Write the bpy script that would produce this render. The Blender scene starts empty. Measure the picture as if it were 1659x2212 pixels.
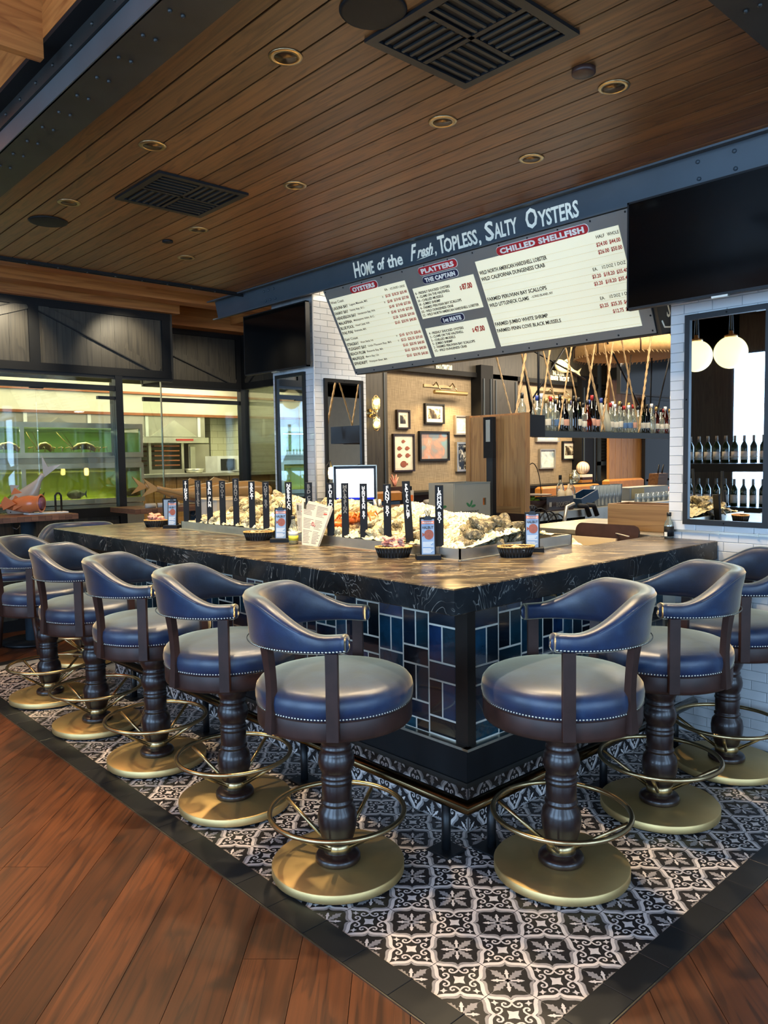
import bpy, math, random
from mathutils import Matrix, Vector
random.seed(7)
PI = math.pi
S = bpy.context.scene
C = S.collection
# ---------------------------------------------------------------- camera, world, light, exposure
CAMX, CAMY, CAMZ, YAW, PITCH, ROLL, FPX = -1.98767, -1.81458, 1.52776, 47.4986, -3.91559, -0.85538, 1681.3
def cam_axes():
    y, p, r = math.radians(YAW), math.radians(PITCH), math.radians(ROLL)
    f = Vector((math.cos(p)*math.cos(y), math.cos(p)*math.sin(y), math.sin(p)))
    a = Vector((math.sin(y), -math.cos(y), 0)); u = a.cross(f)
    return math.cos(r)*a+math.sin(r)*u, -math.sin(r)*a+math.cos(r)*u, f
cr, cu, cf = cam_axes()
cd = bpy.data.cameras.new('camera'); cam = bpy.data.objects.new('camera', cd); C.objects.link(cam)
m = Matrix.Identity(4)
for i in range(3):
    m[i][0] = cr[i]; m[i][1] = cu[i]; m[i][2] = -cf[i]
m.translation = (CAMX, CAMY, CAMZ); cam.matrix_world = m
cd.sensor_fit = 'HORIZONTAL'; cd.sensor_width = 36; cd.lens = FPX/1659*36; cd.clip_end = 100; cd.clip_start = .05
S.camera = cam
W = bpy.data.worlds.new('world'); S.world = W; W.use_nodes = True
bg = W.node_tree.nodes['Background']; bg.inputs[0].default_value = (.62, .78, 1, 1); bg.inputs[1].default_value = 1.0
S.view_settings.view_transform = 'Standard'; S.view_settings.look = 'None'
S.view_settings.exposure = 0.12; S.view_settings.gamma = 1.0; S.view_settings.use_curve_mapping = False
cy = S.cycles
cy.max_bounces = 7; cy.diffuse_bounces = 3; cy.glossy_bounces = 4; cy.transmission_bounces = 6; cy.transparent_max_bounces = 16
cy.caustics_reflective = False; cy.caustics_refractive = False; cy.use_denoising = True; cy.sample_clamp_indirect = 4
def light(kind, loc, energy, col, rot=(0, 0, 0), size=.1, size_y=None, angle=None, blend=.5, parent=None):
    d = bpy.data.lights.new('lamp_or_fill', kind); d.energy = energy; d.color = col
    if kind == 'AREA':
        d.size = size
        if size_y: d.shape = 'RECTANGLE'; d.size_y = size_y
    else: d.shadow_soft_size = size
    if kind == 'SPOT': d.spot_size = math.radians(angle); d.spot_blend = blend
    o = bpy.data.objects.new('lamp_or_fill', d); C.objects.link(o); o.location = loc; o.rotation_euler = rot; o.parent = parent
    return o
DAY = (.42, .66, 1); WARM = (1, .76, .45)
for y in (-3.6, -.8, 2.35):                       # daylight just outside the windows of the left wall
    light('AREA', (-5.75, y, 1.75), 190, DAY, (0, -PI/2, 0), 2.5, 1.9)
for x in (-3.4, -.6, 2.2):                       # and of the wall behind the camera
    light('AREA', (x, -6.15, 1.75), 120, DAY, (PI/2, 0, 0), 1.9, 2.5)

# ---------------------------------------------------------------- materials
def lin(h):
    h = h.lstrip('#'); o = []
    for i in (0, 2, 4):
        c = int(h[i:i+2], 16)/255; o.append(c/12.92 if c <= .04045 else ((c+.055)/1.055)**2.4)
    return (*o, 1)
def base_mat(name):
    m = bpy.data.materials.new(name); m.use_nodes = True; nt = m.node_tree
    return m, nt, nt.nodes['Principled BSDF']
def ramp(nt, fac, stops):
    r = nt.nodes.new('ShaderNodeValToRGB'); e = r.color_ramp.elements
    while len(e) < len(stops): e.new(.5)
    for k, (p, c) in enumerate(stops): e[k].position = p; e[k].color = c
    nt.links.new(fac, r.inputs[0]); return r.outputs[0]
def coords(nt, scale=(1, 1, 1), rot=(0, 0, 0), rnd=False, space='Object'):
    t = nt.nodes.new('ShaderNodeTexCoord'); mp = nt.nodes.new('ShaderNodeMapping')
    mp.inputs['Scale'].default_value = scale; mp.inputs['Rotation'].default_value = rot
    src = t.outputs['Object']
    if space == 'World':
        g = nt.nodes.new('ShaderNodeNewGeometry'); src = g.outputs['Position']
    nt.links.new(src, mp.inputs[0])
    if rnd:
        oi = nt.nodes.new('ShaderNodeObjectInfo'); mu = nt.nodes.new('ShaderNodeMath'); mu.operation = 'MULTIPLY'; mu.inputs[1].default_value = 37
        cx = nt.nodes.new('ShaderNodeCombineXYZ'); nt.links.new(oi.outputs['Random'], mu.inputs[0])
        for k in range(3): nt.links.new(mu.outputs[0], cx.inputs[k])
        nt.links.new(cx.outputs[0], mp.inputs['Location'])
    return mp.outputs[0]
def noise(nt, vec, scale, detail=4, rough=.55, dist=0):
    n = nt.nodes.new('ShaderNodeTexNoise'); n.inputs['Scale'].default_value = scale; n.inputs['Detail'].default_value = detail
    n.inputs['Roughness'].default_value = rough; n.inputs['Distortion'].default_value = dist
    nt.links.new(vec, n.inputs['Vector']); return n.outputs['Fac']
def bump(nt, p, h, s=.2, d=.002):
    b = nt.nodes.new('ShaderNodeBump'); b.inputs['Strength'].default_value = s; b.inputs['Distance'].default_value = d
    nt.links.new(h, b.inputs['Height']); nt.links.new(b.outputs[0], p.inputs['Normal'])
def mixc(nt, fac, a, b, mode='MIX'):
    x = nt.nodes.new('ShaderNodeMix'); x.data_type = 'RGBA'; x.blend_type = mode
    if isinstance(fac, float): x.inputs[0].default_value = fac
    else: nt.links.new(fac, x.inputs[0])
    for k, v in ((6, a), (7, b)):
        if isinstance(v, tuple): x.inputs[k].default_value = v
        else: nt.links.new(v, x.inputs[k])
    return x.outputs[2]
def M(name, col, rough=.5, metal=0, var=.12, vs=8, bmp=0, coat=0, emit=None, es=1, rnd=0, spec=None):
    m, nt, p = base_mat(name); c = lin(col) if isinstance(col, str) else col
    n = noise(nt, coords(nt), vs)
    dk = tuple(max(0, v*(1-var)) for v in c[:3])+(1,); lt = tuple(min(1, v*(1+var)) for v in c[:3])+(1,)
    out = ramp(nt, n, [(.3, dk), (.7, lt)])
    if rnd:
        oi = nt.nodes.new('ShaderNodeObjectInfo')
        k = ramp(nt, oi.outputs['Random'], [(0, (1-rnd,)*3+(1,)), (1, (1, 1, 1, 1))])
        out = mixc(nt, 1.0, out, k, 'MULTIPLY')
    nt.links.new(out, p.inputs['Base Color'])
    p.inputs['Roughness'].default_value = rough; p.inputs['Metallic'].default_value = metal
    p.inputs['Coat Weight'].default_value = coat
    if spec is not None: p.inputs['Specular IOR Level'].default_value = spec
    if bmp: bump(nt, p, n, bmp)
    if emit: p.inputs['Emission Color'].default_value = lin(emit); p.inputs['Emission Strength'].default_value = es
    return m
def wood(name, c1, c2, axis=0, rough=.4, scale=1.0, ring=9, rnd=True, space='Object', rot=(0, 0, 0), knots=False, coat=0, tone=.45):
    m, nt, p = base_mat(name); sc = [7*scale]*3; sc[axis] = .55*scale
    v = coords(nt, tuple(sc), rot, rnd, space)
    n1 = noise(nt, v, 1.6, 3, .5, .6)
    w = nt.nodes.new('ShaderNodeMath'); w.operation = 'MULTIPLY'; w.inputs[1].default_value = ring; nt.links.new(n1, w.inputs[0])
    s = nt.nodes.new('ShaderNodeMath'); s.operation = 'FRACT'; nt.links.new(w.outputs[0], s.inputs[0])
    sc2 = [60*scale]*3; sc2[axis] = 1.5*scale
    n2 = noise(nt, coords(nt, tuple(sc2), rot, rnd, space), 1.0, 3, .6)
    a, b = lin(c1), lin(c2)
    col = ramp(nt, s.outputs[0], [(0, a), (.45, b), (.9, b), (1, a)])
    col = mixc(nt, .55, col, ramp(nt, n2, [(.3, a), (.7, b)]))
    if rnd:
        oi = nt.nodes.new('ShaderNodeObjectInfo')
        col = mixc(nt, 1.0, col, ramp(nt, oi.outputs['Random'], [(0, (tone,)*3+(1,)), (1, (1, 1, 1, 1))]), 'MULTIPLY')
    if knots:
        k = noise(nt, coords(nt, (2.2, 2.2, 2.2), (0, 0, 0), True), 1.5, 2, .5, .4)
        col = mixc(nt, ramp(nt, k, [(.66, (0, 0, 0, 1)), (.74, (.75, .75, .75, 1))]), col, lin('#1c0f08'))
    nt.links.new(col, p.inputs['Base Color']); p.inputs['Roughness'].default_value = rough; p.inputs['Coat Weight'].default_value = coat
    bump(nt, p, n2, .12, .001); return m
def glassm(name, tint, gl=.12, rough=.02, alpha=1.0, body=None):
    m, nt, p = base_mat(name); nt.nodes.remove(p)
    t = nt.nodes.new('ShaderNodeBsdfTransparent'); t.inputs[0].default_value = lin(tint)
    g = nt.nodes.new('ShaderNodeBsdfGlossy'); g.inputs['Roughness'].default_value = rough
    lw = nt.nodes.new('ShaderNodeLayerWeight'); lw.inputs[0].default_value = .25
    f = ramp(nt, lw.outputs['Fresnel'], [(0, (gl, gl, gl, 1)), (1, (.9, .9, .9, 1))])
    mx = nt.nodes.new('ShaderNodeMixShader'); nt.links.new(f, mx.inputs[0]); nt.links.new(t.outputs[0], mx.inputs[1]); nt.links.new(g.outputs[0], mx.inputs[2])
    out = mx.outputs[0]
    if body:
        d = nt.nodes.new('ShaderNodeBsdfDiffuse')
        n = noise(nt, coords(nt), 3); nt.links.new(ramp(nt, n, [(.2, lin(body)), (.8, tuple(v*.8 for v in lin(body)[:3])+(1,))]), d.inputs[0])
        m2 = nt.nodes.new('ShaderNodeMixShader'); m2.inputs[0].default_value = 1-alpha
        nt.links.new(out, m2.inputs[1]); nt.links.new(d.outputs[0], m2.inputs[2]); out = m2.outputs[0]
    nt.links.new(out, nt.nodes['Material Output'].inputs[0]); return m
def emis(name, col, st):
    m, nt, p = base_mat(name); p.inputs['Base Color'].default_value = lin(col)
    n = noise(nt, coords(nt), 2); nt.links.new(ramp(nt, n, [(0, lin(col)), (1, lin(col))]), p.inputs['Emission Color']); p.inputs['Emission Strength'].default_value = st; return m
def brickm(name, c1, c2, mortar, w, h, rough=.15, plane='xz', mort=.004, off=.5):
    m, nt, p = base_mat(name)
    g = nt.nodes.new('ShaderNodeNewGeometry'); sp = nt.nodes.new('ShaderNodeSeparateXYZ'); nt.links.new(g.outputs['Position'], sp.inputs[0])
    cb = nt.nodes.new('ShaderNodeCombineXYZ'); idx = {'x': 0, 'y': 1, 'z': 2}
    nt.links.new(sp.outputs[idx[plane[0]]], cb.inputs[0]); nt.links.new(sp.outputs[idx[plane[1]]], cb.inputs[1])
    b = nt.nodes.new('ShaderNodeTexBrick'); nt.links.new(cb.outputs[0], b.inputs['Vector'])
    b.inputs['Color1'].default_value = lin(c1); b.inputs['Color2'].default_value = lin(c2); b.inputs['Mortar'].default_value = lin(mortar)
    b.inputs['Scale'].default_value = 1; b.inputs['Brick Width'].default_value = w; b.inputs['Row Height'].default_value = h; b.inputs['Mortar Size'].default_value = mort; b.offset = off
    nt.links.new(b.outputs['Color'], p.inputs['Base Color']); p.inputs['Roughness'].default_value = rough; return m
mt = {}
mt['floor'] = wood('oak_floor', '#321a0d', '#6c3c1e', 0, .36, 1.0, 7, knots=True, tone=.55)
mt['ceil'] = wood('oak_ceiling', '#4a2f17', '#84582f', 1, .42, 1.1, 7, tone=.7)
mt['cedar'] = wood('cedar', '#8a4c1e', '#c07a3c', 0, .45, .8, 5, tone=.85)
mt['cedary'] = wood('cedar_y', '#8a4c1e', '#c07a3c', 1, .45, .8, 5, tone=.85)
mt['oakv'] = wood('oak_vertical', '#8d5f36', '#b98850', 2, .45, 1, 7, tone=.9)
mt['oakh'] = wood('oak_horizontal', '#7d5833', '#ad8450', 1, .5, .8, 7, tone=.9)
mt['butcher'] = wood('butcher_block', '#5c3a2a', '#8d6045', 0, .5, 1.2, 5, tone=.7)
mt['walnut'] = M('walnut_turned', '#22120f', .34, 0, .3, 12, coat=.15)
mt['walnutf'] = M('walnut_frame', '#35211b', .42, 0, .3, 14, spec=.3)
mt['brass'] = M('satin_brass', '#b7a077', .30, 1, .08, 3)
mt['brassd'] = M('brass_disc', '#d6b87e', .50, 1, .12, 4)
mt['nail'] = M('nailhead', '#a7a396', .3, 1, .1, 40)
mt['steel'] = M('brushed_steel', '#c9c6ba', .36, 1, .15, 6)
mt['steelm'] = M('matte_steel', '#b3ada0', .45, .85, .15, 3)
mt['black'] = M('black_metal', '#15171a', .42, .3, .2, 5)
mt['blackm'] = M('black_matte', '#0c0d0f', .6, 0, .25, 6, spec=.25)
mt['rail'] = M('rail_bronze', '#5a4a33', .2, 1, .2, 4)
mt['bluebeam'] = M('blue_steel_paint', '#3a444c', .5, .1, .12, 3)
mt['darkpanel'] = wood('black_stained_panel', '#1a1814', '#3a352c', 2, .5, .9, 6, rnd=False)
mt['rubber'] = M('rubber', '#0b0c0e', .7)
mt['white'] = M('white_paint', '#e8e6dc', .5)
mt['letter'] = M('cream_letter', '#eeead6', .5, emit='#eeead6', es=.08)
mt['boardgrey'] = M('board_grey', '#6a6c6b', .5, .1, .06, 2)
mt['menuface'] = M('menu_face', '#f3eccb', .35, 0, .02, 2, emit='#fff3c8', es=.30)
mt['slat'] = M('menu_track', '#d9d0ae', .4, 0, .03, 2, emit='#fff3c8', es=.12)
mt['red'] = M('sign_red', '#a81d28', .4, 0, .05)
mt['navy'] = M('sign_navy', '#161d3f', .4, 0, .05)
mt['ink'] = M('ink_dark', '#2c2a22', .6)
mt['inkred'] = M('ink_red', '#b03a30', .6)
mt['tilew'] = M('white_subway_tile', '#d3d4d4', .12, 0, .06, 3, coat=.5, rnd=.14)
mt['grout'] = M('grout', '#8f8f8c', .8)
mt['groutw'] = M('pale_grout', '#d8d2c2', .8)
mt['tileblk'] = M('black_slate_tile', '#1d1e20', .4, 0, .2, 6, rnd=.3)
mt['ptblack'] = M('pattern_black', '#1f1c1d', .42, 0, .15, 30)
mt['ptwhite'] = M('pattern_white', '#d6cbc4', .42, 0, .06, 30)
mt['ptgrey'] = M('pattern_grey', '#98918e', .42, 0, .08, 30)
mt['paper'] = M('paper', '#b3ad9f', .7, 0, .04)
mt['papergrey'] = M('paper_print_grey', '#77736b', .7)
mt['cardblue'] = M('card_blue', '#8199b5', .6, 0, .05)
mt['cardor'] = M('card_orange', '#e08464', .6)
mt['fishbrown'] = M('fish_brown', '#8a4a38', .6, 0, .25, 60)
mt['chalk'] = M('chalk_white', '#f1eee6', .7)
mt['wicker'] = M('black_wicker', '#15120f', .45, 0, .5, 90, bmp=.3)
mt['wickert'] = M('tan_wicker', '#b98b4a', .5, 0, .3, 90)
mt['cracker'] = M('pink_wrapper', '#e0917a', .4, 0, .4, 60)
mt['ice'] = M('crushed_ice', '#ece0b8', .25, 0, .06, 40, coat=.3)
mt['plastic'] = M('milky_plastic', '#c9b795', .45, 0, .03, 2)
mt['card'] = M('cardboard', '#8d8878', .7, 0, .06, 3)
mt['green'] = M('leaf_green', '#2f6a3c', .6)
mt['fabric'] = None
mt['canref'] = M('can_reflector', '#5d4a32', .28, .9, .2)
mt['anglem'] = M('corner_angle_steel', '#27221e', .4, .4, .2, 6)
mt['screen'] = emis('screen_white', '#eef6ff', 3.2)
mt['screenblue'] = emis('screen_blue', '#1524a8', 1.2)
mt['bulb'] = emis('bulb', '#ffd27a', 22)
mt['can'] = emis('can_lamp', '#ffd48a', 14)
mt['kitlamp'] = emis('kitchen_lamp', '#fff6d8', 9)
mt['globe'] = emis('globe_glass', '#fff0b4', 1.6)
mt['glass'] = glassm('clear_glass', '#e6f2ea', .05)
mt['glassg'] = glassm('green_edge_glass', '#f8fcf7', .06)
mt['water'] = glassm('tank_water', '#f4f9df', .04)
mt['tumbler'] = glassm('tumbler_glass', '#e6eef0', .30, .04, .60, '#c9d8de')
mt['ledgefish'] = M('sculpted_fish_cream', '#e6dcae', .5, 0, .15, 10)
mt['bottle'] = glassm('bottle_clear', '#f1f5ee', .16, .04, .86, '#cfd6c8')
mt['bgreen'] = glassm('bottle_green', '#4c6a30', .12)
mt['bdark'] = glassm('bottle_dark', '#2e1d12', .12)
mt['bamber'] = glassm('bottle_amber', '#c76a2c', .12)
mt['bfrost'] = glassm('bottle_frost', '#dfe0d0', .06, .4, .45, '#d9d8c4')
mt['mirror'] = M('mirror_silver', (.86, .88, .88, 1), .01, 1, .01, 1)
mt['tv'] = M('tv_glass', '#040506', .12, 0, .1, 2, spec=.3)
mt['shade'] = M('canvas_shade', '#c59b63', .8, 0, .12, 30, emit='#d8a05a', es=.03)
mt['rope'] = M('rope', '#b8976a', .85, 0, .4, 200, bmp=.5)
mt['orange'] = M('cooked_crab', '#d06a2a', .35, 0, .3, 40)
mt['tanl'] = M('tan_leather', '#a8702e', .45, 0, .15, 10)
mt['kitwall'] = brickm('kitchen_tile', '#efe9c4', '#e6e0b8', '#c5bf98', .2, .1, .2)
mt['kitwally'] = brickm('kitchen_tile_y', '#ecebc8', '#dfe0b8', '#b9b896', .2, .1, .2, 'yz')
mt['soffitw'] = M('soffit_cream', '#e3dcc4', .6, 0, .04)
mt['copper'] = M('copper_trim', '#a96a48', .35, .6)
mt['winel'] = M('wine_label', '#cfcfca', .6)
mt['redcap'] = M('cap_red', '#a02020', .4); mt['bluecap'] = M('cap_blue', '#28408a', .4); mt['blackcap'] = M('cap_black', '#111111', .4); mt['goldcap'] = M('cap_gold', '#b9975a', .35, .7); mt['whitecap'] = M('cap_white', '#dddddd', .4)
mt['pinkl'] = M('label_pink', '#d9a48c', .6); mt['bluel'] = M('label_blue', '#5577a0', .6); mt['creaml'] = M('label_cream', '#e3dcc8', .6)
mt['iron'] = M('iron_channel', '#2b2c2b', .45, .4, .3, 4)
mt['ironhi'] = M('iron_channel_web', '#50585c', .4, .4, .15, 3)
mt['shell'] = None
def leather():
    m, nt, p = base_mat('navy_leather')
    v = coords(nt, (1, 1, 1), (0, 0, 0), True); n = noise(nt, v, 9, 5, .6, .3); n2 = noise(nt, v, 160, 2)
    nt.links.new(ramp(nt, n, [(.25, lin('#0d1d34')), (.55, lin('#12294a')), (.8, lin('#25405f'))]), p.inputs['Base Color'])
    p.inputs['Roughness'].default_value = .40; p.inputs['Coat Weight'].default_value = .15; p.inputs['Coat Roughness'].default_value = .3
    p.inputs['Sheen Weight'].default_value = .85; p.inputs['Sheen Roughness'].default_value = .35; p.inputs['Sheen Tint'].default_value = (1, .84, .50, 1)
    ad = nt.nodes.new('ShaderNodeMath'); ad.operation = 'MULTIPLY_ADD'; ad.inputs[1].default_value = .25; nt.links.new(n2, ad.inputs[0]); nt.links.new(n, ad.inputs[2])
    bump(nt, p, ad.outputs[0], .25, .004); return m
mt['leather'] = leather()
def marble():
    m, nt, p = base_mat('black_fantasy_stone')
    v = coords(nt, (1, 1, 1.0), (0, 0, 0), False, 'World')
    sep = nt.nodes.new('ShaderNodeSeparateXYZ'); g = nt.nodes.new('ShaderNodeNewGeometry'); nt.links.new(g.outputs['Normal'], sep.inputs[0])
    # streaks run along the slab diagonal
    vs = coords(nt, (1.1, 9, 5), (0, 0, math.radians(-44)), False, 'World'); mp = vs.node; mp.vector_type = 'TEXTURE'; mp.inputs['Scale'].default_value = (1.1, .20, .3); mp.inputs['Rotation'].default_value = (0, 0, math.radians(-43))
    n = noise(nt, vs, 1.25, 7, .58, .9)
    n1 = noise(nt, v, 3.0, 4, .5, 1.6)
    w = nt.nodes.new('ShaderNodeMath'); w.operation = 'MULTIPLY'; w.inputs[1].default_value = 16; nt.links.new(n1, w.inputs[0])
    fr = nt.nodes.new('ShaderNodeMath'); fr.operation = 'FRACT'; nt.links.new(w.outputs[0], fr.inputs[0])
    br = noise(nt, v, 6, 3)
    vein = ramp(nt, fr.outputs[0], [(0, (0, 0, 0, 1)), (.43, (0, 0, 0, 1)), (.5, (1, 1, 1, 1)), (.57, (0, 0, 0, 1))])
    vein = mixc(nt, 1.0, vein, ramp(nt, br, [(.44, (.03, .03, .03, 1)), (.62, (.75, .75, .75, 1))]), 'MULTIPLY')
    streak = ramp(nt, n, [(.30, lin('#16110d')), (.40, lin('#33291f')), (.458, lin('#4d4032')), (.47, lin('#9c8d6e')), (.482, lin('#3f3428')), (.53, lin('#1d1712')), (.575, lin('#463a2c')), (.598, lin('#8d7f62')), (.61, lin('#342a20')), (.68, lin('#4d4032'))])
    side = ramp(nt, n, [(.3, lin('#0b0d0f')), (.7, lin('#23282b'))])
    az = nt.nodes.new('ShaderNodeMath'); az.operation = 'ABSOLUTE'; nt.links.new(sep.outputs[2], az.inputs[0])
    col = mixc(nt, az.outputs[0], side, streak)  # top face browner than the sides: warm reflection painted into the stone colour
    col = mixc(nt, vein, col, lin('#a9a9a2'))
    nt.links.new(col, p.inputs['Base Color']); p.inputs['Roughness'].default_value = .30; p.inputs['Specular IOR Level'].default_value = .28; return m
mt['marble'] = marble()
def glazed():
    m, nt, p = base_mat('teal_glazed_tile')
    oi = nt.nodes.new('ShaderNodeObjectInfo'); n = noise(nt, coords(nt, (1, 1, 1), (0, 0, 0), True), 14, 4, .6, .5)
    a = ramp(nt, oi.outputs['Random'], [(0, lin('#0b1116')), (.2, lin('#0f1a26')), (.4, lin('#11303c')), (.6, lin('#0d1c30')), (.8, lin('#174050')), (1, lin('#102c50'))])
    nt.links.new(mixc(nt, 1.0, a, ramp(nt, n, [(.25, (.55, .55, .55, 1)), (.8, (1.6, 1.6, 1.5, 1))]), 'MULTIPLY'), p.inputs['Base Color'])
    p.inputs['Roughness'].default_value = .16; p.inputs['Coat Weight'].default_value = .6; bump(nt, p, n, .25, .004); return m
mt['glazed'] = glazed()
def shellm(name, a, b, c):
    m, nt, p = base_mat(name); v = coords(nt, (1, 1, 1), (0, 0, 0), True)
    n = noise(nt, v, 60, 5, .7, 1.5); nt.links.new(ramp(nt, n, [(.3, lin(a)), (.5, lin(b)), (.68, lin(c))]), p.inputs['Base Color'])
    p.inputs['Roughness'].default_value = .45; bump(nt, p, n, .6, .006); return m
mt['shell'] = shellm('oyster_pale', '#3c3420', '#b7a77c', '#e9e0bd')
mt['shelld'] = shellm('oyster_dark', '#191712', '#5b5138', '#b9ab82')
def fabricm():
    m, nt, p = base_mat('grasscloth')
    a = noise(nt, coords(nt, (90, 90, 6), (0, 0, 0), False, 'World'), 1, 2); b = noise(nt, coords(nt, (6, 6, 110), (0, 0, 0), False, 'World'), 1, 2)
    c = mixc(nt, .5, ramp(nt, a, [(.3, lin('#6b5f4e')), (.7, lin('#ab9a7e'))]), ramp(nt, b, [(.3, lin('#75674f')), (.7, lin('#a8967a'))]))
    nt.links.new(c, p.inputs['Base Color']); p.inputs['Roughness'].default_value = .85; return m
mt['fabric'] = fabricm()
def artm(name, cs, sc=6, seed=0):
    m, nt, p = base_mat(name); v = coords(nt, (1, 1, 1)); v.node.inputs['Location'].default_value = (seed, seed*2, seed)
    n = noise(nt, v, sc, 5, .6, .8); nt.links.new(ramp(nt, n, [(.35+.3*i/(len(cs)-1), lin(c)) for i, c in enumerate(cs)]), p.inputs['Base Color']); p.inputs['Roughness'].default_value = .12; return m
mt['artbw'] = artm('art_monochrome', ['#1b1815', '#4d463a', '#d8cfb4'], 8, 1)
mt['artsea'] = artm('art_sunset', ['#6f8f9a', '#8d7f78', '#b98a74', '#86a3ae'], 3, 4)
mt['artink'] = artm('art_ink', ['#0c0c0c', '#222222', '#bdbdb4'], 12, 7)
mt['artpale'] = artm('art_pale', ['#8aa0a8', '#c3ccc4', '#e6e8dc'], 7, 3)
def fishskin(name, top, belly):
    m, nt, p = base_mat(name); t = nt.nodes.new('ShaderNodeTexCoord'); sp = nt.nodes.new('ShaderNodeSeparateXYZ'); nt.links.new(t.outputs['Object'], sp.inputs[0])
    n = noise(nt, coords(nt), 14, 3); mu = nt.nodes.new('ShaderNodeMath'); mu.operation = 'MULTIPLY_ADD'; mu.inputs[1].default_value = 5; nt.links.new(sp.outputs[2], mu.inputs[0])
    ad = nt.nodes.new('ShaderNodeMath'); ad.operation = 'MULTIPLY'; ad.inputs[1].default_value = .5; nt.links.new(n, ad.inputs[0]); nt.links.new(ad.outputs[0], mu.inputs[2])
    nt.links.new(ramp(nt, mu.outputs[0], [(.1, lin(belly)), (.45, lin(top))]), p.inputs['Base Color']); p.inputs['Roughness'].default_value = .25; return m
mt['fish1'] = fishskin('fish_silver_tan', '#b98d55', '#aab0b8')
mt['fish2'] = fishskin('fish_rose', '#c9713f', '#d8c0b4')
mt['fish3'] = fishskin('fish_silver', '#a79d8c', '#d0c6b8')
mt['mouth'] = M('fish_mouth', '#8a5a6c', .3)
mt['lobster'] = M('lobster_shell', '#8a5a2c', .4, 0, .5, 30)
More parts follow.
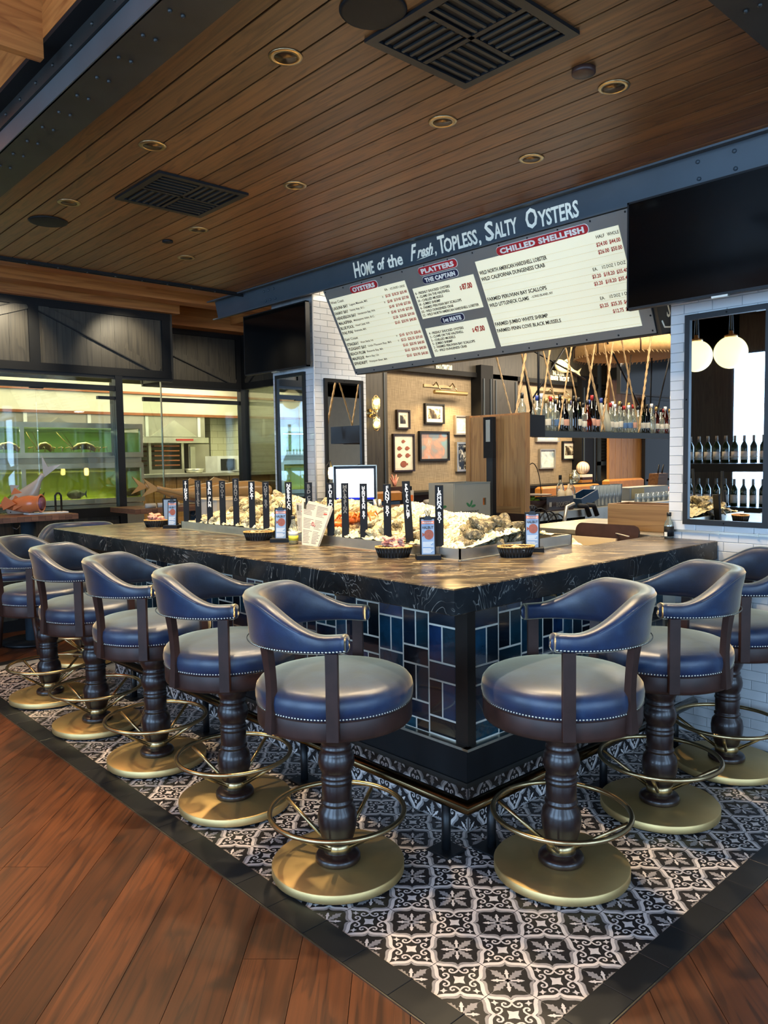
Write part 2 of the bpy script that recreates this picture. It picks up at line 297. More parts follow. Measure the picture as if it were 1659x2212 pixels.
# ---------------------------------------------------------------- mesh helpers
class B:
    """collects shapes for ONE mesh object"""
    def __init__(s): s.v = []; s.f = []; s.mi = []; s.sm = []; s.mats = []; s.cur = 0; s.T = None
    def m(s, mat):
        mat = mt[mat] if isinstance(mat, str) else mat
        if mat not in s.mats: s.mats.append(mat)
        s.cur = s.mats.index(mat); return s
    def add(s, vs, fs, smooth=False):
        b = len(s.v)
        s.v += [tuple(s.T @ Vector(q)) if s.T else tuple(q) for q in vs]
        for f in fs: s.f.append([b+i for i in f]); s.mi.append(s.cur); s.sm.append(smooth)
        return s
    def box(s, x0, x1, y0, y1, z0, z1):
        if x0 > x1: x0, x1 = x1, x0
        if y0 > y1: y0, y1 = y1, y0
        if z0 > z1: z0, z1 = z1, z0
        v = [(x0, y0, z0), (x1, y0, z0), (x1, y1, z0), (x0, y1, z0), (x0, y0, z1), (x1, y0, z1), (x1, y1, z1), (x0, y1, z1)]
        return s.add(v, [(0, 3, 2, 1), (4, 5, 6, 7), (0, 1, 5, 4), (1, 2, 6, 5), (2, 3, 7, 6), (3, 0, 4, 7)])
    def cbox(s, x0, x1, y0, y1, z0, z1, c=.003, axis=2):
        """box whose face towards +axis/-axis has chamfered edges (chamfer on all four vertical-ish rims)"""
        lo = [min(x0, x1), min(y0, y1), min(z0, z1)]; hi = [max(x0, x1), max(y0, y1), max(z0, z1)]
        a = abs(axis)-1 if axis < 0 else axis
        neg = axis < 0
        u, w = [k for k in range(3) if k != a]
        def P(uu, ww, aa):
            q = [0, 0, 0]; q[u] = uu; q[w] = ww; q[a] = aa; return q
        front = lo[a] if neg else hi[a]; back = hi[a] if neg else lo[a]; sg = -1 if neg else 1
        r0 = [P(lo[u], lo[w], back), P(hi[u], lo[w], back), P(hi[u], hi[w], back), P(lo[u], hi[w], back)]
        r1 = [P(q[u], q[w], front-sg*c) for q in r0]
        r2 = [P(lo[u]+c, lo[w]+c, front), P(hi[u]-c, lo[w]+c, front), P(hi[u]-c, hi[w]-c, front), P(lo[u]+c, hi[w]-c, front)]
        fs = [(3, 2, 1, 0), (8, 9, 10, 11)] + [(i, (i+1) % 4, 4+(i+1) % 4, 4+i) for i in range(4)] + [(4+i, 4+(i+1) % 4, 8+(i+1) % 4, 8+i) for i in range(4)]
        flip = (a == 1) != neg
        return s.add(r0+r1+r2, [tuple(reversed(f)) if flip else f for f in fs])
    def lathe(s, prof, n=24, c=(0, 0, 0), smooth=True, axis=2):
        vs = []; fs = []
        for (r, z) in prof:
            for k in range(n):
                a = 2*PI*k/n; q = (r*math.cos(a), r*math.sin(a), z)
                if axis == 0: q = (q[2], q[0], q[1])
                if axis == 1: q = (q[1], q[2], q[0])
                vs.append((c[0]+q[0], c[1]+q[1], c[2]+q[2]))
        for i in range(len(prof)-1):
            for k in range(n): k2 = (k+1) % n; fs.append((i*n+k, i*n+k2, (i+1)*n+k2, (i+1)*n+k))
        if prof[0][0] > 1e-6: fs.append(tuple(reversed(range(n))))
        if prof[-1][0] > 1e-6: fs.append(tuple((len(prof)-1)*n+k for k in range(n)))
        return s.add(vs, fs, smooth)
    def cyl(s, r, z0, z1, n=24, c=(0, 0), axis=2, smooth=True, cc=None):
        return s.lathe([(r, z0), (r, z1)], n, cc or (c[0], c[1], 0), smooth, axis)
    def tube(s, pts, r, n=8, closed=False, smooth=True):
        pts = [Vector(p) for p in pts]; N = len(pts); rs = r if isinstance(r, list) else [r]*N
        vs = []; fs = []; up = None
        for i, p in enumerate(pts):
            a = pts[(i-1) % N] if (i or closed) else p; b = pts[(i+1) % N] if (i < N-1 or closed) else p
            d = (b-a).normalized()
            if up is None:
                up = Vector((0, 0, 1)) if abs(d.z) < .9 else Vector((1, 0, 0))
            x = d.cross(up).normalized(); up = x.cross(d).normalized()
            for k in range(n):
                t = 2*PI*k/n; vs.append(p+rs[i]*(math.cos(t)*x+math.sin(t)*up))
        for i in range(N if closed else N-1):
            j = (i+1) % N
            for k in range(n): k2 = (k+1) % n; fs.append((i*n+k, j*n+k, j*n+k2, i*n+k2))
        if not closed: fs.append(tuple(range(n))); fs.append(tuple((N-1)*n+k for k in reversed(range(n))))
        return s.add(vs, fs, smooth)
    def torus(s, R, r, c=(0, 0, 0), n=48, k=10):
        return s.tube([(c[0]+R*math.cos(2*PI*i/n), c[1]+R*math.sin(2*PI*i/n), c[2]) for i in range(n)], r, k, True)
    def prism(s, poly, a, b, axis=2):
        """poly = list of 2D points in the plane across axis, extruded from a to b"""
        n = len(poly)
        def P(p, h):
            return {2: (p[0], p[1], h), 1: (p[0], h, p[1]), 0: (h, p[0], p[1])}[axis]
        vs = [P(p, a) for p in poly]+[P(p, b) for p in poly]
        fs = [tuple(reversed(range(n))), tuple(range(n, 2*n))]+[(i, (i+1) % n, n+(i+1) % n, n+i) for i in range(n)]
        ar = sum(poly[i][0]*poly[(i+1) % n][1]-poly[(i+1) % n][0]*poly[i][1] for i in range(n))
        if (ar < 0) != (axis == 1) != (b < a): fs = [tuple(reversed(f)) for f in fs]
        return s.add(vs, fs)
    def poly(s, pts): return s.add(pts, [tuple(range(len(pts)))])
    def sphere(s, r, c=(0, 0, 0), n=16, k=10, sq=(1, 1, 1)):
        vs = [(c[0], c[1], c[2]-r*sq[2])]
        for i in range(1, k):
            p = -PI/2+PI*i/k
            for j in range(n): a = 2*PI*j/n; vs.append((c[0]+sq[0]*r*math.cos(p)*math.cos(a), c[1]+sq[1]*r*math.cos(p)*math.sin(a), c[2]+sq[2]*r*math.sin(p)))
        vs.append((c[0], c[1], c[2]+r*sq[2])); L = len(vs)-1; fs = []
        for j in range(n):
            j2 = (j+1) % n; fs.append((0, 1+j2, 1+j)); fs.append((L, L-n+j, L-n+j2))
            for i in range(k-2): o = 1+i*n; fs.append((o+j, o+j2, o+n+j2, o+n+j))
        return s.add(vs, fs, True)
    def mesh(s, name):
        me = bpy.data.meshes.new(name); me.from_pydata(s.v, [], s.f)
        for x in s.mats: me.materials.append(x)
        me.polygons.foreach_set('material_index', s.mi); me.polygons.foreach_set('use_smooth', s.sm); me.update(); return me
    def build(s, name, parent=None, **kw):
        return link(name, s.mesh(name), parent, **kw)
def link(name, me, parent=None, loc=None, rotz=None, mat=None, label=None, cat=None, group=None, kind=None):
    o = bpy.data.objects.new(name, me); C.objects.link(o)
    if parent: o.parent = parent
    if mat is not None: o.matrix_local = mat
    if loc: o.location = loc
    if rotz is not None: o.rotation_euler = (0, 0, rotz)
    return tag(o, label, cat, group, kind)
def tag(o, label=None, cat=None, group=None, kind=None):
    if label: o['label'] = label
    if cat: o['category'] = cat
    if group: o['group'] = group
    if kind: o['kind'] = kind
    return o
def thing(name, label, cat, loc=(0, 0, 0), rotz=0, group=None):
    return link(name, None, None, loc, rotz, None, label, cat, group)
def struct(name, b, parent=None): return b.build(name, parent, kind=None if parent else 'structure')
def dup(o, loc=None, rotz=None, label=None, group=None, parent=None, mat=None):
    def cp(a, par):
        c = a.copy(); C.objects.link(c); c.parent = par
        for ch in kids.get(a.name, []): cp(ch, c)
        return c
    kids = {}
    def scan(a):
        kids[a.name] = list(a.children)
        for ch in a.children: scan(ch)
    scan(o); r = cp(o, parent)
    if mat is not None: r.matrix_local = mat
    if loc is not None: r.location = loc
    if rotz is not None: r.rotation_euler = (0, 0, rotz)
    return tag(r, label, None, group)
ORD = ['first', 'second', 'third', 'fourth', 'fifth', 'sixth', 'seventh', 'eighth', 'ninth', 'tenth', 'eleventh', 'twelfth', 'thirteenth', 'fourteenth', 'fifteenth', 'sixteenth', 'seventeenth', 'eighteenth', 'nineteenth', 'twentieth']
ORD += ['twenty-'+x for x in ORD[:9]]+['thirtieth']+['thirty-'+x for x in ORD[:9]]+['fortieth']+['forty-'+x for x in ORD[:9]]
# text: queued, converted to meshes in one go
TXT = []
def text(s, M4, size, mat, parent, name='lettering', sx=1.0, bold=0, shear=0, align='LEFT', ext=.0008, spacing=1.0, line=1.0, fit=None):
    """M4: local matrix with x = reading direction, y = up, z = out of the surface"""
    TXT.append((s, M4, size, mat, parent, name, sx, bold, shear, align, ext, spacing, line, fit))
def flush_text():
    tmp = []
    for t in TXT:
        cu_ = bpy.data.curves.new('t', 'FONT'); cu_.body = t[0]; cu_.size = t[2]; cu_.offset = t[7]; cu_.shear = t[8]; cu_.align_x = t[9]
        cu_.extrude = t[10]; cu_.resolution_u = 2; cu_.space_character = t[11]; cu_.space_line = t[12]
        o = bpy.data.objects.new('t', cu_); C.objects.link(o); tmp.append(o)
    bpy.context.view_layer.update(); dg = bpy.context.evaluated_depsgraph_get(); groups = {}
    for t, o in zip(TXT, tmp):
        me = o.evaluated_get(dg).to_mesh(); k = (t[4], t[5])
        b = groups.setdefault(k, B()); b.m(t[3]); sx_ = t[6]; sh_ = 0
        if t[13] and me.vertices:
            xs = [v.co.x for v in me.vertices]; sx_ = t[13]/(max(xs)-min(xs)); sh_ = -(min(xs) if t[9] == 'LEFT' else (min(xs)+max(xs))/2)
        X = t[1] @ Matrix.Diagonal((sx_, 1, 1, 1)) @ Matrix.Translation((sh_, 0, 0))
        b.add([tuple(X @ v.co) for v in me.vertices], [tuple(p.vertices) for p in me.polygons]); o.evaluated_get(dg).to_mesh_clear()
    for o in tmp:
        d = o.data; bpy.data.objects.remove(o); bpy.data.curves.remove(d)
    for (par, nm), b in groups.items(): b.build(nm, par, kind='stuff' if nm.startswith('lettering_') else None)
def frame(o, x, y, z=None):
    """matrix from origin and local x, y axes"""
    x = Vector(x).normalized(); y = Vector(y).normalized(); z = x.cross(y)
    mm = Matrix.Identity(4)
    for i in range(3): mm[i][0] = x[i]; mm[i][1] = y[i]; mm[i][2] = z[i]
    mm.translation = o; return mm
def rrect(w, h, r, cx=0, cy=0, n=6):
    p = []
    for (sx, sy, a0) in ((1, -1, -90), (1, 1, 0), (-1, 1, 90), (-1, -1, 180)):
        for k in range(n+1):
            a = math.radians(a0+90*k/n); p.append((cx+sx*(w/2-r)+r*math.cos(a), cy+sy*(h/2-r)+r*math.sin(a)))
    return p

# ================================================================ STRUCTURE
# ---- wood floor of wide planks laid diagonally
fl = B().m('blackm').box(-6, 14, -6.4, 12, -.06, -.012); floor = struct('floor', fl)
pl_me = {}
PW = .171; ang = math.radians(46)
plank_meshes = {}
def plank_mesh(L):
    if L not in plank_meshes: plank_meshes[L] = B().m('floor').cbox(0, L, .0012, PW-.0012, -.011, 0, .0012, 2).mesh('plank')
    return plank_meshes[L]
ca, sa = math.cos(ang), math.sin(ang)
def in_tiles(x, y): return x > -.572 and y > -.747
def visible_fl(x, y):
    d = Vector((x-CAMX, y-CAMY, -CAMZ)); z = d.dot(cf)
    if z < .3: return False
    px = 829.5+FPX*d.dot(cr)/z; py = 1106-FPX*d.dot(cu)/z
    return -260 < px < 1900 and py < 2600
# planks are clipped against the tiled area by cutting polygons
def clip(poly, nx, ny, d):
    out = []
    for i in range(len(poly)):
        a, b = poly[i], poly[(i+1) % len(poly)]
        da, db = a[0]*nx+a[1]*ny-d, b[0]*nx+b[1]*ny-d
        if da <= 0: out.append(a)
        if (da < 0 < db) or (db < 0 < da):
            t = da/(da-db); out.append((a[0]+(b[0]-a[0])*t, a[1]+(b[1]-a[1])*t))
    return out
TX, TY, TYE = -.567, -.742, 4.58        # tiled area: x > TX, TY < y < TYE
npl = 0; farb = B().m('floor')
for row in range(-24, 34):
    v0 = row*PW; off = random.uniform(0, 2.2); k = -4
    while k < 7:
        L = 2.2; u0 = k*L+off; k += 1
        q = [(u*ca-v*sa, u*sa+v*ca) for u, v in ((u0+.001, v0+.001), (u0+L-.001, v0+.001), (u0+L-.001, v0+PW-.001), (u0+.001, v0+PW-.001))]
        for reg in (0, 1, 2):               # left of the tiles; in front of them; behind them
            p = clip(q, 1, 0, TX) if reg == 0 else (clip(clip(q, -1, 0, -TX), 0, 1, TY) if reg == 1 else clip(clip(q, -1, 0, -TX), 0, -1, -TYE))
            p = clip(clip(clip(p, 0, 1, 5.7), 0, -1, 5.6), -1, 0, 5.9) if p else p
            if reg == 2: p = clip(p, 1, 0, 1.9) if p else p
            if len(p) < 3: continue
            cx_ = sum(a[0] for a in p)/len(p); cy_ = sum(a[1] for a in p)/len(p)
            if not any(visible_fl(*a) for a in p+[(cx_, cy_)]): continue
            # local frame: x along the plank so the grain follows it
            loc = [((a[0]-cx_)*ca+(a[1]-cy_)*sa, -(a[0]-cx_)*sa+(a[1]-cy_)*ca) for a in p]
            b = B().m('floor').prism(loc, -.011, 0)
            link('plank', b.mesh('plank'), floor, (cx_, cy_, 0), ang); npl += 1
# plain boards for the rest (behind the camera and under the dining room)
for i in range(14):
    B().m('floor').box(2.7+.8*i, 3.49+.8*i, -6, 12, -.011, 0).build('floorboard_strip', floor, kind='stuff') if i < 0 else None
b = B().m('floor')
for i in range(40): b.box(2.1+.3*i, 2.397+.3*i, -6, 12, -.011, 0)
for i in range(60):
    y0 = -6+.19*i
    if y0 < -2.6: b.box(-5.9, 2.09, y0, y0+.188, -.011, -.001)
b.build('outer_boards', floor, kind='stuff')
# ---- patterned floor tile (relief inlay), shared by floor and bar plinth
def stroke(b, pts, w, z, mat):
    b.m(mat); L = []; R_ = []
    for i, p in enumerate(pts):
        a = pts[max(0, i-1)]; c = pts[min(len(pts)-1, i+1)]; dx, dy = c[0]-a[0], c[1]-a[1]; l = math.hypot(dx, dy) or 1
        ww = w[i] if isinstance(w, list) else w
        nx, ny = -dy/l*ww/2, dx/l*ww/2
        cl = lambda q: max(-.0993, min(.0993, q))
        L.append((cl(p[0]+nx), cl(p[1]+ny), z)); R_.append((cl(p[0]-nx), cl(p[1]-ny), z))
    n = len(pts); b.add(L+R_, [(n+i, n+i+1, i+1, i) for i in range(n-1)])
def pattern(b):
    z1, z2 = .0005, .0009
    RT = [(0, .095), (.07, .0925), (.16, .0875), (.26, .0815), (.35, .0785), (.42, .080), (.465, .0835), (.5, .0895)]
    RT = RT+[(1-t, r) for t, r in RT[-2::-1]]
    for sx in (-1, 1):
        for sy in (-1, 1):
            cx_, cy_ = sx*.1, sy*.1
            def pt(r, t):
                a = t*PI/2; return (cx_-sx*r*math.cos(a), cy_-sy*r*math.sin(a))
            stroke(b, [pt(r, t) for t, r in RT], .0118, z1, 'ptwhite'); stroke(b, [pt(r-.0112, t) for t, r in RT if not .43 < t < .57 or t == .5], .0085, z1, 'ptgrey')
            def arm(prof, t, mat, half=0):
                a = t*PI/2; d = (-sx*math.cos(a), -sy*math.sin(a)); n_ = (-d[1], d[0])
                P = lambda r, w: (cx_+d[0]*r+n_[0]*w, cy_+d[1]*r+n_[1]*w, z1)
                b.m(mat)
                for sg in (-1, 1):
                    if half and max(abs(v) for v in P(prof[1][0], sg*prof[1][1])[:2]) > .1: continue
                    for (r0, w0), (r1, w1) in zip(prof, prof[1:]):
                        q = [P(r0, 0), P(r1, 0), P(r1, sg*w1), P(r0, sg*w0)]
                        if w1 == 0: q = [P(r0, 0), P(r1, 0), P(r0, sg*w0)]
                        elif w0 == 0: q = q[:3]
                        b.poly(q)
            arm([(.0, .003), (.026, .0035), (.031, .0078), (.035, .004), (.040, .0048), (.050, 0)], .5, 'ptwhite')
            for t in (0, 1): arm([(0, .0045), (.017, .005), (.024, .011), (.027, .006), (.038, .0135), (.041, .008), (.050, .0125), (.053, .007), (.066, 0)], t, 'ptgrey', 1)
            # curls springing from the cusp, towards the tile centre
            e = (sx*.70711, sy*.70711); n_ = (-e[1], e[0])
            for sg in (-1, 1):
                c = [(.053, .0), (.044, .001), (.036, .006), (.0305, .0135), (.0305, .0215), (.036, .0275), (.0435, .0275), (.0475, .0225), (.0455, .0175), (.0405, .0175)]
                stroke(b, [(e[0]*s_+n_[0]*l*sg, e[1]*s_+n_[1]*l*sg) for s_, l in c], [.004, .005, .006, .0062, .006, .0058, .0055, .005, .0055, .007], z2, 'ptwhite')
    b.m('ptwhite'); b.poly([((.0235, .0150, .0125, .0150)[k % 4]*math.cos(PI*k/8), (.0235, .0150, .0125, .0150)[k % 4]*math.sin(PI*k/8), z1) for k in range(16)])
    for q in range(4):
        ca_, sa_ = math.cos(q*PI/2), math.sin(q*PI/2)
        pts = [(.067+(.0125 if k % 2 == 0 else .0055)*math.cos(PI*k/4+PI/4), (.0105 if k % 2 == 0 else .0050)*math.sin(PI*k/4+PI/4)) for k in range(8)]
        b.poly([(x*ca_-y*sa_, x*sa_+y*ca_, z1) for x, y in pts])
def ptile(x0=-1, x1=1, y0=-1, y1=1):
    b = B().m('ptblack').cbox(-.0993, .0993, -.0993, .0993, -.007, 0, .0006, 2); pattern(b)
    # fix faces turned down
    return b.mesh('patterned_tile')
PT = ptile()
me = PT; fl_ = []
for p in me.polygons:
    if p.normal.z < -.5 and p.center.z > -.003: fl_.append(p.index)
if fl_:
    import bmesh
    bm = bmesh.new(); bm.from_mesh(me); bm.faces.ensure_lookup_table(); bmesh.ops.reverse_faces(bm, faces=[bm.faces[i] for i in fl_]); bm.to_mesh(me); bm.free()
b = B().m('grout').box(TX, 2.07, TY, TYE, -.011, -.0015); b.build('tile_bed', floor)
px0 = .33; py0 = .235
TP = .2
cells = set()
for i in range(-3, 13):
    for j in range(-4, 30):
        cx_, cy_ = -.065+.1+TP*i, -.04+.1+TP*j
        if cx_ < -.46 or cy_ < -.63 or cx_ > 2.1 or cy_ > 4.42: continue
        if cx_-.1 > px0 and cy_-.1 > py0: continue
        if not visible_fl(cx_, cy_): continue
        # clip at borders by scaling is avoided: shift outer rows under the border strip
        link('patterned_tile', PT, floor, (cx_, cy_, -.0005 if cx_ > -.37 else -.0005))
bt = B().m('tileblk').cbox(-.0505, .0505, -.0998, .0998, -.009, 0, .001, 2).mesh('border_tile')
bt2 = B().m('tileblk').cbox(-.0998, .0998, -.0505, .0505, -.009, 0, .001, 2).mesh('border_tile')
for k in range(27): link('border_tile', bt, floor, (-.5135, -.545+.0985+.2015*k-.1, .0022))
for k in range(15): link('border_tile', bt2, floor, (-.46+.0985+.2015*k+.1-.12, -.6885, .0022))
link('border_tile', bt2, floor, (-.56+.05, -.6885, .0022))
for k in range(13): link('border_tile', bt2, floor, (-.46+.0985+.2015*k, 4.52, .0022))
B().m('nail').box(TX-.004, TX, TY-.004, TYE, -.005, .0035).box(TX-.004, 2.07, TY-.004, TY, -.005, .0035).build('metal_edge', floor)

# ---- bar cladding --------------------------------------------------------------
bar = thing('tiled_bar', 'L-shaped bar body clad in dark teal glazed tile', 'bar', (0, 0, 0))
body = B().m('groutw').box(.3338, .56, .2388, 3.62, .30, .975).box(.56, 2.066, .2388, .40, .30, .975)
body.build('core', bar)
B().m('blackm').box(.31, .50, .2251, 3.65, .225, .3599).box(.50, 2.066, .225, .40, .225, .36).build('skirt_board', bar)
B().m('nail').prism([(.298, .352), (.33, .352), (.332, .362), (.300, .362)], .212, 3.66, 1).prism([(.205, .352), (.236, .352), (.236, .362), (.207, .362)], .298, 2.066, 0).build('steel_ledge', bar)
B().m('blackm').box(.296, .31, .225, 3.66, .228, .352).box(.296, 2.066, .21, .225, .228, .352).build('skirt_face', bar)
B().m('iron').box(.29, .52, .40, 3.67, .204, .226).box(.29, 2.066, .205, .40, .204, .226).build('stone_sill', bar)
B().m('grout').box(px0+.004, .55, py0+.004, 3.6, 0, .204).box(.55, 2.066, py0+.004, .4, 0, .204).build('plinth_core', bar)
fxm = frame((0, 0, 0), (0, -1, 0), (0, 0, 1)); fym = frame((0, 0, 0), (1, 0, 0), (0, 0, 1))
for k in range(17):
    mm = fxm.copy(); mm.translation = (px0-.002, py0+.1+.2*k, .1035); link('plinth_tile', PT, bar, mat=mm)
for k in range(9):
    mm = fym.copy(); mm.translation = (px0+.1+.2*k-.03*(k == 8), py0-.002, .1035); link('plinth_tile', PT, bar, mat=mm)
# corner angle
B().m('anglem').box(.325, .3335, .2385, .293, .362, .975).box(.325, .374, .228, .2385, .362, .975).build('corner_angle', bar)
# glazed tiles: columns 0.155 wide, alternating one horizontal and two vertical tiles
GH = B().m('glazed').cbox(-.0735, .0735, -.0352, .0352, -.006, .0030, .0015, 2).mesh('glazed_tile')
GV = B().m('glazed').cbox(-.0348, .0348, -.0738, .0738, -.006, .0030, .0015, 2).mesh('glazed_tile')
def glaze_face(F, x0, cols, start):
    for c in range(cols):
        z = .366-(.11 if c % 2 else .0); kind_ = (c+start) % 2
        while z < .97:
            xc = x0+.0775+.155*c
            if kind_ == 0:
                h = .078
                if z+h > .362 and z+h/2 < .972:
                    mm = F.copy(); zz = max(z, .364); top = min(z+.075, .974); s_ = (top-zz)/.075
                    mm.translation = F @ Vector((xc, (zz+top)/2, 0)); mm = mm @ Matrix.Diagonal((1, s_, 1, 1)); link('glazed_tile', GH, bar, mat=mm)
            else:
                h = .156
                zz = max(z, .364); top = min(z+.153, .974)
                if top-zz > .02:
                    for s2 in (-1, 1):
                        mm = F.copy(); mm.translation = F @ Vector((xc+s2*.0388, (zz+top)/2, 0)); mm = mm @ Matrix.Diagonal((1, (top-zz)/.153, 1, 1)); link('glazed_tile', GV, bar, mat=mm)
            z += h; kind_ = 1-kind_
glaze_face(frame((.335, 0, 0), (0, 1, 0), (0, 0, 1)) @ Matrix.Diagonal((1, 1, -1, 1)), .297, 21, 0)
glaze_face(frame((0, .240, 0), (1, 0, 0), (0, 0, 1)), .378, 10, 0)
# brass hook under the counter
for (hx, hy, dx, dy) in ((.31, .98, -1, 0), (.87, .21, 0, -1)):
    t = thing('purse_hook', 'small brass hook under the %s counter edge' % ('left' if dx else 'right'), 'hook', (hx, hy, .93))
    B().m('brass').tube([(0, 0, .02), (.015*dx, .015*dy, .0), (.03*dx, .03*dy, -.03), (.05*dx, .05*dy, -.03), (.055*dx, .055*dy, -.005)], .005, 8).box(-.012, .012, -.012, .012, -.02, .04).build('hook_arm', t)

# ---- countertop: one L-shaped slab
b = B().m('marble'); T0, T1 = .975, 1.07
L_poly = [(0, 0), (2.045, 0), (2.066, 0.02), (2.066, .40), (1.45, .40), (1.45, .80), (.80, .86), (.80, 3.825), (0, 3.825)]
e = .004
def inset(poly, d):
    n = len(poly); out = []
    for i in range(n):
        a, p, c = Vector(poly[i-1]), Vector(poly[i]), Vector(poly[(i+1) % n])
        d1 = (p-a).normalized(); d2 = (c-p).normalized(); n1 = Vector((-d1.y, d1.x)); n2 = Vector((-d2.y, d2.x)); bi = (n1+n2)
        k = bi.length_squared; out.append(tuple(p+bi*(2*d/k if k > 1e-6 else 0)))
    return out
n = len(L_poly); LI = inset(L_poly, e)
vs = [(*p, T0) for p in LI]+[(*p, T0+e) for p in L_poly]+[(*p, T1-e) for p in L_poly]+[(*p, T1) for p in LI]
fs = [tuple(reversed(range(n))), tuple(range(3*n, 4*n))]
for k in range(3): fs += [(k*n+i, k*n+(i+1) % n, (k+1)*n+(i+1) % n, (k+1)*n+i) for i in range(n)]
b.add(vs, fs); b.build('stone_countertop', label='thick black veined stone countertop on the L-shaped tiled bar', cat='countertop')

# ---- foot rail
fr = thing('foot_rail', 'dark bronze foot rail running round the bar corner on posts', 'rail')
zr = .208
b = B().m('rail'); R = .026
# mitred corner
def mitre(b, pts, r, n=16):
    vs = []; rings = []
    pts = [Vector(p) for p in pts]
    for i, p in enumerate(pts):
        if i == 0: nrm = (pts[1]-p).normalized(); d = nrm
        elif i == len(pts)-1: nrm = (p-pts[i-1]).normalized(); d = nrm
        else: d = (p-pts[i-1]).normalized(); nrm = (d+(pts[i+1]-p).normalized()).normalized()
        side = d.cross(Vector((0, 0, 1))).normalized()
        ring = []
        for k in range(n):
            a = 2*PI*k/n; o = side*math.cos(a)*r+Vector((0, 0, 1))*math.sin(a)*r
            o = o-d*(o.dot(nrm)/d.dot(nrm)); ring.append(tuple(p+o))
        vs += ring
    fs = []
    for i in range(len(pts)-1):
        for k in range(n): fs.append((i*n+k, (i+1)*n+k, (i+1)*n+(k+1) % n, i*n+(k+1) % n))
    fs += [tuple(range(n)), tuple((len(pts)-1)*n+k for k in reversed(range(n)))]
    b.add(vs, fs, True)
mitre(b, [(.16, 3.75, zr), (.16, .088, zr), (1.98, .088, zr)], R); b.build('rail_tube', fr)
for (x, y) in [(.162, .2), (.162, 1.12), (.162, 2.04), (.162, 2.96), (.162, 3.6), (.30, .088), (1.1, .088), (1.78, .088)]:
    p = B().m('black').cyl(.018, .006, zr-.02, 14, (x, y)).build('post', fr)
    bb = B().m('black'); bb.T = Matrix.Translation((x, y, 0)) @ Matrix.Rotation(0, 4, 'Z'); bb.cbox(-.055, .055, -.055, .055, .0012, .009, .002, 2); bb.build('base_flange', p)
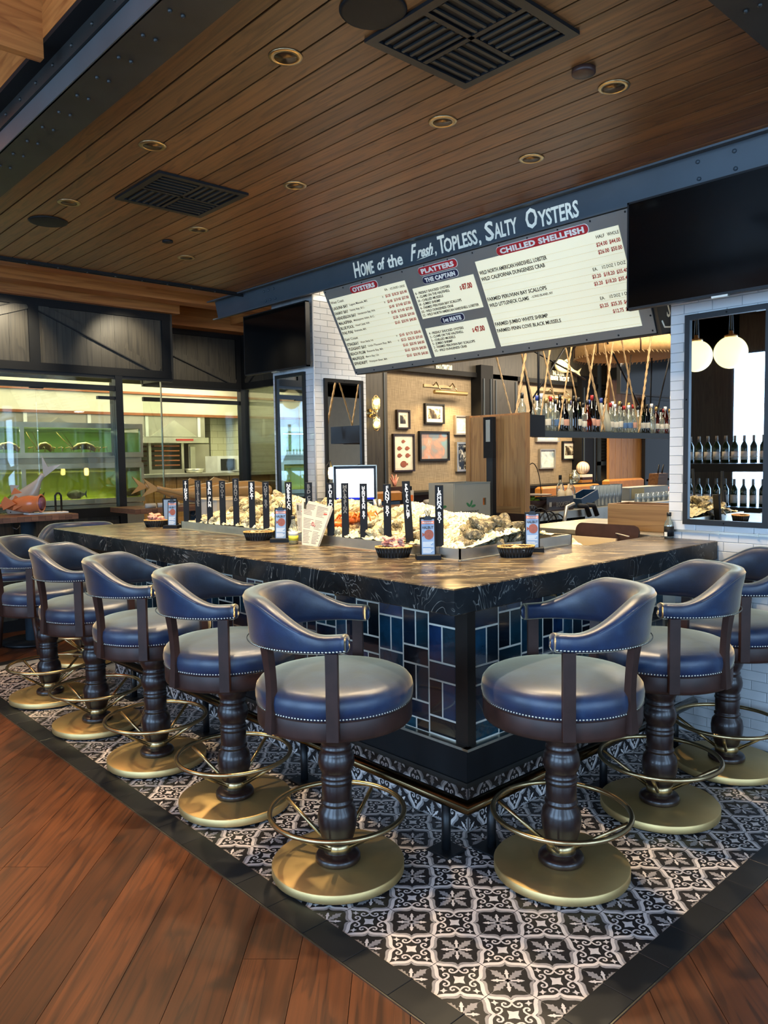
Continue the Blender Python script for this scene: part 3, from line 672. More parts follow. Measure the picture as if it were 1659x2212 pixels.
# ================================================================ BAR STOOLS
def sstep(a, b, x):
    t = max(0, min(1, (x-a)/(b-a))); return t*t*(3-2*t)
def make_stool(label, loc, rot, group):
    t = thing('bar_stool', label, 'bar stool', loc, rot, group)
    B().m('rubber').cyl(.232, .0008, .009, 48).build('floor_pad', t)
    B().m('brassd').lathe([(.2445, .009), (.2455, .012), (.2455, .039), (.243, .042), (.02, .0435)], 64).build('base_plate', t)
    prof = [(.078, .043), (.084, .05), (.084, .062), (.078, .072), (.062, .076), (.055, .08), (.050, .083), (.050, .118), (.055, .122), (.064, .15), (.072, .185), (.0735, .215), (.068, .245), (.056, .262), (.055, .268), (.060, .272), (.060, .278), (.054, .284), (.054, .288),
            (.0555, .292), (.0555, .345), (.054, .350), (.059, .354), (.059, .361), (.053, .366), (.0565, .370), (.0565, .377), (.052, .382), (.060, .398), (.067, .420), (.0675, .438), (.062, .462), (.052, .476), (.057, .480), (.057, .488), (.052, .493), (.062, .510), (.0690, .532), (.0695, .555), (.066, .585), (.066, .60)]
    prof = [(r, z*.975+.0) for r, z in prof]
    B().m('walnut').lathe(prof, 32).build('turned_pedestal', t)
    B().m('brass').lathe([(.0515, .083), (.054, .084), (.054, .114), (.0515, .115)], 32).build('collar', t)
    B().m('brass').torus(.248, .0095, (0, 0, .232), 64, 10).build('foot_ring', t)
    for k in range(4):
        a = PI/4*1+k*PI/2+.35; c_, s_ = math.cos(a), math.sin(a)
        B().m('brass').tube([(.05*c_, .05*s_, .098), (.236*c_, .236*s_, .224)], .0075, 8).build('spoke', t)
    B().m('walnutf').lathe([(.20, .585), (.276, .585), (.281, .59), (.283, .60), (.283, .652), (.28, .658), (.2, .658)], 56).build('apron', t)
    # seat cushion: slightly domed with a soft edge
    B().m('leather').lathe([(.277, .655), (.281, .659), (.287, .680), (.288, .700), (.284, .722), (.272, .738), (.25, .748), (.2, .757), (.13, .763), (.06, .766), (.001, .767)], 56).build('seat_cushion', t)
    # nail heads round the seat
    nb = B().m('nail')
    def nail(x, y, z, nx, ny, r=.0042):
        d = Vector((nx, ny, 0)).normalized(); s_ = Vector((-d.y, d.x, 0)); c = Vector((x, y, z)); vs = [c+d*r*.8]
        for k in range(6): a = PI*k/3; vs.append(c+s_*r*math.cos(a)+Vector((0, 0, r*math.sin(a))))
        nb.add(vs, [(0, 1+k, 1+(k+1) % 6) for k in range(6)], True)
    for k in range(150):
        a = 2*PI*k/150
        nail(.2838*math.cos(a), .2838*math.sin(a), .664, math.cos(a), math.sin(a))
    nb.build('nailhead_trim', t, kind='stuff')
    # backrest with arms: swept horseshoe
    def path(s):   # s in [-1,1], 0 at the back centre; returns (x, y, nx, ny)
        La = .085; Rr = .282; tot = La+Rr*PI/2
        d = abs(s)*tot; sg = 1 if s >= 0 else -1
        if d < Rr*PI/2: a = d/Rr; return (-Rr*math.cos(a), sg*Rr*math.sin(a)*.985, -math.cos(a), sg*math.sin(a), d)
        x = d-Rr*PI/2; return (x-.0, sg*(Rr*.985-.02*(x/La)**2), 0, sg, d)
    N = 64; K = 16; vs = []; fs = []; under = []
    for i in range(N+1):
        s_ = -1+2*i/N; x, y, nx, ny, d = path(s_)
        pass
        f = 1-sstep(.19, .47, d)             # 1 on the back, 0 on the arm
        top = .948+.112*f; bot = .887-.004*f; th = .046+.012*(1-f)+.010*f
        lean = .014*f; endf = 1.0
        ring = []
        for k in range(K):
            a = 2*PI*k/K; e1 = abs(math.cos(a))**.55*(1 if math.cos(a) >= 0 else -1); e2 = abs(math.sin(a))**.55*(1 if math.sin(a) >= 0 else -1)
            w = th/2*e1; h = (bot+top)/2+(top-bot)/2*e2; q = (h-bot)/(top-bot)
            w *= 1+.45*f*q*q*(1 if e1 < 0 or True else 0); off = lean*q*q - .006*f*math.sin(PI*q)
            rr_ = w+off
            ring.append((x+nx*rr_, y+ny*rr_, h))
        vs += ring
        xo = nx*(th/2+.001); under.append((x+nx*(th/2+.0015), y+ny*(th/2+.0015), bot+.011, nx, ny))
    for i in range(N):
        for k in range(K): fs.append((i*K+k, i*K+(k+1) % K, (i+1)*K+(k+1) % K, (i+1)*K+k))
    # rounded ends
    for end, i in ((0, 0), (1, N)):
        ring = vs[i*K:(i+1)*K]; c = Vector([sum(p[j] for p in ring)/K for j in range(3)]); base = len(vs)
        for sc_, dx in ((.86, .009), (.5, .014)):
            vs += [tuple(c+(Vector(p)-c)*sc_+Vector((dx, 0, 0))) for p in ring]
        seq = [i*K, base, base+K]
        for a_, b_ in zip(seq, seq[1:]):
            for k in range(K):
                q = (a_+k, b_+k, b_+(k+1) % K, a_+(k+1) % K); fs.append(q if end else q[::-1])
        fs.append(tuple(base+K+k for k in range(K)) if end else tuple(base+K+k for k in reversed(range(K))))
    bk = B().m('leather'); bk.add(vs, [f[::-1] for f in fs], True)
    back = bk.build('backrest', t)
    nb = B().m('nail'); acc = 0
    step = .0118
    for i in range(len(under)-1):
        a, c = Vector(under[i][:3]), Vector(under[i+1][:3]); l = (c-a).length; pos = acc
        while pos < l:
            p = a.lerp(c, pos/l); d = Vector((under[i][3], under[i][4], 0)); s2 = Vector((-d.y, d.x, 0)); r = .0042
            vv = [p+d*r*.8]+[p+s2*r*math.cos(PI*k/3)+Vector((0, 0, r*math.sin(PI*k/3))) for k in range(6)]
            nb.add(vv, [(0, 1+k, 1+(k+1) % 6) for k in range(6)], True); pos += step
        acc = pos-l
    nb.build('nailhead_trim', back, kind='stuff')
    # piping along the outer top edge of the back
    pp = []
    for i in range(8, N-7):
        s_ = -1+2*i/N; x, y, nx, ny, d = path(s_); f = 1-sstep(.19, .47, d); top = .948+.112*f; th = .046+.012*(1-f)+.010*f
        o = th/2*.80*(1+.36*f)+.009*f; pp.append((x+nx*o, y+ny*o, top-.012-.004*f))
    B().m('leather').tube(pp, .0035, 6).build('piping', back)
    # posts
    for sg in (-1, 1):
        b = B().m('walnutf'); b.T = Matrix.Translation((.045, sg*.291, 0)); b.cbox(-.021, .021, -.013, .013, .598, .892, .002, 0); b.build('arm_post', t)
        a = math.radians(129)*sg; ca_, sa_ = math.cos(a), math.sin(a)
        vs2 = []; fs2 = []; M_ = 8
        for i in range(M_+1):
            q = i/M_; z = .598+.292*q; r = .292-.010*math.sin(PI*q); w = .030-.007*math.sin(PI*q); th = .013
            cx_, cy_ = (r*ca_-.006*q*q, r*sa_); tx, ty = -sa_, ca_
            for (u, v) in ((-w/1.5, -th), (w/1.5, -th), (w/1.5, th), (-w/1.5, th)): vs2.append((cx_+tx*u+ca_*v, cy_+ty*u+sa_*v, z))
        for i in range(M_):
            for k in range(4): fs2.append((i*4+k, i*4+(k+1) % 4, (i+1)*4+(k+1) % 4, (i+1)*4+k))
        fs2 += [(3, 2, 1, 0), (M_*4, M_*4+1, M_*4+2, M_*4+3)]
        B().m('walnutf').add(vs2, fs2).build('back_post', t)
    return t
GS = 'navy leather swivel stools around the oyster bar'
st0 = make_stool('navy leather bar stool left of the bar corner, nearest the camera on the long side', (-.234, .380, .0022), math.radians(-49), GS)
for loc, r, lab in [((-.21, 1.135, .0022), -45, 'second navy leather stool from the corner along the long left side'),
                    ((-.228, 1.85, .0022), -43, 'third navy leather stool from the corner along the long left side'),
                    ((-.236, 2.585, .0022), -44, 'fourth navy leather stool from the corner along the long left side'),
                    ((-.24, 3.33, .0022), -44, 'fifth stool from the corner, leftmost navy stool on a brass pedestal'),
                    ((.30, 4.13, .0022), -112, 'stool at the far left end of the bar, mostly hidden behind the countertop'),
                    ((.350, -.2, .0022), 138, 'navy leather bar stool right of the bar corner, nearest the camera on the right side'),
                    ((1.075, -.20, .0022), 136, 'middle navy stool of the three on the right side of the bar'),
                    ((1.733, -.20, .0022), 135, 'navy stool at the right edge beside the white tiled wall')]:
    dup(st0, loc, math.radians(r), lab, GS)

# ================================================================ ON THE COUNTER
CT = 1.0702
tray = thing('oyster_tray', 'long stainless steel ice tray set along the inner edge of the counter', 'tray', (0, 0, CT))
H = .052
B().m('steel').box(.575, .582, .488, 3.04, 0, H).box(.575, 1.44, .488, .495, 0, H).box(1.433, 1.44, .488, 1.0, 0, H).box(.575, 1.34, 3.033, 3.04, 0, H).box(1.333, 1.34, 1.0, 3.04, -.25, H).box(.582, 1.333, .495, 3.033, .0, .006).build('tray_wall', tray)
B().m('steel').prism([(.562, 0), (.575, 0), (.575, .006), (.564, .004)], .476, 3.05, 1).prism([(.476, 0), (.488, 0), (.488, .006), (.478, .004)], .562, 1.40, 0).box(.578, .60, .49, 3.04, H-.003, H).box(.578, 1.44, .49, .512, H-.003, H).build('tray_rim', tray)
def ice_h(x, y):
    A = .155+.03*math.sin(y*5.1+.6)+.018*math.sin(y*11.3)
    A *= 1-.62*math.exp(-((y-1.42)/.17)**2)
    A *= sstep(2.98, 2.5, y) if False else (1-sstep(2.62, 3.0, y))
    A *= .35+.65*sstep(.50, .88, y)
    xc = .98; wd = .25 if x < xc else .33
    return .045+A*math.exp(-((x-xc)/wd)**2*1.1)
b = B().m('ice'); nx_, ny_ = 26, 110; vs = []
for j in range(ny_+1):
    for i in range(nx_+1):
        x = .584+(1.33-.584)*i/nx_; y = .498+(3.03-.498)*j/ny_
        vs.append((x, y, CT+ice_h(x, y)+random.uniform(-.006, .006)))
fs = [(j*(nx_+1)+i, j*(nx_+1)+i+1, (j+1)*(nx_+1)+i+1, (j+1)*(nx_+1)+i) for j in range(ny_) for i in range(nx_)]
b.add(vs, fs)
def chunk(b, c, s):
    R_ = Matrix.Rotation(random.uniform(0, 6), 3, Vector((random.random(), random.random(), random.random()+.1)).normalized())
    v = [Vector(c)+R_ @ Vector((sx*s*random.uniform(.7, 1.2), sy*s*random.uniform(.6, 1), sz*s*random.uniform(.6, 1))) for sx in (-1, 1) for sy in (-1, 1) for sz in (-1, 1)]
    b.add(v, [(0, 1, 3, 2), (4, 6, 7, 5), (0, 4, 5, 1), (2, 3, 7, 6), (0, 2, 6, 4), (1, 5, 7, 3)])
for k in range(5200):
    x = random.uniform(.60, 1.25); y = random.uniform(.52, 2.98); chunk(b, (x, y, CT+ice_h(x, y)+.001), random.uniform(.005, .011))
tag(b.build('crushed_ice'), 'crushed ice heaped along the steel oyster tray', 'ice', kind='stuff')
# oysters: three shell meshes
def oyster_mesh(mat, seed):
    rnd = random.Random(seed); b = B().m(mat); n, k = 12, 7; vs = []
    ph = [rnd.uniform(0, 6) for _ in range(4)]
    for i in range(k+1):
        p = -PI/2+PI*i/k
        for j in range(n):
            a = 2*PI*j/n; r = .036*(1+.22*math.cos(a+ph[0])+.12*math.sin(3*a+ph[1])+.07*math.sin(5*a+ph[2]))
            jag = 1+rnd.uniform(-.09, .09)
            z = .018*math.sin(p)*(1 if p < 0 else .7)*(1+rnd.uniform(-.3, .3))
            vs.append((1.35*r*math.cos(p)**.7*math.cos(a)*jag if math.cos(p) > 1e-3 else 0, r*max(0, math.cos(p))**.7*math.sin(a)*jag, z))
    fs = [(i*n+j, i*n+(j+1) % n, (i+1)*n+(j+1) % n, (i+1)*n+j) for i in range(k) for j in range(n)]
    b.add(vs, fs, False); return b.mesh('oyster')
OYP = [oyster_mesh('shell', s) for s in (1, 2, 3)]; OYD = [oyster_mesh('shelld', s) for s in (4, 5, 6)]
signs = [(3.005, 'STINGRAY', 'worn'), (2.84, 'CHESAPEAKE', 'faint'), (2.69, 'BEACH PLUM', 'bold'), (2.53, 'COTUIT', 'faint'), (2.37, 'PEMAQUID', 'faint'), (2.19, 'BARCAT', 'bold'), (2.04, 'TONEY BAY', 'faint'), (1.81, 'NAKERTCAN', 'bold'), (1.62, 'RED CREEK', 'faint'), (1.43, 'BLUE POOL', 'worn'), (1.309, 'MALASPINA', 'faint'), (1.162, 'HENDERSON BAY', 'worn'), (.985, 'FANNY BAY', 'bold'), (.826, 'PACIFIC PLUMP', 'bold'), (.635, 'LAGUNA BAY', 'bold')]
chop = [None]*len(signs)
for k, (y, nm, look) in enumerate(signs):
    top = {.826: .345, 2.37: .345}.get(y, .328); lean = .035 if nm == 'PACIFIC PLUMP' else 0
    t = thing('sign_paddle', 'black paddle chalked %s standing in the ice behind the tray wall' % nm, 'sign', (.600, y, CT+.006), 0, 'chalk-lettered oyster name paddles')
    d = Vector((.72, -.69, 0))   # paddle face is turned towards the room corner
    up = Vector((0, lean*2.2, 1)).normalized()
    mm = frame((0, 0, 0), Vector((.74, -.67, 0)), up)
    bb = B().m('blackm'); bb.T = mm; bb.cbox(-.019, .019, 0, top, -.004, .004, .001, 2); bb.build('paddle_board', t)
    sz = min(.026, (.21)/max(8, len(nm))*1.25); inv = mm
    text('\n'.join(nm), inv @ Matrix.Translation((0, top-.028, .0045)), sz, 'chalk' if look != 'faint' else 'papergrey', t, 'lettering', 1.1, .0006, 0, 'CENTER', .0004, 1, .62)
def put_oyster(me, x, y, z, lab, grp):
    o = link('oyster', me, None, (x, y, z), None, None, lab, 'oyster', grp)
    o.rotation_euler = (random.uniform(-.7, .7), random.uniform(-.9, .3), random.uniform(0, 6.28)); s_ = random.uniform(.8, 1.25); o.scale = (s_, s_, s_*random.uniform(1, 1.5))
ys = [s[0] for s in signs]
for k in range(150):
    y = random.uniform(.80, 2.93); x = random.uniform(.63, .86)
    if 1.33 < y < 1.52 and random.random() < .5: continue
    j = min(range(len(ys)), key=lambda q: abs(ys[q]-y)); nm = signs[j][1]
    put_oyster(random.choice(OYP if random.random() < .75 else OYD), x, y, CT+ice_h(x, y)+.012, 'rough pale oyster in shell on the ice by the %s paddle' % nm, 'oysters by the %s paddle' % nm)
for k in range(26):
    y = random.uniform(1.6, 2.9); x = random.uniform(.86, .96); put_oyster(random.choice(OYP), x, y, CT+ice_h(x, y)+.008, 'pale oyster high on the ice ridge of the left half', 'oysters high on the left ice ridge')
lay = [(.70+.052*i+random.uniform(-.012, .012), .545+.03*(i % 3)+.05*j, l) for l in range(3) for i in range(9-2*l) for j in range(2)]
for (x, y, l) in lay:
    x += .05*l
    wh = ['bottom', 'middle', 'top'][l]+' layer, '+('left' if x < .86 else 'middle' if x < 1.0 else 'right')+' part'
    put_oyster(random.choice(OYD), x+.02, y+.02*l, CT+.045+.036*l+.02, 'large dark craggy oyster, %s of the heap at the tray corner' % wh, 'dark oysters, %s of the heap' % wh)
# cooked crabs in the dip
def crab(loc, rz, lab):
    t = thing('cooked_crab', lab, 'crab', loc, rz, 'orange crabs on the ice')
    B().m('orange').sphere(.052, (0, 0, .02), 16, 9, (1.25, 1, .55)).build('shell', t)
    for sg in (-1, 1):
        for k in range(4):
            a = math.radians(-35+24*k); c_, s_ = math.cos(a), math.sin(a)*sg
            B().m('orange').tube([(.03*math.sin(a), sg*.04, .02), (.07*math.sin(a), sg*.085, .045), (.10*math.sin(a), sg*.11, .0)], [.007, .006, .002], 6).build('leg', t)
        B().m('orange').tube([(.05, sg*.035, .02), (.085, sg*.06, .03), (.105, sg*.04, .03), (.115, sg*.02, .03)], [.009, .012, .014, .003], 7).build('claw', t)
crab((.80, 1.46, CT+.11), .6, 'orange cooked crab between the BLUE POOL and MALASPINA paddles')
crab((.79, 1.37, CT+.125), 2.2, 'orange cooked crab lying behind the MALASPINA paddle')
crab((.73, 1.54, CT+.08), 4.0, 'orange cooked crab half hidden behind the leaning menu')
# clams and a milky tub at the far left end
for k, (x, y, z) in enumerate([(.66, 2.93, .062), (.70, 2.88, .085), (.64, 2.86, .06), (.72, 2.96, .07)]):
    t = thing('clam', 'smooth grey clam beside the %s of the milky plastic tub' % ['front', 'right side', 'right front corner', 'back right corner'][k], 'clam', (x, y, CT+z), k, 'grey clams at the left end of the ice')
    B().m('steelm').sphere(.03, (0, 0, 0), 14, 8, (1.2, 1, .6)).build('shell', t)
t = thing('plastic_tub', 'milky plastic food tub standing on the left end of the oyster tray', 'tub', (.92, 3.02, CT+.055), .0)
m_tub = glassm('milky_tub', '#dedad0', .05, .3, .45, '#d8d3c8'); mt['tub'] = m_tub
B().m('tub').box(-.15, -.145, -.13, .13, 0, .135).box(.145, .15, -.13, .13, 0, .135).box(-.145, .145, -.13, -.125, 0, .135).box(-.145, .145, .125, .13, 0, .135).box(-.145, .145, -.125, .125, 0, .005).build('tub_body', t)
B().m('plastic').box(-.16, -.145, -.14, .14, .135, .143).box(.145, .16, -.14, .14, .135, .143).box(-.145, .145, -.14, -.125, .135, .143).box(-.145, .145, .125, .14, .135, .143).build('tub_rim', t)

def fish_poly(w, h, n=24):
    p = []
    for k in range(n):
        a = 2*PI*k/n; x, y = .42*w*math.cos(a)+.08*w, .5*h*math.sin(a)*(1-.25*math.cos(2*a)*0+.0)
        if abs(a-PI) < .32: x = -.34*w; y = (a-PI)*-h*.25
        p.append((x, y))
    i = [k for k, q in enumerate(p) if abs(q[0]+.34*w) < 1e-6]; a, z_ = i[0], i[-1]
    return p[:a]+[(-.32*w, .07*h), (-.5*w, .22*h), (-.5*w, -.22*h), (-.32*w, -.07*h)]+p[z_+1:]
def clipboard(loc, rz, lab):
    t = thing('card_stand', lab, 'menu card', loc, rz, 'halibut cards on black clip stands')
    B().m('blackm').cbox(-.055, .055, -.03, .05, 0, .022, .002, 2).build('stand_base', t)
    tilt = math.radians(5); T_ = Matrix.Translation((0, -.004, .02)) @ Matrix.Rotation(PI/2-tilt, 4, 'X')
    b = B().m('blackm'); b.T = T_; b.cbox(-.036, .036, 0, .172, -.016, -.002, .0015, 2); b.build('backing_board', t)
    b = B().m('cardblue'); b.T = T_; b.box(-.029, .029, .002, .162, -.0018, -.0008); b.m('cardor').box(-.029, .029, .140, .154, -.0007, -.0004); card = b.build('card', t)
    b = B().m('fishbrown'); b.T = T_ @ Matrix.Translation((0, .092, -.0006)); b.prism(fish_poly(.052, .046), 0, .0006); b.m('cardor'); b.build('fish_print', card)
    b = B().m('white'); b.T = T_
    for k in range(9):
        if k == 4: continue
        b.box(-.024, .024-.006*(k % 3), .056-.006*k, .0585-.006*k, -.0006, -.0004)
    b.build('print_lines', card)
    text('HALIBUT', T_ @ Matrix.Translation((0, .118, -.0006)), .0175, 'ink', t, 'lettering', .74, .0006, 0, 'CENTER', .0003)
    text('WILD ALASKAN', T_ @ Matrix.Translation((0, .144, -.0003)), .0075, 'white', t, 'lettering', .9, .0002, 0, 'CENTER', .0002)
    b = B().m('black'); b.T = T_
    b.prism([(-.019, .158), (.019, .158), (.012, .176), (-.012, .176)], -.001, .009)
    for sg in (-1, 1):
        b.tube([(sg*.006, .172, .004), (sg*.010, .188, .005), (sg*.013, .199, .006), (sg*.006, .204, .006), (sg*.002, .196, .006), (sg*.004, .176, .005)], .0018, 6)
    b.build('binder_clip', t)
clipboard((.557, 3.133, CT), math.radians(-58), 'halibut card stand at the far left end beside a wrapper basket')
clipboard((.519, 1.78, CT), math.radians(-50), 'halibut card stand beside the yellow sauce bottle')
clipboard((.528, .638, CT), math.radians(-40), 'halibut card stand at the counter corner beside the LAGUNA BAY paddle')
clipboard((1.053, .451, CT), math.radians(-52), 'halibut card stand at the right end of the steel tray')
t = thing('card_stand', 'halibut card stand seen edge-on behind the far left card', 'menu card', (.63, 3.30, CT), math.radians(-20), 'halibut cards on black clip stands')
B().m('blackm').cbox(-.055, .055, -.03, .05, 0, .022, .002, 2).build('stand_base', t)
B().m('blackm').box(-.05, .05, -.002, .008, .02, .20).build('backing_board', t); B().m('cardblue').box(-.042, .042, -.004, -.0022, .03, .19).build('card', t)
def basket(loc, rz, lab, fill):
    t = thing('cracker_basket', lab, 'basket', loc, rz, 'oval black wicker baskets on the counter'); a, c = .085, .052
    b = B().m('wicker'); n = 30
    ring = lambda s_, z, w=0: [((a*s_)*math.cos(2*PI*k/n), (c*s_)*math.sin(2*PI*k/n), z) for k in range(n)]
    prof = [(.001, .003), (.80, .0), (.84, .012), (.92, .030), (1.0, .046), (.96, .047), (.88, .032), (.78, .008), (.001, .008)]
    vs = []
    for (s_, z) in prof: vs += ring(s_, z)
    b.add(vs, [(i*n+k, i*n+(k+1) % n, (i+1)*n+(k+1) % n, (i+1)*n+k) for i in range(len(prof)-1) for k in range(n)], False)
    b.build('bowl', t)
    s_ = B().m('wicker')
    for k in range(n):
        an = 2*PI*k/n; s_.tube([(a*.82*math.cos(an), c*.82*math.sin(an), .002), (a*1.0*math.cos(an), c*1.0*math.sin(an), .044)], .0028, 5)
    s_.build('ribs', t)
    r = B().m('wickert'); r.tube([(a*math.cos(2*PI*k/60), c*math.sin(2*PI*k/60), .047+.002*(k % 2)) for k in range(60)], .0042, 6, True); r.build('rim_braid', t)
    for k in range(fill):
        x, y = random.uniform(-.055, .055), random.uniform(-.028, .028)
        w = thing('wrapped_cracker', 'pink wrapped cracker packet in the %s' % lab.split('basket')[0]+'basket', 'cracker', Vector(loc)+Matrix.Rotation(rz, 3, 'Z') @ Vector((x*(1-.1*(k % 5)), y*(1-.1*(k % 5)), (.036 if fill < 6 else .046)+(.002 if fill < 6 else .010)*(k % 5))), random.uniform(0, 3), 'wrapped crackers in '+lab[:40])
        q = B().m('cracker'); q.T = Matrix.Rotation(random.uniform(-.5, .5), 4, 'X') @ Matrix.Rotation(random.uniform(-.6, .6), 4, 'Y')
        q.cbox(-.024, .024, -.014, .014, -.004, .005, .003, 2); q.build('wrapper', w)
        q = B().m('paper'); q.T = Matrix.Rotation(.2, 4, 'X'); q.box(-.027, -.023, -.013, .013, -.001, .001).box(.023, .027, -.013, .013, -.001, .001); q.build('crimp', w)
basket((.539, 3.333, CT), -.7, 'far left basket full of pink wrapped crackers', 14)
basket((.50, 1.975, CT), -.75, 'middle basket beside the sauce bottle and card', 3)
basket((.480, .815, CT), -.7, 'front basket heaped with pink wrapped crackers near the counter corner', 16)
basket((.855, .395, CT), -.6, 'right basket nearly empty beside the tray corner', 4)
# sauce bottle
t = thing('sauce_bottle', 'small glass bottle of yellow sauce with black cap beside the menu', 'bottle', (.505, 1.640, CT))
mt['sauce'] = M('yellow_sauce', '#c9a02a', .3); mt['yl'] = M('label_yellow', '#d6c83c', .5)
B().m('bottle').lathe([(.0005, .001), (.0235, .001), (.026, .006), (.026, .075), (.020, .095), (.011, .115), (.010, .142), (.0005, .143)], 22).build('glass_body', t)
B().m('sauce').lathe([(.0005, .003), (.0225, .003), (.0245, .008), (.0245, .03), (.0005, .03)], 18).build('sauce_fill', t)
B().m('yl').cyl(.0264, .022, .048, 22).m('creaml').cyl(.0263, .048, .07, 22).build('label_band', t)
B().m('blackcap').cyl(.012, .138, .156, 16).build('cap', t)
# leaning menus: sheets standing on the counter against the tray rim
def menu_sheet(lab, bl, br, tr, tl, cols):
    t = thing('paper_menu', lab, 'menu', bl, 0, 'printed menus leaning on the tray'); q = [Vector(v)-Vector(bl) for v in (bl, br, tr, tl)]
    nrm = (q[1]-q[0]).cross(q[3]-q[0]).normalized()
    if nrm.dot(Vector((1, 1, 0))) > 0: nrm = -nrm
    def slab4(b, u0, u1, v0, v1, n0, n1):
        P = lambda u, v, n: tuple(q[0].lerp(q[1], u).lerp(q[3].lerp(q[2], u), v)+nrm*n)
        vs = [P(u, v, n) for n in (n0, n1) for u, v in ((u0, v0), (u1, v0), (u1, v1), (u0, v1))]
        return b.add(vs, [(3, 2, 1, 0), (4, 5, 6, 7), (0, 1, 5, 4), (1, 2, 6, 5), (2, 3, 7, 6), (3, 0, 4, 7)])
    for k in range(3): slab4(B().m('paper'), .0+.02*k, 1+.015*k, 0, 1-.02*k, -.003*k-.0012, -.003*k).build('sheet', t)
    b = B().m('papergrey')
    for c_, (ua, ub) in enumerate(cols):
        for r_ in range(27):
            v = .93-.033*r_
            if r_ in (8, 9, 17): continue
            slab4(b, ua, ua+(ub-ua)*random.uniform(.6, 1), v-.012, v, .0006, .0010)
    b.m('ink'); slab4(b, cols[0][0], cols[0][0]+.09, .80, .95, .0006, .0012); b.m('inkred'); slab4(b, cols[-1][1]-.12, cols[-1][1], .77, .80, .0006, .0012); b.build('print_lines', t)
    c = q[0].lerp(q[1], .5).lerp(q[3].lerp(q[2], .5), .50); ux = (q[1]-q[0]).normalized(); uy = (q[3]-q[0]).normalized()
    bb = B().m('red'); bb.tube([tuple(c+nrm*.0016+ux*.008*math.cos(a*PI/8)+uy*.011*math.sin(a*PI/8)) for a in range(16)], .0018, 4, True).tube([tuple(c+nrm*.0016+ux*(.009+.006*i)+uy*(-.008-.007*(i % 2))) for i in range(3)], .0018, 4); bb.build('logo_print', t)
def atc(px, py, ax, val):
    d = cf+cr*((px-829.5)/FPX)-cu*((py-1106)/FPX); o = Vector((CAMX, CAMY, CAMZ)); i = 'xyz'.index(ax); return o+d*((val-o[i])/d[i])
a1, a2 = atc(652, 1177, 'z', CT+.001), atc(686, 1181, 'z', CT+.001)
menu_sheet('large printed menu sheet leaning against the tray right of the yellow sauce', a1, a2, atc(717, 1094, 'x', .585), atc(652, 1078, 'x', .60), [(.08, .52), (.56, .94)])
a1, a2 = atc(646, 1170, 'z', CT+.001), atc(664, 1172, 'z', CT+.001)
menu_sheet('second printed menu leaning just behind the large menu sheet', a1, a2, atc(672, 1088, 'x', .625), atc(638, 1086, 'x', .64), [(.1, .5)])
# soy bottle by the wall
t = thing('soy_bottle', 'small dark sauce bottle against the white tiled wall at the counter end', 'bottle', (2.03, .262, CT))
B().m('bottle').lathe([(.0005, .001), (.024, .001), (.026, .006), (.026, .07), (.021, .09), (.011, .105), (.010, .125), (.0005, .126)], 20).build('glass_body', t)
B().m('bdark').lathe([(.0005, .003), (.0245, .003), (.0245, .062), (.0005, .062)], 18).build('sauce_fill', t)
B().m('blackm').cyl(.0265, .012, .066, 20).m('creaml').box(-.0275, -.0262, -.004, .012, .012, .035).build('label_band', t)
B().m('blackcap').cyl(.0125, .122, .142, 16).build('cap', t)
# ================================================================ CANOPY CEILING
cz = 3.0
B().m('blackm').box(-.70, 1.80, -.72, 4.18, cz+.012, cz+.05)
cb_ = B().m('blackm').box(-.70, 1.80, -.72, 4.18, cz+.016, cz+.05); ceil = struct('ceiling', cb_)
vents = [(.164, .045), (.189, 2.18)]; spk = [(-.198, .155), (-.202, 3.115)]
cans = [(-.24, .588), (.887, -.077), (.60, .591), (-.24, 1.65), (1.246, .596), (.577, 1.653), (-.234, 2.696), (.585, 2.70), (.854, 3.362)]
holes = [(x, y, .055) for x, y in cans]
cpm = B().m('ceil').cbox(-.058, .058, -2.455, 2.455, 0, .016, .003, -3 if False else 2)
edges = [-.70+.1215*k for k in range(22)]
def plank_with_holes(x0, x1):
    """board from y=-.72 to 4.18 with square openings left where a can light sits"""
    b = B().m('ceil'); hs = sorted([(hy-.043, hy+.043, max(x0, hx-.043), min(x1, hx+.043)) for hx, hy, r in holes if hx+.043 > x0 and hx-.043 < x1])
    xc = (x0+x1)/2; y = -.72
    for (a, c, xa, xb) in hs:
        b.box(x0-xc, x1-xc, y, a, 0, .015)
        if xa-x0 > .001: b.box(x0-xc, xa-xc, a, c, 0, .015)
        if x1-xb > .001: b.box(xb-xc, x1-xc, a, c, 0, .015)
        y = c
    b.box(x0-xc, x1-xc, y, 4.18, 0, .015); return b, xc
for k in range(len(edges)-1):
    x0, x1 = edges[k]+.0045, edges[k+1]-.0045
    if x0 > 1.80: break
    b, xc = plank_with_holes(x0, min(x1, 1.80)); link('plank', b.mesh('plank'), ceil, (xc, 0, cz))
# roof of the box above, so daylight does not leak
# perimeter channel
ch = thing('steel_channel_frame', 'dark riveted steel channel framing the wooden canopy ceiling', 'beam')
B().m('iron').box(-.785, -.595, -.80, 4.25, cz-.045, cz-.033).build('bottom_flange', ch)
B().m('ironhi').box(-.79, -.778, -.80, 4.25, cz-.045, cz+.035).build('web_plate', ch)
B().m('iron').box(-.80, -.778, -.80, 4.25, cz+.037, cz+.10).build('angle_strip', ch)
B().m('blackm').box(-.86, -.778, -.80, 4.25, cz+.10, cz+.118).box(-.80, -.77, -.80, 4.25, cz+.118, cz+.42).build('upper_flange', ch)
B().m('iron').box(-.785, 1.80, -.80, -.635, cz-.045, cz-.033).box(-.785, 1.8, -.80, -.79, cz-.045, cz+.10).build('bottom_flange', ch)
B().m('blackm').box(-.785, 1.80, 4.14, 4.155, cz-.02, cz+.016).box(-.785, 1.86, 4.18, 4.195, cz-.02, cz+.25).build('end_flange', ch)
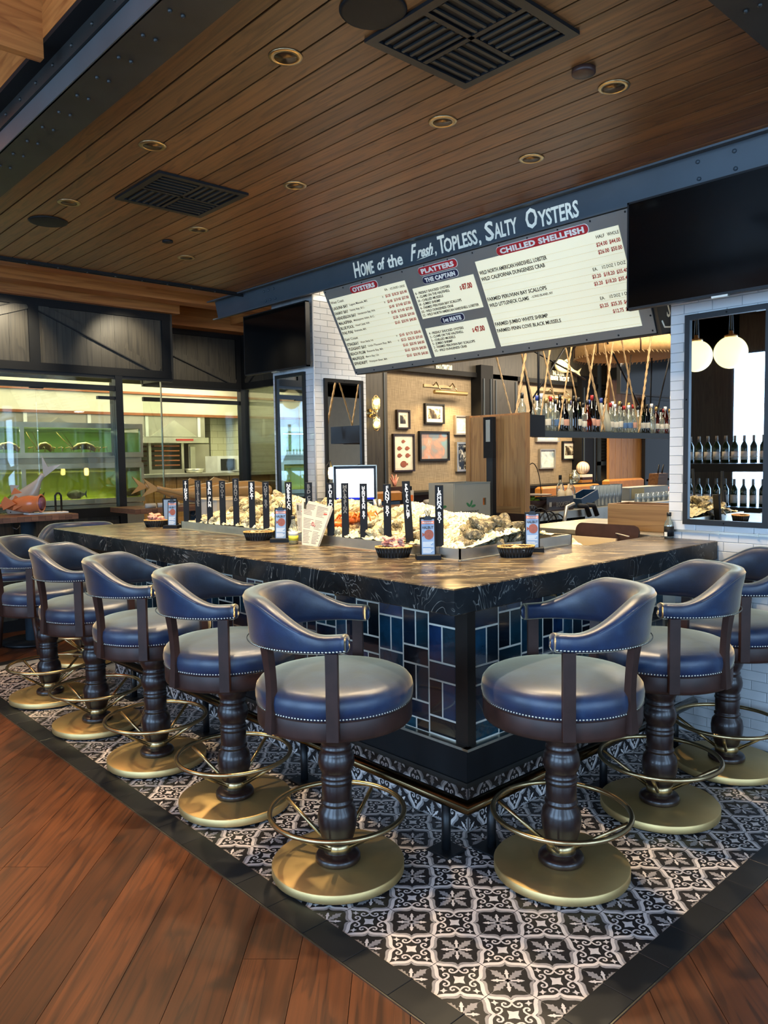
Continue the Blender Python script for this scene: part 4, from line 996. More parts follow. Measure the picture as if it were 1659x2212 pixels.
rv = B().m('iron').sphere(.008, (0, 0, 0), 8, 5).mesh('rivet')
for k in range(26):
    y = -.62+.19*k
    for x in (-.735, -.69): link('rivet', rv, ch, (x, y, cz-.047))
    link('rivet', rv, ch, (-.801, y+.06, cz+.068))
for k in range(12):
    x = -.6+.21*k
    for y in (-.69, -.735): link('rivet', rv, ch, (x, y, cz-.047))
for k in range(11): link('rivet', rv, ch, (-.65+.22*k, 4.148, cz-.022))
# vents
for k, (x, y) in enumerate(vents):
    t = thing('ceiling_vent', 'black square ceiling vent %s' % ('above the bar corner' if k == 0 else 'further back over the oyster tray'), 'vent', (x, y, cz), 0, 'black ceiling vents')
    h = .265
    B().m('black').box(-h, h, -h, -h+.035, -.014, -.001).box(-h, h, h-.035, h, -.014, -.001).box(-h, -h+.035, -h+.035, h-.035, -.014, -.001).box(h-.035, h, -h+.035, h-.035, -.014, -.001).box(-.01, .01, -h+.03, h-.03, -.012, -.001).box(-h+.03, h-.03, -.01, .01, -.012, -.001).build('vent_frame', t)
    B().m('rubber').box(-h+.03, h-.03, -h+.03, h-.03, -.003, -.001).build('backing', t)
    for qx in (-1, 1):
        for qy in (-1, 1):
            for s_ in range(5):
                o = .035+.041*s_; bb = B().m('black')
                bb.m('iron')
                if qx*qy > 0: bb.box(qx*.12-.105, qx*.12+.105, qy*o-.006, qy*o+.006, -.013, -.004)
                else: bb.box(qx*o-.006, qx*o+.006, qy*.12-.105, qy*.12+.105, -.013, -.004)
                bb.build('louvre', t)
for k, (x, y) in enumerate(spk):
    t = thing('ceiling_speaker', 'round black ceiling speaker %s' % ('at the top edge beside the near vent' if k == 0 else 'at the far left beside a can light'), 'speaker', (x, y, cz), 0, 'round black ceiling speakers')
    B().m('blackm').lathe([(.108, -.001), (.112, -.004), (.108, -.009), (.10, -.011), (.001, -.012)], 40).build('grille', t)
t = thing('smoke_detector', 'small round smoke detector flush on the wooden ceiling', 'detector', (.672, -.077, cz))
B().m('walnutf').lathe([(.045, -.001), (.045, -.018), (.038, -.022), (.001, -.022)], 28).build('cover', t)
t = thing('sensor_cap', 'tiny dark cap far back on the wooden ceiling', 'sensor', (.55, 3.05, cz)); B().m('blackm').lathe([(.035, -.001), (.035, -.012), (.001, -.014)], 20).build('cover', t)
for k, (x, y) in enumerate(cans):
    where = ['near the black speaker at the top', 'beside the smoke detector', 'in the middle right of the near vent', 'left of the far vent', 'nearest the lettered beam', 'in the middle right of the far vent', 'beside the far left speaker', 'far back in the middle row', 'farthest back, glowing yellow'][k]
    t = thing('can_light', 'recessed can light with brass rim %s' % where, 'ceiling light', (x, y, cz), 0, 'recessed can lights in the canopy')
    B().m('brass').lathe([(.041, -.001), (.0635, -.001), (.061, -.005), (.044, -.007), (.041, -.001)], 32).build('trim_ring', t)
    B().m('canref').lathe([(.0425, -.006), (.040, .03), (.034, .07)], 32).build('reflector', t)
    B().m('can').lathe([(.001, .068), (.030, .068), (.001, .067)], 16).build('lamp', t)
    light('SPOT', (x, y, cz-.012), 190, WARM, (0, 0, 0), .035, None, 96, .75)
# ================================================================ LETTERED BEAM + MENU BOARD
beam = thing('lettered_beam', 'long blue-grey steel beam lettered about topless salty oysters', 'beam')
# cross-section tilted: origin top of the web, D down the web
th = math.radians(11.5); D = Vector((math.sin(th), 0, -math.cos(th))); Nn = Vector((-math.cos(th), 0, -math.sin(th)))
O = Vector((1.85, 4.66, 3.006)); Lb = 6.4
def slab(b, u0, u1, d0, d1, n0, n1, O=O, D=D, Nn=Nn):
    """u along -y, d down the face, n outwards"""
    P = lambda u, d, n: tuple(O+Vector((0, -u, 0))+D*d+Nn*n)
    v = [P(u, d, n) for n in (n0, n1) for (u, d) in ((u0, d0), (u1, d0), (u1, d1), (u0, d1))]
    return b.add(v, [(0, 1, 2, 3), (7, 6, 5, 4), (0, 4, 5, 1), (1, 5, 6, 2), (2, 6, 7, 3), (3, 7, 4, 0)])
slab(B().m('bluebeam'), 0, Lb, 0, .15, -.012, 0).build('web_plate', beam)
slab(B().m('bluebeam'), 0, Lb, -.010, 0, -.012, .088).build('top_flange', beam)
slab(B().m('bluebeam'), 0, Lb, .150, .160, -.012, .06).build('bottom_flange', beam)
FB = frame(O, (0, -1, 0), -D)      # reading frame on the web
bolt = B().m('bluebeam').lathe([(.010, 0), (.010, .006), (.006, .010), (.001, .011)], 12).mesh('bolt')
for u in (.80, .87, .945):
    for d in (.035, .115): mm = FB @ Matrix.Translation((u, -d, 0)); link('bolt', bolt, beam, mat=mm)
for u in (4.62, 4.80):
    for d in (.035, .115): mm = FB @ Matrix.Translation((u, -d, 0)); link('bolt', bolt, beam, mat=mm)
def bt(s_, u0, u1, base, cap_, sh=0): text(s_, FB @ Matrix.Translation((u0, -base, .001)), cap_/.72, 'letter', beam, 'lettering', 1, .0035 if cap_ > .1 else .0028, sh, 'LEFT', .001, .98, fit=u1-u0)
bt('H', 1.980, 2.045, .128, .110); bt('OME', 2.054, 2.196, .130, .088)
bt('of', 2.235, 2.318, .121, .078, .15); bt('the', 2.343, 2.498, .126, .085)
bt('F', 2.575, 2.645, .120, .105, .45); bt('resh', 2.640, 2.795, .113, .072, .5); bt(',', 2.808, 2.822, .118, .07)
bt('T', 2.842, 2.905, .124, .112); bt('OPLESS', 2.893, 3.180, .127, .088); bt(',', 3.190, 3.208, .130, .088)
bt('S', 3.246, 3.315, .128, .112); bt('ALTY', 3.318, 3.495, .128, .090)
bt('O', 3.560, 3.645, .124, .112); bt('YSTERS', 3.650, 3.925, .132, .090)
b = B().m('letter'); b.T = FB; b.tube([(2.63, -.128, .001), (2.70, -.122, .001), (2.80, -.115, .001)], [.001, .004, .001], 5); b.build('underline', beam)
# menu board
menu = thing('menu_board', 'big grey tilted oyster and shellfish menu board hanging below the beam', 'menu board')
tb = math.radians(27); Db = Vector((math.sin(tb), 0, -math.cos(tb))); Nb = Vector((-math.cos(tb), 0, -math.sin(tb))); Ob = Vector((1.85, 3.04, 2.842)); WB, HB = 2.62, .704
slab(B().m('boardgrey'), 0, WB, .004, HB, -.028, 0, Ob, Db, Nb).build('back_panel', menu)
FM = frame(Ob, (0, -1, 0), -Db)
screw = B().m('blackm').lathe([(.006, 0), (.004, .003), (.001, .0035)], 8).mesh('screw')
for u in [.02+.215*k for k in range(13)]:
    for d in (.018, HB-.016): link('screw', screw, menu, mat=FM @ Matrix.Translation((u, -d, 0)))
for d in (.2, .4, .6): link('screw', screw, menu, mat=FM @ Matrix.Translation((WB-.012, -d, 0)))
def panel(u0, u1, d0, d1, rows):
    p = slab(B().m('menuface'), u0, u1, d0, d1, 0, .004, Ob, Db, Nb).build('menu_panel', menu)
    b = B()
    b.m('slat')
    for r_ in rows: slab(b, u0+.004, u1-.004, r_+.012, r_+.0137, .004, .0055, Ob, Db, Nb)
    b.build('letter_track', p); return p
rows1 = [y_+.007 for y_ in (.115, .160, .201, .242, .283, .324, .372, .420, .461, .500, .541, .582)]
p1 = panel(.032, .878, .078, .658, [d+.008 for d in rows1])
p2 = panel(.925, 1.482, .148, .369, []); p3 = panel(.917, 1.477, .440, .654, [])
rows4 = [.115+.0413*k for k in range(13)]
p4 = panel(1.527, 2.546, .076, .650, [d+.012 for d in rows4])
def mtx(s_, u0, u1, mid, cap_, mat, par, bold=.0007): text(s_, FM @ Matrix.Translation((u0, -(mid+cap_/2), .0045)), cap_/.72, mat, par, 'lettering_'+('red' if mat == 'inkred' else 'dark'), 1, bold, 0, 'LEFT', .0006, 1, fit=u1-u0)
def pill(s_, u, d, w, h, col, size, sx=.9):
    b = B().m('white'); b.T = FM; b.prism(rrect(w+.006, h+.006, h/2, u, -d), 0, .003); b.m(col).prism(rrect(w, h, h/2-.001, u, -d), .003, .006); q = b.build('title_plate', menu)
    text(s_, FM @ Matrix.Translation((u, -d-h*.30, .0065)), h*.60/.72, 'white', q, 'lettering', sx, .0022, 0, 'CENTER', .0008, 1.1, fit=w-h*1.0)
pill('OYSTERS', .457, .052, .30, .052, 'red', .050); pill('PLATTERS', 1.207, .049, .35, .052, 'red', .050)
pill('THE CAPTAIN', 1.205, .112, .32, .046, 'navy', .040); pill('1st MATE', 1.192, .405, .21, .046, 'navy', .040); pill('CHILLED SHELLFISH', 2.04, .051, .65, .052, 'red', .052)
oy = [('West Coast', '', None, 0), ('LAGUNA BAY', 'Laguna Manuela, MX', ('3.20', '18.20', '35.40'), 1), ('FANNY BAY', 'Fanny Bay, B.C.', ('3.40', '19.40', '37.80'), 1), ('HENDERSON BAY', 'Henderson Bay, WA', ('3.40', '19.40', '37.80'), 0), ('MALASPINA', 'Malaspina Inlet, B.C.', ('3.40', '19.40', '37.80'), 1), ('BLUE POOL', 'Hood Canal, WA', ('3.50', '20.00', '39.00'), 0), ('PAI PAI', 'Ensenada, MX', ('3.65', '20.90', '40.80'), 0),
      ('East Coast', '', None, 0), ('STINGRAY', 'Ware Neck, VA', ('3.45', '19.70', '38.40'), 1), ('PLEASANT BAY', 'Little Pleasant Bay, MA', ('3.55', '20.30', '39.60'), 1), ('BEACH PLUM', 'Buzzards Bay, MA', ('3.65', '20.90', '40.80'), 0), ('MALPEQUE', 'Morro Bay, CA', ('3.65', '20.90', '40.80'), 0), ('SPINDRIFT', 'Westport River, MA', ('3.65', '20.90', '40.80'), 0)]
mtx('EA.', .660, .692, .107, .015, 'ink', p1, .0003); mtx('1/2 DOZ', .717, .797, .110, .015, 'ink', p1, .0003); mtx('1 DOZ', .805, .866, .112, .015, 'ink', p1, .0003)
yr = [.107, .154, .195, .235, .276, .317, .357, .409, .453, .491, .532, .573, .615]
for k, (a, c, pr, st) in enumerate(oy):
    d = yr[k]; w = .0178*len(a)
    mtx(a, .040, .040+(w if c else .155), d, .024 if c else .021, 'ink', p1, .0007 if c else .0002)
    if c: mtx(c, .040+w+.022, .040+w+.022+.0115*len(c), d-.002, .016, 'ink', p1, .0001)
    if pr:
        for v, (ua, ub) in zip(pr, ((.646, .698), (.716, .786), (.798, .866))): mtx('$'+v, ua, ub, d-.002, .021, 'inkred', p1, .0006)
        if st: mtx('*', .610, .622, d+.004, .02, 'ink', p1)
cap = ['8 - FRESHLY SHUCKED OYSTERS', '4 - CLAMS ON THE HALFSHELL', '10 - CHILLED MUSSELS', '10 - JUMBO SHRIMP', '4 - FARMED PERUVIAN BAY SCALLOPS', '1/2 - WILD DUNGENESS CRAB', '1/2 - WILD NORTH AMERICAN HARDSHELL LOBSTER']
for k, s_ in enumerate(cap): mtx(s_, .938, .938+.0120*len(s_), .186+.0265*k, .0175, 'ink', p2, .0005)
mate = ['4 - FRESHLY SHUCKED OYSTERS', '2 - CLAMS ON THE HALFSHELL', '5 - CHILLED MUSSELS', '5 - JUMBO SHRIMP', '2 - FARMED PERUVIAN BAY SCALLOPS', '1/2 - WILD DUNGENESS CRAB']
for k, s_ in enumerate(mate): mtx(s_, .937, .937+.0121*len(s_), .479+.0262*k, .0175, 'ink', p3, .0005)
mtx('$', 1.340, 1.356, .214, .026, 'inkred', p2); mtx('87.00', 1.362, 1.448, .210, .036, 'inkred', p2, .002); mtx('$', 1.331, 1.347, .508, .026, 'inkred', p3); mtx('47.00', 1.352, 1.440, .505, .036, 'inkred', p3, .002)
for s_, u, d in (('WILD NORTH AMERICAN HARDSHELL LOBSTER', 2.054, .152), ('WILD CALIFORNIA DUNGENESS CRAB', 2.027, .193), ('FARMED PERUVIAN BAY SCALLOPS', 1.996, .327), ('WILD LITTLENECK CLAMS', 1.85, .368), ('FARMED JUMBO WHITE SHRIMP', 1.951, .496), ('FARMED PENN COVE BLACK MUSSELS', 2.033, .541)): mtx(s_, 1.535, u, d, .024, 'ink', p4, .0007)
mtx('- LONG ISLAND, NY', 1.868, 2.030, .365, .015, 'ink', p4, .0002)
for s_, a, c, d in (('HALF', 2.40, 2.453, .109), ('WHOLE', 2.47, 2.541, .109), ('EA.', 2.331, 2.361, .281), ('1/2 DOZ', 2.392, 2.461, .279), ('1 DOZ', 2.473, 2.539, .278), ('EA.', 2.331, 2.361, .452), ('1/2 DOZ', 2.392, 2.461, .451), ('1 DOZ', 2.473, 2.539, .450)): mtx(s_, a, c, d, .019, 'ink', p4, .0002)
c3 = ((2.316, 2.373), (2.390, 2.460), (2.472, 2.540))
for vals, d in ((('', '$24.00', '$44.00'), .151), (('', '$26.00', '$50.00'), .193), (('$3.20', '$18.20', '$35.40'), .321), (('$3.20', '$18.20', '$35.40'), .363), (('$3.25', '$25.35', '$48.00'), .496), (('', '$12.75', '$24.00'), .539)):
    for v, (a, c) in zip(vals, c3):
        if v: mtx(v, a, c, d, .022, 'inkred', p4, .0007)
# end plate with round-bottomed shield and letter
b = B().m('iron').prism([(1.90, 2.83), (2.185, 2.205), (2.34, 2.245), (2.36, 2.83)], .395, .42, 1); b.build('end_plate', menu)
B().m('blackm').prism([(2.175, 2.21), (2.36, 2.23), (2.36, 2.80), (1.93, 2.81)], .42, 3.03, 1).build('housing', menu)
FE = frame((2.19, .3945, 2.31), (1, 0, 0), (0, 0, 1))
text('S', FE @ Matrix.Translation((.045, .0, 0)), .135, 'letter', menu, 'end_letter', .7, .001, 0, 'LEFT', .001)
b = B().m('letter'); b.T = FE; b.tube([(-.01, -.03, .001), (.02, -.062, .001), (.09, -.055, .001), (.125, .0, .001), (.145, .17, .001)], .005, 6); b.build('shield_line', menu)
B().m('can').box(1.95, 2.02, 1.6, 1.62, 2.9, 2.91)
light('AREA', (2.02, 2.95, 2.20), 5, WARM, (0, 0, 0), .10)
# TVs
def tv(y0, y1, z0, z1, x, label):
    t = thing('wall_television', label, 'television', (x, (y0+y1)/2, (z0+z1)/2)); w = (y1-y0)/2; h = (z1-z0)/2
    B().m('tv').box(-.006, .002, -w+.008, w-.008, -h+.01, h-.008).build('screen', t)
    B().m('black').box(-.008, .03, -w, w, -h, -h+.012).box(-.008, .03, -w, w, h-.010, h).box(-.008, .03, -w, -w+.009, -h, h).box(-.008, .03, w-.009, w, -h, h).box(.002, .05, -w+.02, w-.02, -h+.02, h-.02).build('bezel', t)
    B().m('steel').box(-.009, .02, -.04, .04, -h-.010, -h).build('badge', t)
    B().m('black').box(.05, 2.066-x, -.12, .12, -.1, .1).build('mount', t)
tv(-.60, .388, 2.290, 2.845, 1.80, 'large dark television at the right overlapping the menu board')
tv(3.393, 4.332, 2.30, 2.835, 1.95, 'dark television on the left tiled column above its mirror')

# ================================================================ COLUMNS AND WALLS
def subway(F, w, rows, z0, skip, parent, hw=.0765, off=0):
    """F: local frame (x along the wall, y up)"""
    full = B().m('tilew').cbox(-.0755, .0755, -.0243, .0243, -.004, .003, .002, 2).mesh('subway_tile'); cache = {}
    for r_ in range(rows):
        z = z0+.0505*r_; x = -(.077 if (r_+off) % 2 else 0)
        while x < w-.01:
            a, c = max(0, x), min(w, x+.153)
            if c-a > .012 and not any(a < s1+.004 and c > s0-.004 and False for s0, s1, _, _ in skip):
                cov = any(a >= s0 and c <= s1 and z-.025 >= s2 and z+.025 <= s3 for s0, s1, s2, s3 in skip)
                if not cov:
                    L = round(c-a, 3)
                    if L not in cache: cache[L] = B().m('tilew').cbox(-L/2+.001, L/2-.001, -.0243, .0243, -.004, .003, .002, 2).mesh('subway_tile')
                    mm = F.copy(); mm.translation = F @ Vector(((a+c)/2, z, 0)); link('subway_tile', cache[L], parent, mat=mm)
            x += .153
# right wall, x = 2.07
b = B().m('grout').box(2.07, 2.40, -6.2, .283, 0, 4.3); wr = struct('wall_right', b)
Fr = frame((2.0675, .283, 0), (0, -1, 0), (0, 0, 1))
subway(Fr, .95, 59, .03, [(.115, .50, 1.17, 2.27), (-.1, .30, .975, 1.07)], wr)
# chrome rail on the tile
t = thing('wall_rail', 'thin steel rail fixed across the white tiles below the right mirror', 'rail', (2.063, 0, 1.112))
B().m('steel').box(-.008, 0, -.75, .27, -.006, .006).build('bar', t)
for y in (.0, -.2, -.4): B().m('steel').box(-.013, -.008, y-.006, y+.006, -.009, .009).build('bracket', t)
def mirror(F, w, h, lab, bars=(), fw=.028):
    t = thing('wall_mirror', lab, 'mirror', (0, 0, 0)); t.matrix_local = F
    B().m('mirror').box(fw, w-fw, fw, h-fw, .004, .008).build('glass_pane', t)
    b = B().m('black').box(0, fw, 0, h, 0, .022).box(w-fw, w, 0, h, 0, .022).box(fw, w-fw, 0, fw, 0, .022).box(fw, w-fw, h-fw, h, 0, .022)
    for (z0, z1) in bars: b.box(fw, w-fw, z0, z1, .008, .02)
    b.build('frame', t)
    for q in ((w/2, fw/2), (w/2, h-fw/2), (fw/2, h*.6), (fw/2, h*.2)): B().m('blackm').lathe([(.005, 0), (.003, .003)], 8, (q[0], q[1], .022)).build('screw', t)
mirror(frame((2.0665, .193, 1.150), (0, -1, 0), (0, 0, 1)), .445, 1.115, 'tall black framed mirror on the right white tiled wall')
# left column
b = B().m('grout').box(2.07, 2.65, 3.465, 4.06, 0, 3.02); wc = struct('column_wall', b); wc.name = 'wall_column'
Fa = frame((2.0675, 4.06, 0), (0, -1, 0), (0, 0, 1)); Fc = frame((2.07, 3.4625, 0), (1, 0, 0), (0, 0, 1))
subway(Fa, .595, 38, 1.17, [(.06, .49, 1.16, 2.29)], wc); subway(Fc, .58, 36, 1.22, [(.10, .53, 1.1, 2.23)], wc, off=1)
B().m('tilew').tube([(2.072, 3.467, 1.15), (2.072, 3.467, 3.0)], .009, 10).build('bullnose_trim', wc)
mirror(frame((2.0665, 4.005, 1.12), (0, -1, 0), (0, 0, 1)), .435, 1.16, 'tall black framed mirror on the left face of the far tiled column', fw=.03)
mirror(frame((2.165, 3.459, 1.02), (1, 0, 0), (0, 0, 1)), .435, 1.20, 'black framed mirror on the right face of the far column', [], .03)
# room shell: wood clad coffer above the canopy, walls with windows behind the camera
def planked(x0, x1, y0, y1, z0, z1, axis, step, name='cladding'):
    b = B().m('cedar' if axis == 'x' else 'cedary')
    z = z0
    while z < z1: b.box(x0, x1, y0, y1, z+.002, min(z+step, z1)-.002); z += step
    return b
struct('wall_upper_back', planked(-5.9, -.86, 1.27, 1.31, 3.045, 5.4, 'x', .24))
b = B().m('cedary')
for k in range(5): b.box(-.86, -.83, -6, 1.27, 3.12+.46*k, 3.575+.46*k)
b.box(-.86, -.83, 1.31, 4.2, 3.12, 3.62); struct('wall_upper_side', b)
b = B().m('cedar')
for k in range(24): b.box(-6, -.83, -6.2+.33*k, -5.873+.33*k, 5.38, 5.42)
struct('ceiling_upper', b)
struct('ceiling_bar_roof', B().m('blackm').box(-.83, 2.4, -6.2, 4.2, 3.6, 3.65))
struct('ceiling_dining', B().m('darkpanel').box(2.1, 14, -6.2, 6.3, 3.35, 3.4))
b = B().m('darkpanel')
for (y0, y1) in ((-6.2, -4.55), (-2.65, -1.75), (.15, 1.4), (3.3, 6.0)): b.box(-6.1, -5.9, y0, y1, 0, 5.4)
b.box(-6.1, -5.9, -6.2, 6, 0, .45).box(-6.1, -5.9, -6.2, 6, 3.05, 5.4); struct('wall_left', b)
for k, yc in enumerate((-3.6, -.8, 2.35)):
    b = B().m('black'); hw = .95
    for q in (-hw, -.33, .30, hw-.05): b.box(-6.02, -5.96, yc+q, yc+q+.05, .45, 3.05)
    for z in (.45, 1.25, 2.1, 3.0): b.box(-6.02, -5.96, yc-hw, yc+hw, z, z+.05)
    w_ = struct('window_%d' % (k+1), b); B().m('glass').box(-5.995, -5.99, yc-hw, yc+hw, .5, 3.0).build('pane', w_)
b = B().m('soffitw')
for (x0, x1) in ((-6, -4.35), (-2.45, -1.55), (.35, 1.25), (3.15, 14)): b.box(x0, x1, -6.4, -6.2, 0, 5.4)
b.box(-6, 14, -6.4, -6.2, 0, .45).box(-6, 14, -6.4, -6.2, 3.05, 5.4); struct('wall_front', b)
for k, xc in enumerate((-3.4, -.6, 2.2)):
    b = B().m('black'); hw = .95
    for q in (-hw, -.33, .30, hw-.05): b.box(xc+q, xc+q+.05, -6.34, -6.28, .45, 3.05)
    for z in (.45, 1.25, 2.1, 3.0): b.box(xc-hw, xc+hw, -6.34, -6.28, z, z+.05)
    w_ = struct('window_%d' % (k+4), b); B().m('glass').box(xc-hw, xc+hw, -6.32, -6.315, .5, 3.0).build('pane', w_)
# timber beams at the back
for (x1, y0, y1, z0, lab) in ((2.6, 4.85, 5.03, 3.143, 'upper dark cedar beam behind the canopy edge'), (3.1, 5.25, 5.43, 3.10, 'pale long cedar beam in the middle of the stack'), (1.99, 5.60, 5.80, 3.048, 'lowest cedar beam resting on the left black panel')):
    t = thing('timber_beam', lab, 'beam'); B().m('cedar').box(-5.8, x1, y0, y1, z0, z0+.5).build('beam_body', t)
t = thing('timber_beam', 'short cedar beam above the right black panel behind the blue beam', 'beam'); B().m('cedar').box(1.99, 3.35, 6.1, 6.3, 3.03, 3.5).build('beam_body', t); B().m('cedary').box(2.9, 3.35, 4.2, 6.1, 3.10, 3.5).build('side_beam', t)
struct('ceiling_back', B().m('cedary').box(-6, -.83, 1.31, 4.2, 3.62, 3.66).box(-6, 3.4, 4.2, 6.4, 3.62, 3.66))
# black clad bulkheads with diagonal braces
def bulkhead(name, F, w, h, posts, diags,):
    b = B().m('darkpanel'); b.T = F
    x = 0
    while x < w: b.box(x+.001, min(x+.14, w)-.001, 0, h, -.02, 0); x += .14
    o = b.build(name, kind='structure')
    b = B().m('blackm'); b.T = F; b.box(0, w, 0, .075, 0, .022).box(0, w, h-.07, h, 0, .022)
    for p in posts: b.box(p-.045, p+.045, .075, h-.07, 0, .022)
    b.build('trim_rail', o)
    for (xa, za, xb, zb) in diags:
        b = B().m('darkpanel'); b.T = F; d = Vector((xb-xa, zb-za)).normalized(); n_ = Vector((-d.y, d.x))*.035
        b.prism([(xa-n_.x, za-n_.y), (xb-n_.x, zb-n_.y), (xb+n_.x, zb+n_.y), (xa+n_.x, za+n_.y)], .001, .018)
        b.m('rubber').prism([(xa-n_.x, za-n_.y), (xb-n_.x, zb-n_.y), (xb-n_.x*1.3, zb-n_.y*1.3), (xa-n_.x*1.3, za-n_.y*1.3)], .001, .02); b.build('brace', o)
    return o
hA = .66
bulkhead('wall_bulkhead_left', frame((-2.6, 5.68, 2.385), (1, 0, 0), (0, 0, 1)), 4.51, hA, [.045, 3.15, 4.46], [(3.20, hA-.07, 4.38, .08), (3.10, hA-.07, 1.6, .08)])
B().m('darkpanel').box(1.905, 1.93, 5.66, 6.36, 2.385, 3.045).build('side_cladding', bpy.data.objects['wall_bulkhead_left'])
bulkhead('wall_bulkhead_right', frame((1.9, 6.35, 2.385), (1, 0, 0), (0, 0, 1)), 1.30, hA, [1.25], [(.06, hA-.16, 1.20, .08)])
bulkhead('wall_bulkhead_side', frame((3.19, 6.35, 2.385), (0, -1, 0), (0, 0, 1)), 2.3, hA, [.05], [(.10, .08, .9, hA-.07)])
# left glazing of the fish room
gw = thing('glass_partition', 'black framed glass partition in front of the fish tanks', 'glass partition')
B().m('black').box(1.30, 1.375, 5.66, 5.74, 0, 2.385).build('post', gw)
B().m('black').box(-2.6, 1.30, 5.67, 5.73, 2.235, 2.285).build('transom', gw)
B().m('black').box(-2.6, 1.93, 5.67, 5.73, 2.355, 2.385).build('head_rail', gw)
B().m('glassg').box(-2.6, .555, 5.695, 5.703, 1.10, 2.235).build('pane', gw); B().m('glassg').box(.56, 1.30, 5.695, 5.703, 1.10, 2.235).build('pane', gw)
B().m('glassg').box(-2.6, 1.30, 5.695, 5.703, 2.285, 2.355).build('pane', gw)
B().m('black').box(1.13, 1.30, 5.675, 5.725, 2.15, 2.18).box(.50, .62, 5.68, 5.72, 2.225, 2.24).build('patch_fitting', gw)
B().m('glassg').box(1.375, 1.80, 5.695, 5.707, 1.0, 2.355).build('pane', gw)
B().m('nail').box(1.797, 1.806, 5.69, 5.712, .98, 2.36).build('edge_strip', gw)
B().m('black').box(1.41, 1.47, 6.0, 6.06, 1.6, 2.35).build('rear_post', gw)
b = B().m('darkpanel').box(-2.6, 1.30, 5.68, 5.75, 0, 1.09); k = struct('wall_dado', b)
bb = B().m('blackm')
for q in range(8): bb.box(-2.2+.5*q, -2.16+.5*q, 5.665, 5.68, .1, 1.0)
bb.box(-2.6, 1.3, 5.66, 5.68, 0, .10).box(-2.6, 1.3, 5.66, 5.68, 1.0, 1.09); bb.build('trim_rail', k)
g2 = thing('glass_screen', 'glass screen with black post and door handle left of the far column', 'glass partition')
B().m('black').box(3.13, 3.25, 6.29, 6.37, 0, 2.385).build('post', g2)
B().m('black').box(1.9, 3.15, 6.31, 6.35, 2.20, 2.245).build('transom', g2); B().m('black').box(1.9, 3.19, 6.31, 6.35, 2.36, 2.385).build('head_rail', g2)
B().m('glassg').box(1.9, 3.13, 6.325, 6.333, .9, 2.2).build('pane', g2)
B().m('glassg').box(3.185, 3.193, 5.35, 6.29, .9, 2.385).build('pane', g2); B().m('glassg').box(3.185, 3.193, 4.4, 5.34, .9, 2.385).build('pane', g2)
B().m('black').box(3.16, 3.22, 4.4, 6.3, .96, 1.0).build('sill_rail', g2)
B().m('black').tube([(3.185, 5.62, 1.02), (3.12, 5.62, 1.02), (3.11, 5.62, 1.0), (3.11, 5.62, .78), (3.12, 5.62, .76), (3.185, 5.62, .76)], .013, 8).build('door_handle', g2)
b = B().m('kitwally').box(3.17, 3.21, 4.4, 6.28, 0, .955); struct('wall_half_tiled', b)
# ================================================================ FISH ROOM AND KITCHEN
def at(px, py, ax, val):
    """3D point seen at photo pixel (px, py) on the plane ax = val"""
    d = cf+cr*((px-829.5)/FPX)-cu*((py-1106)/FPX); o = Vector((CAMX, CAMY, CAMZ)); i = 'xyz'.index(ax)
    return o+d*((val-o[i])/d[i])
struct('floor_kitchen', B().m('steelm').box(-6, 8, 5.75, 10.6, 0, .01))
struct('ceiling_kitchen', B().m('soffitw').box(-6, 1.9, 5.75, 10.6, 2.75, 2.80).box(1.9, 5.6, 6.42, 10.6, 2.75, 2.80))
struct('wall_kitchen_back', B().m('kitwall').box(-6, 5.6, 10.4, 10.5, 0, 2.8))
struct('wall_kitchen_side', B().m('kitwally').box(4.55, 4.65, 6.1, 10.4, 0, 2.8))
struct('wall_kitchen_left', B().m('soffitw').box(-3.0, -2.95, 5.75, 10.4, 0, 2.8))
for k, (x, y) in enumerate([(1.85, 7.4), (3.3, 7.2), (3.9, 6.6), (-.2, 7.4)]):
    t = thing('round_downlight', 'white round downlight in the kitchen ceiling %s' % ['above the fish tanks', 'behind the right glass screen', 'above the side glass', 'at the far left'][k], 'ceiling light', (x, y, 2.75), 0, 'kitchen downlights')
    B().m('kitlamp').lathe([(.10, -.001), (.10, -.008), (.001, -.008)], 28).build('lamp_disc', t); B().m('white').lathe([(.101, -.001), (.12, -.001), (.12, -.007), (.101, -.009)], 28).build('trim_ring', t)
light('AREA', (1.2, 7.9, 2.70), 85, (1, .93, .66), (0, 0, 0), 5, 1.6); light('AREA', (3.7, 7.3, 2.70), 60, (1, .96, .72), (0, 0, 0), 1.0, 2.2)
light('AREA', (-.6, 6.0, 2.6), 25, (.95, 1, .72), (0, 0, 0), 4, .4)
t = thing('vent_grille', 'dark air grille in the kitchen ceiling above the tanks', 'vent', (1.0, 7.7, 2.75)); B().m('papergrey').box(-.15, .15, -.08, .08, -.01, -.001).build('grille', t)
t = thing('vent_grille', 'wide pale grille in the kitchen ceiling right of the lamp', 'vent', (2.4, 7.9, 2.75)); B().m('steelm').box(-.3, .3, -.1, .1, -.01, -.001).build('grille', t)
hd = thing('kitchen_hood', 'long cream kitchen hood with triangular steel relief and copper trims', 'hood')
B().m('soffitw').box(-2.9, 4.54, 8.6, 8.7, 2.22, 2.62).build('fascia', hd)
B().m('copper').box(-2.9, 4.54, 8.57, 8.7, 2.185, 2.22).box(-2.9, 4.54, 8.57, 8.7, 2.48, 2.51).build('copper_strip', hd)
B().m('steelm').box(-2.9, 3.95, 8.6, 9.6, 1.86, 2.185).build('canopy', hd)
B().m('steel').box(-2.9, 3.98, 8.55, 8.6, 1.80, 1.88).build('lower_rim', hd)
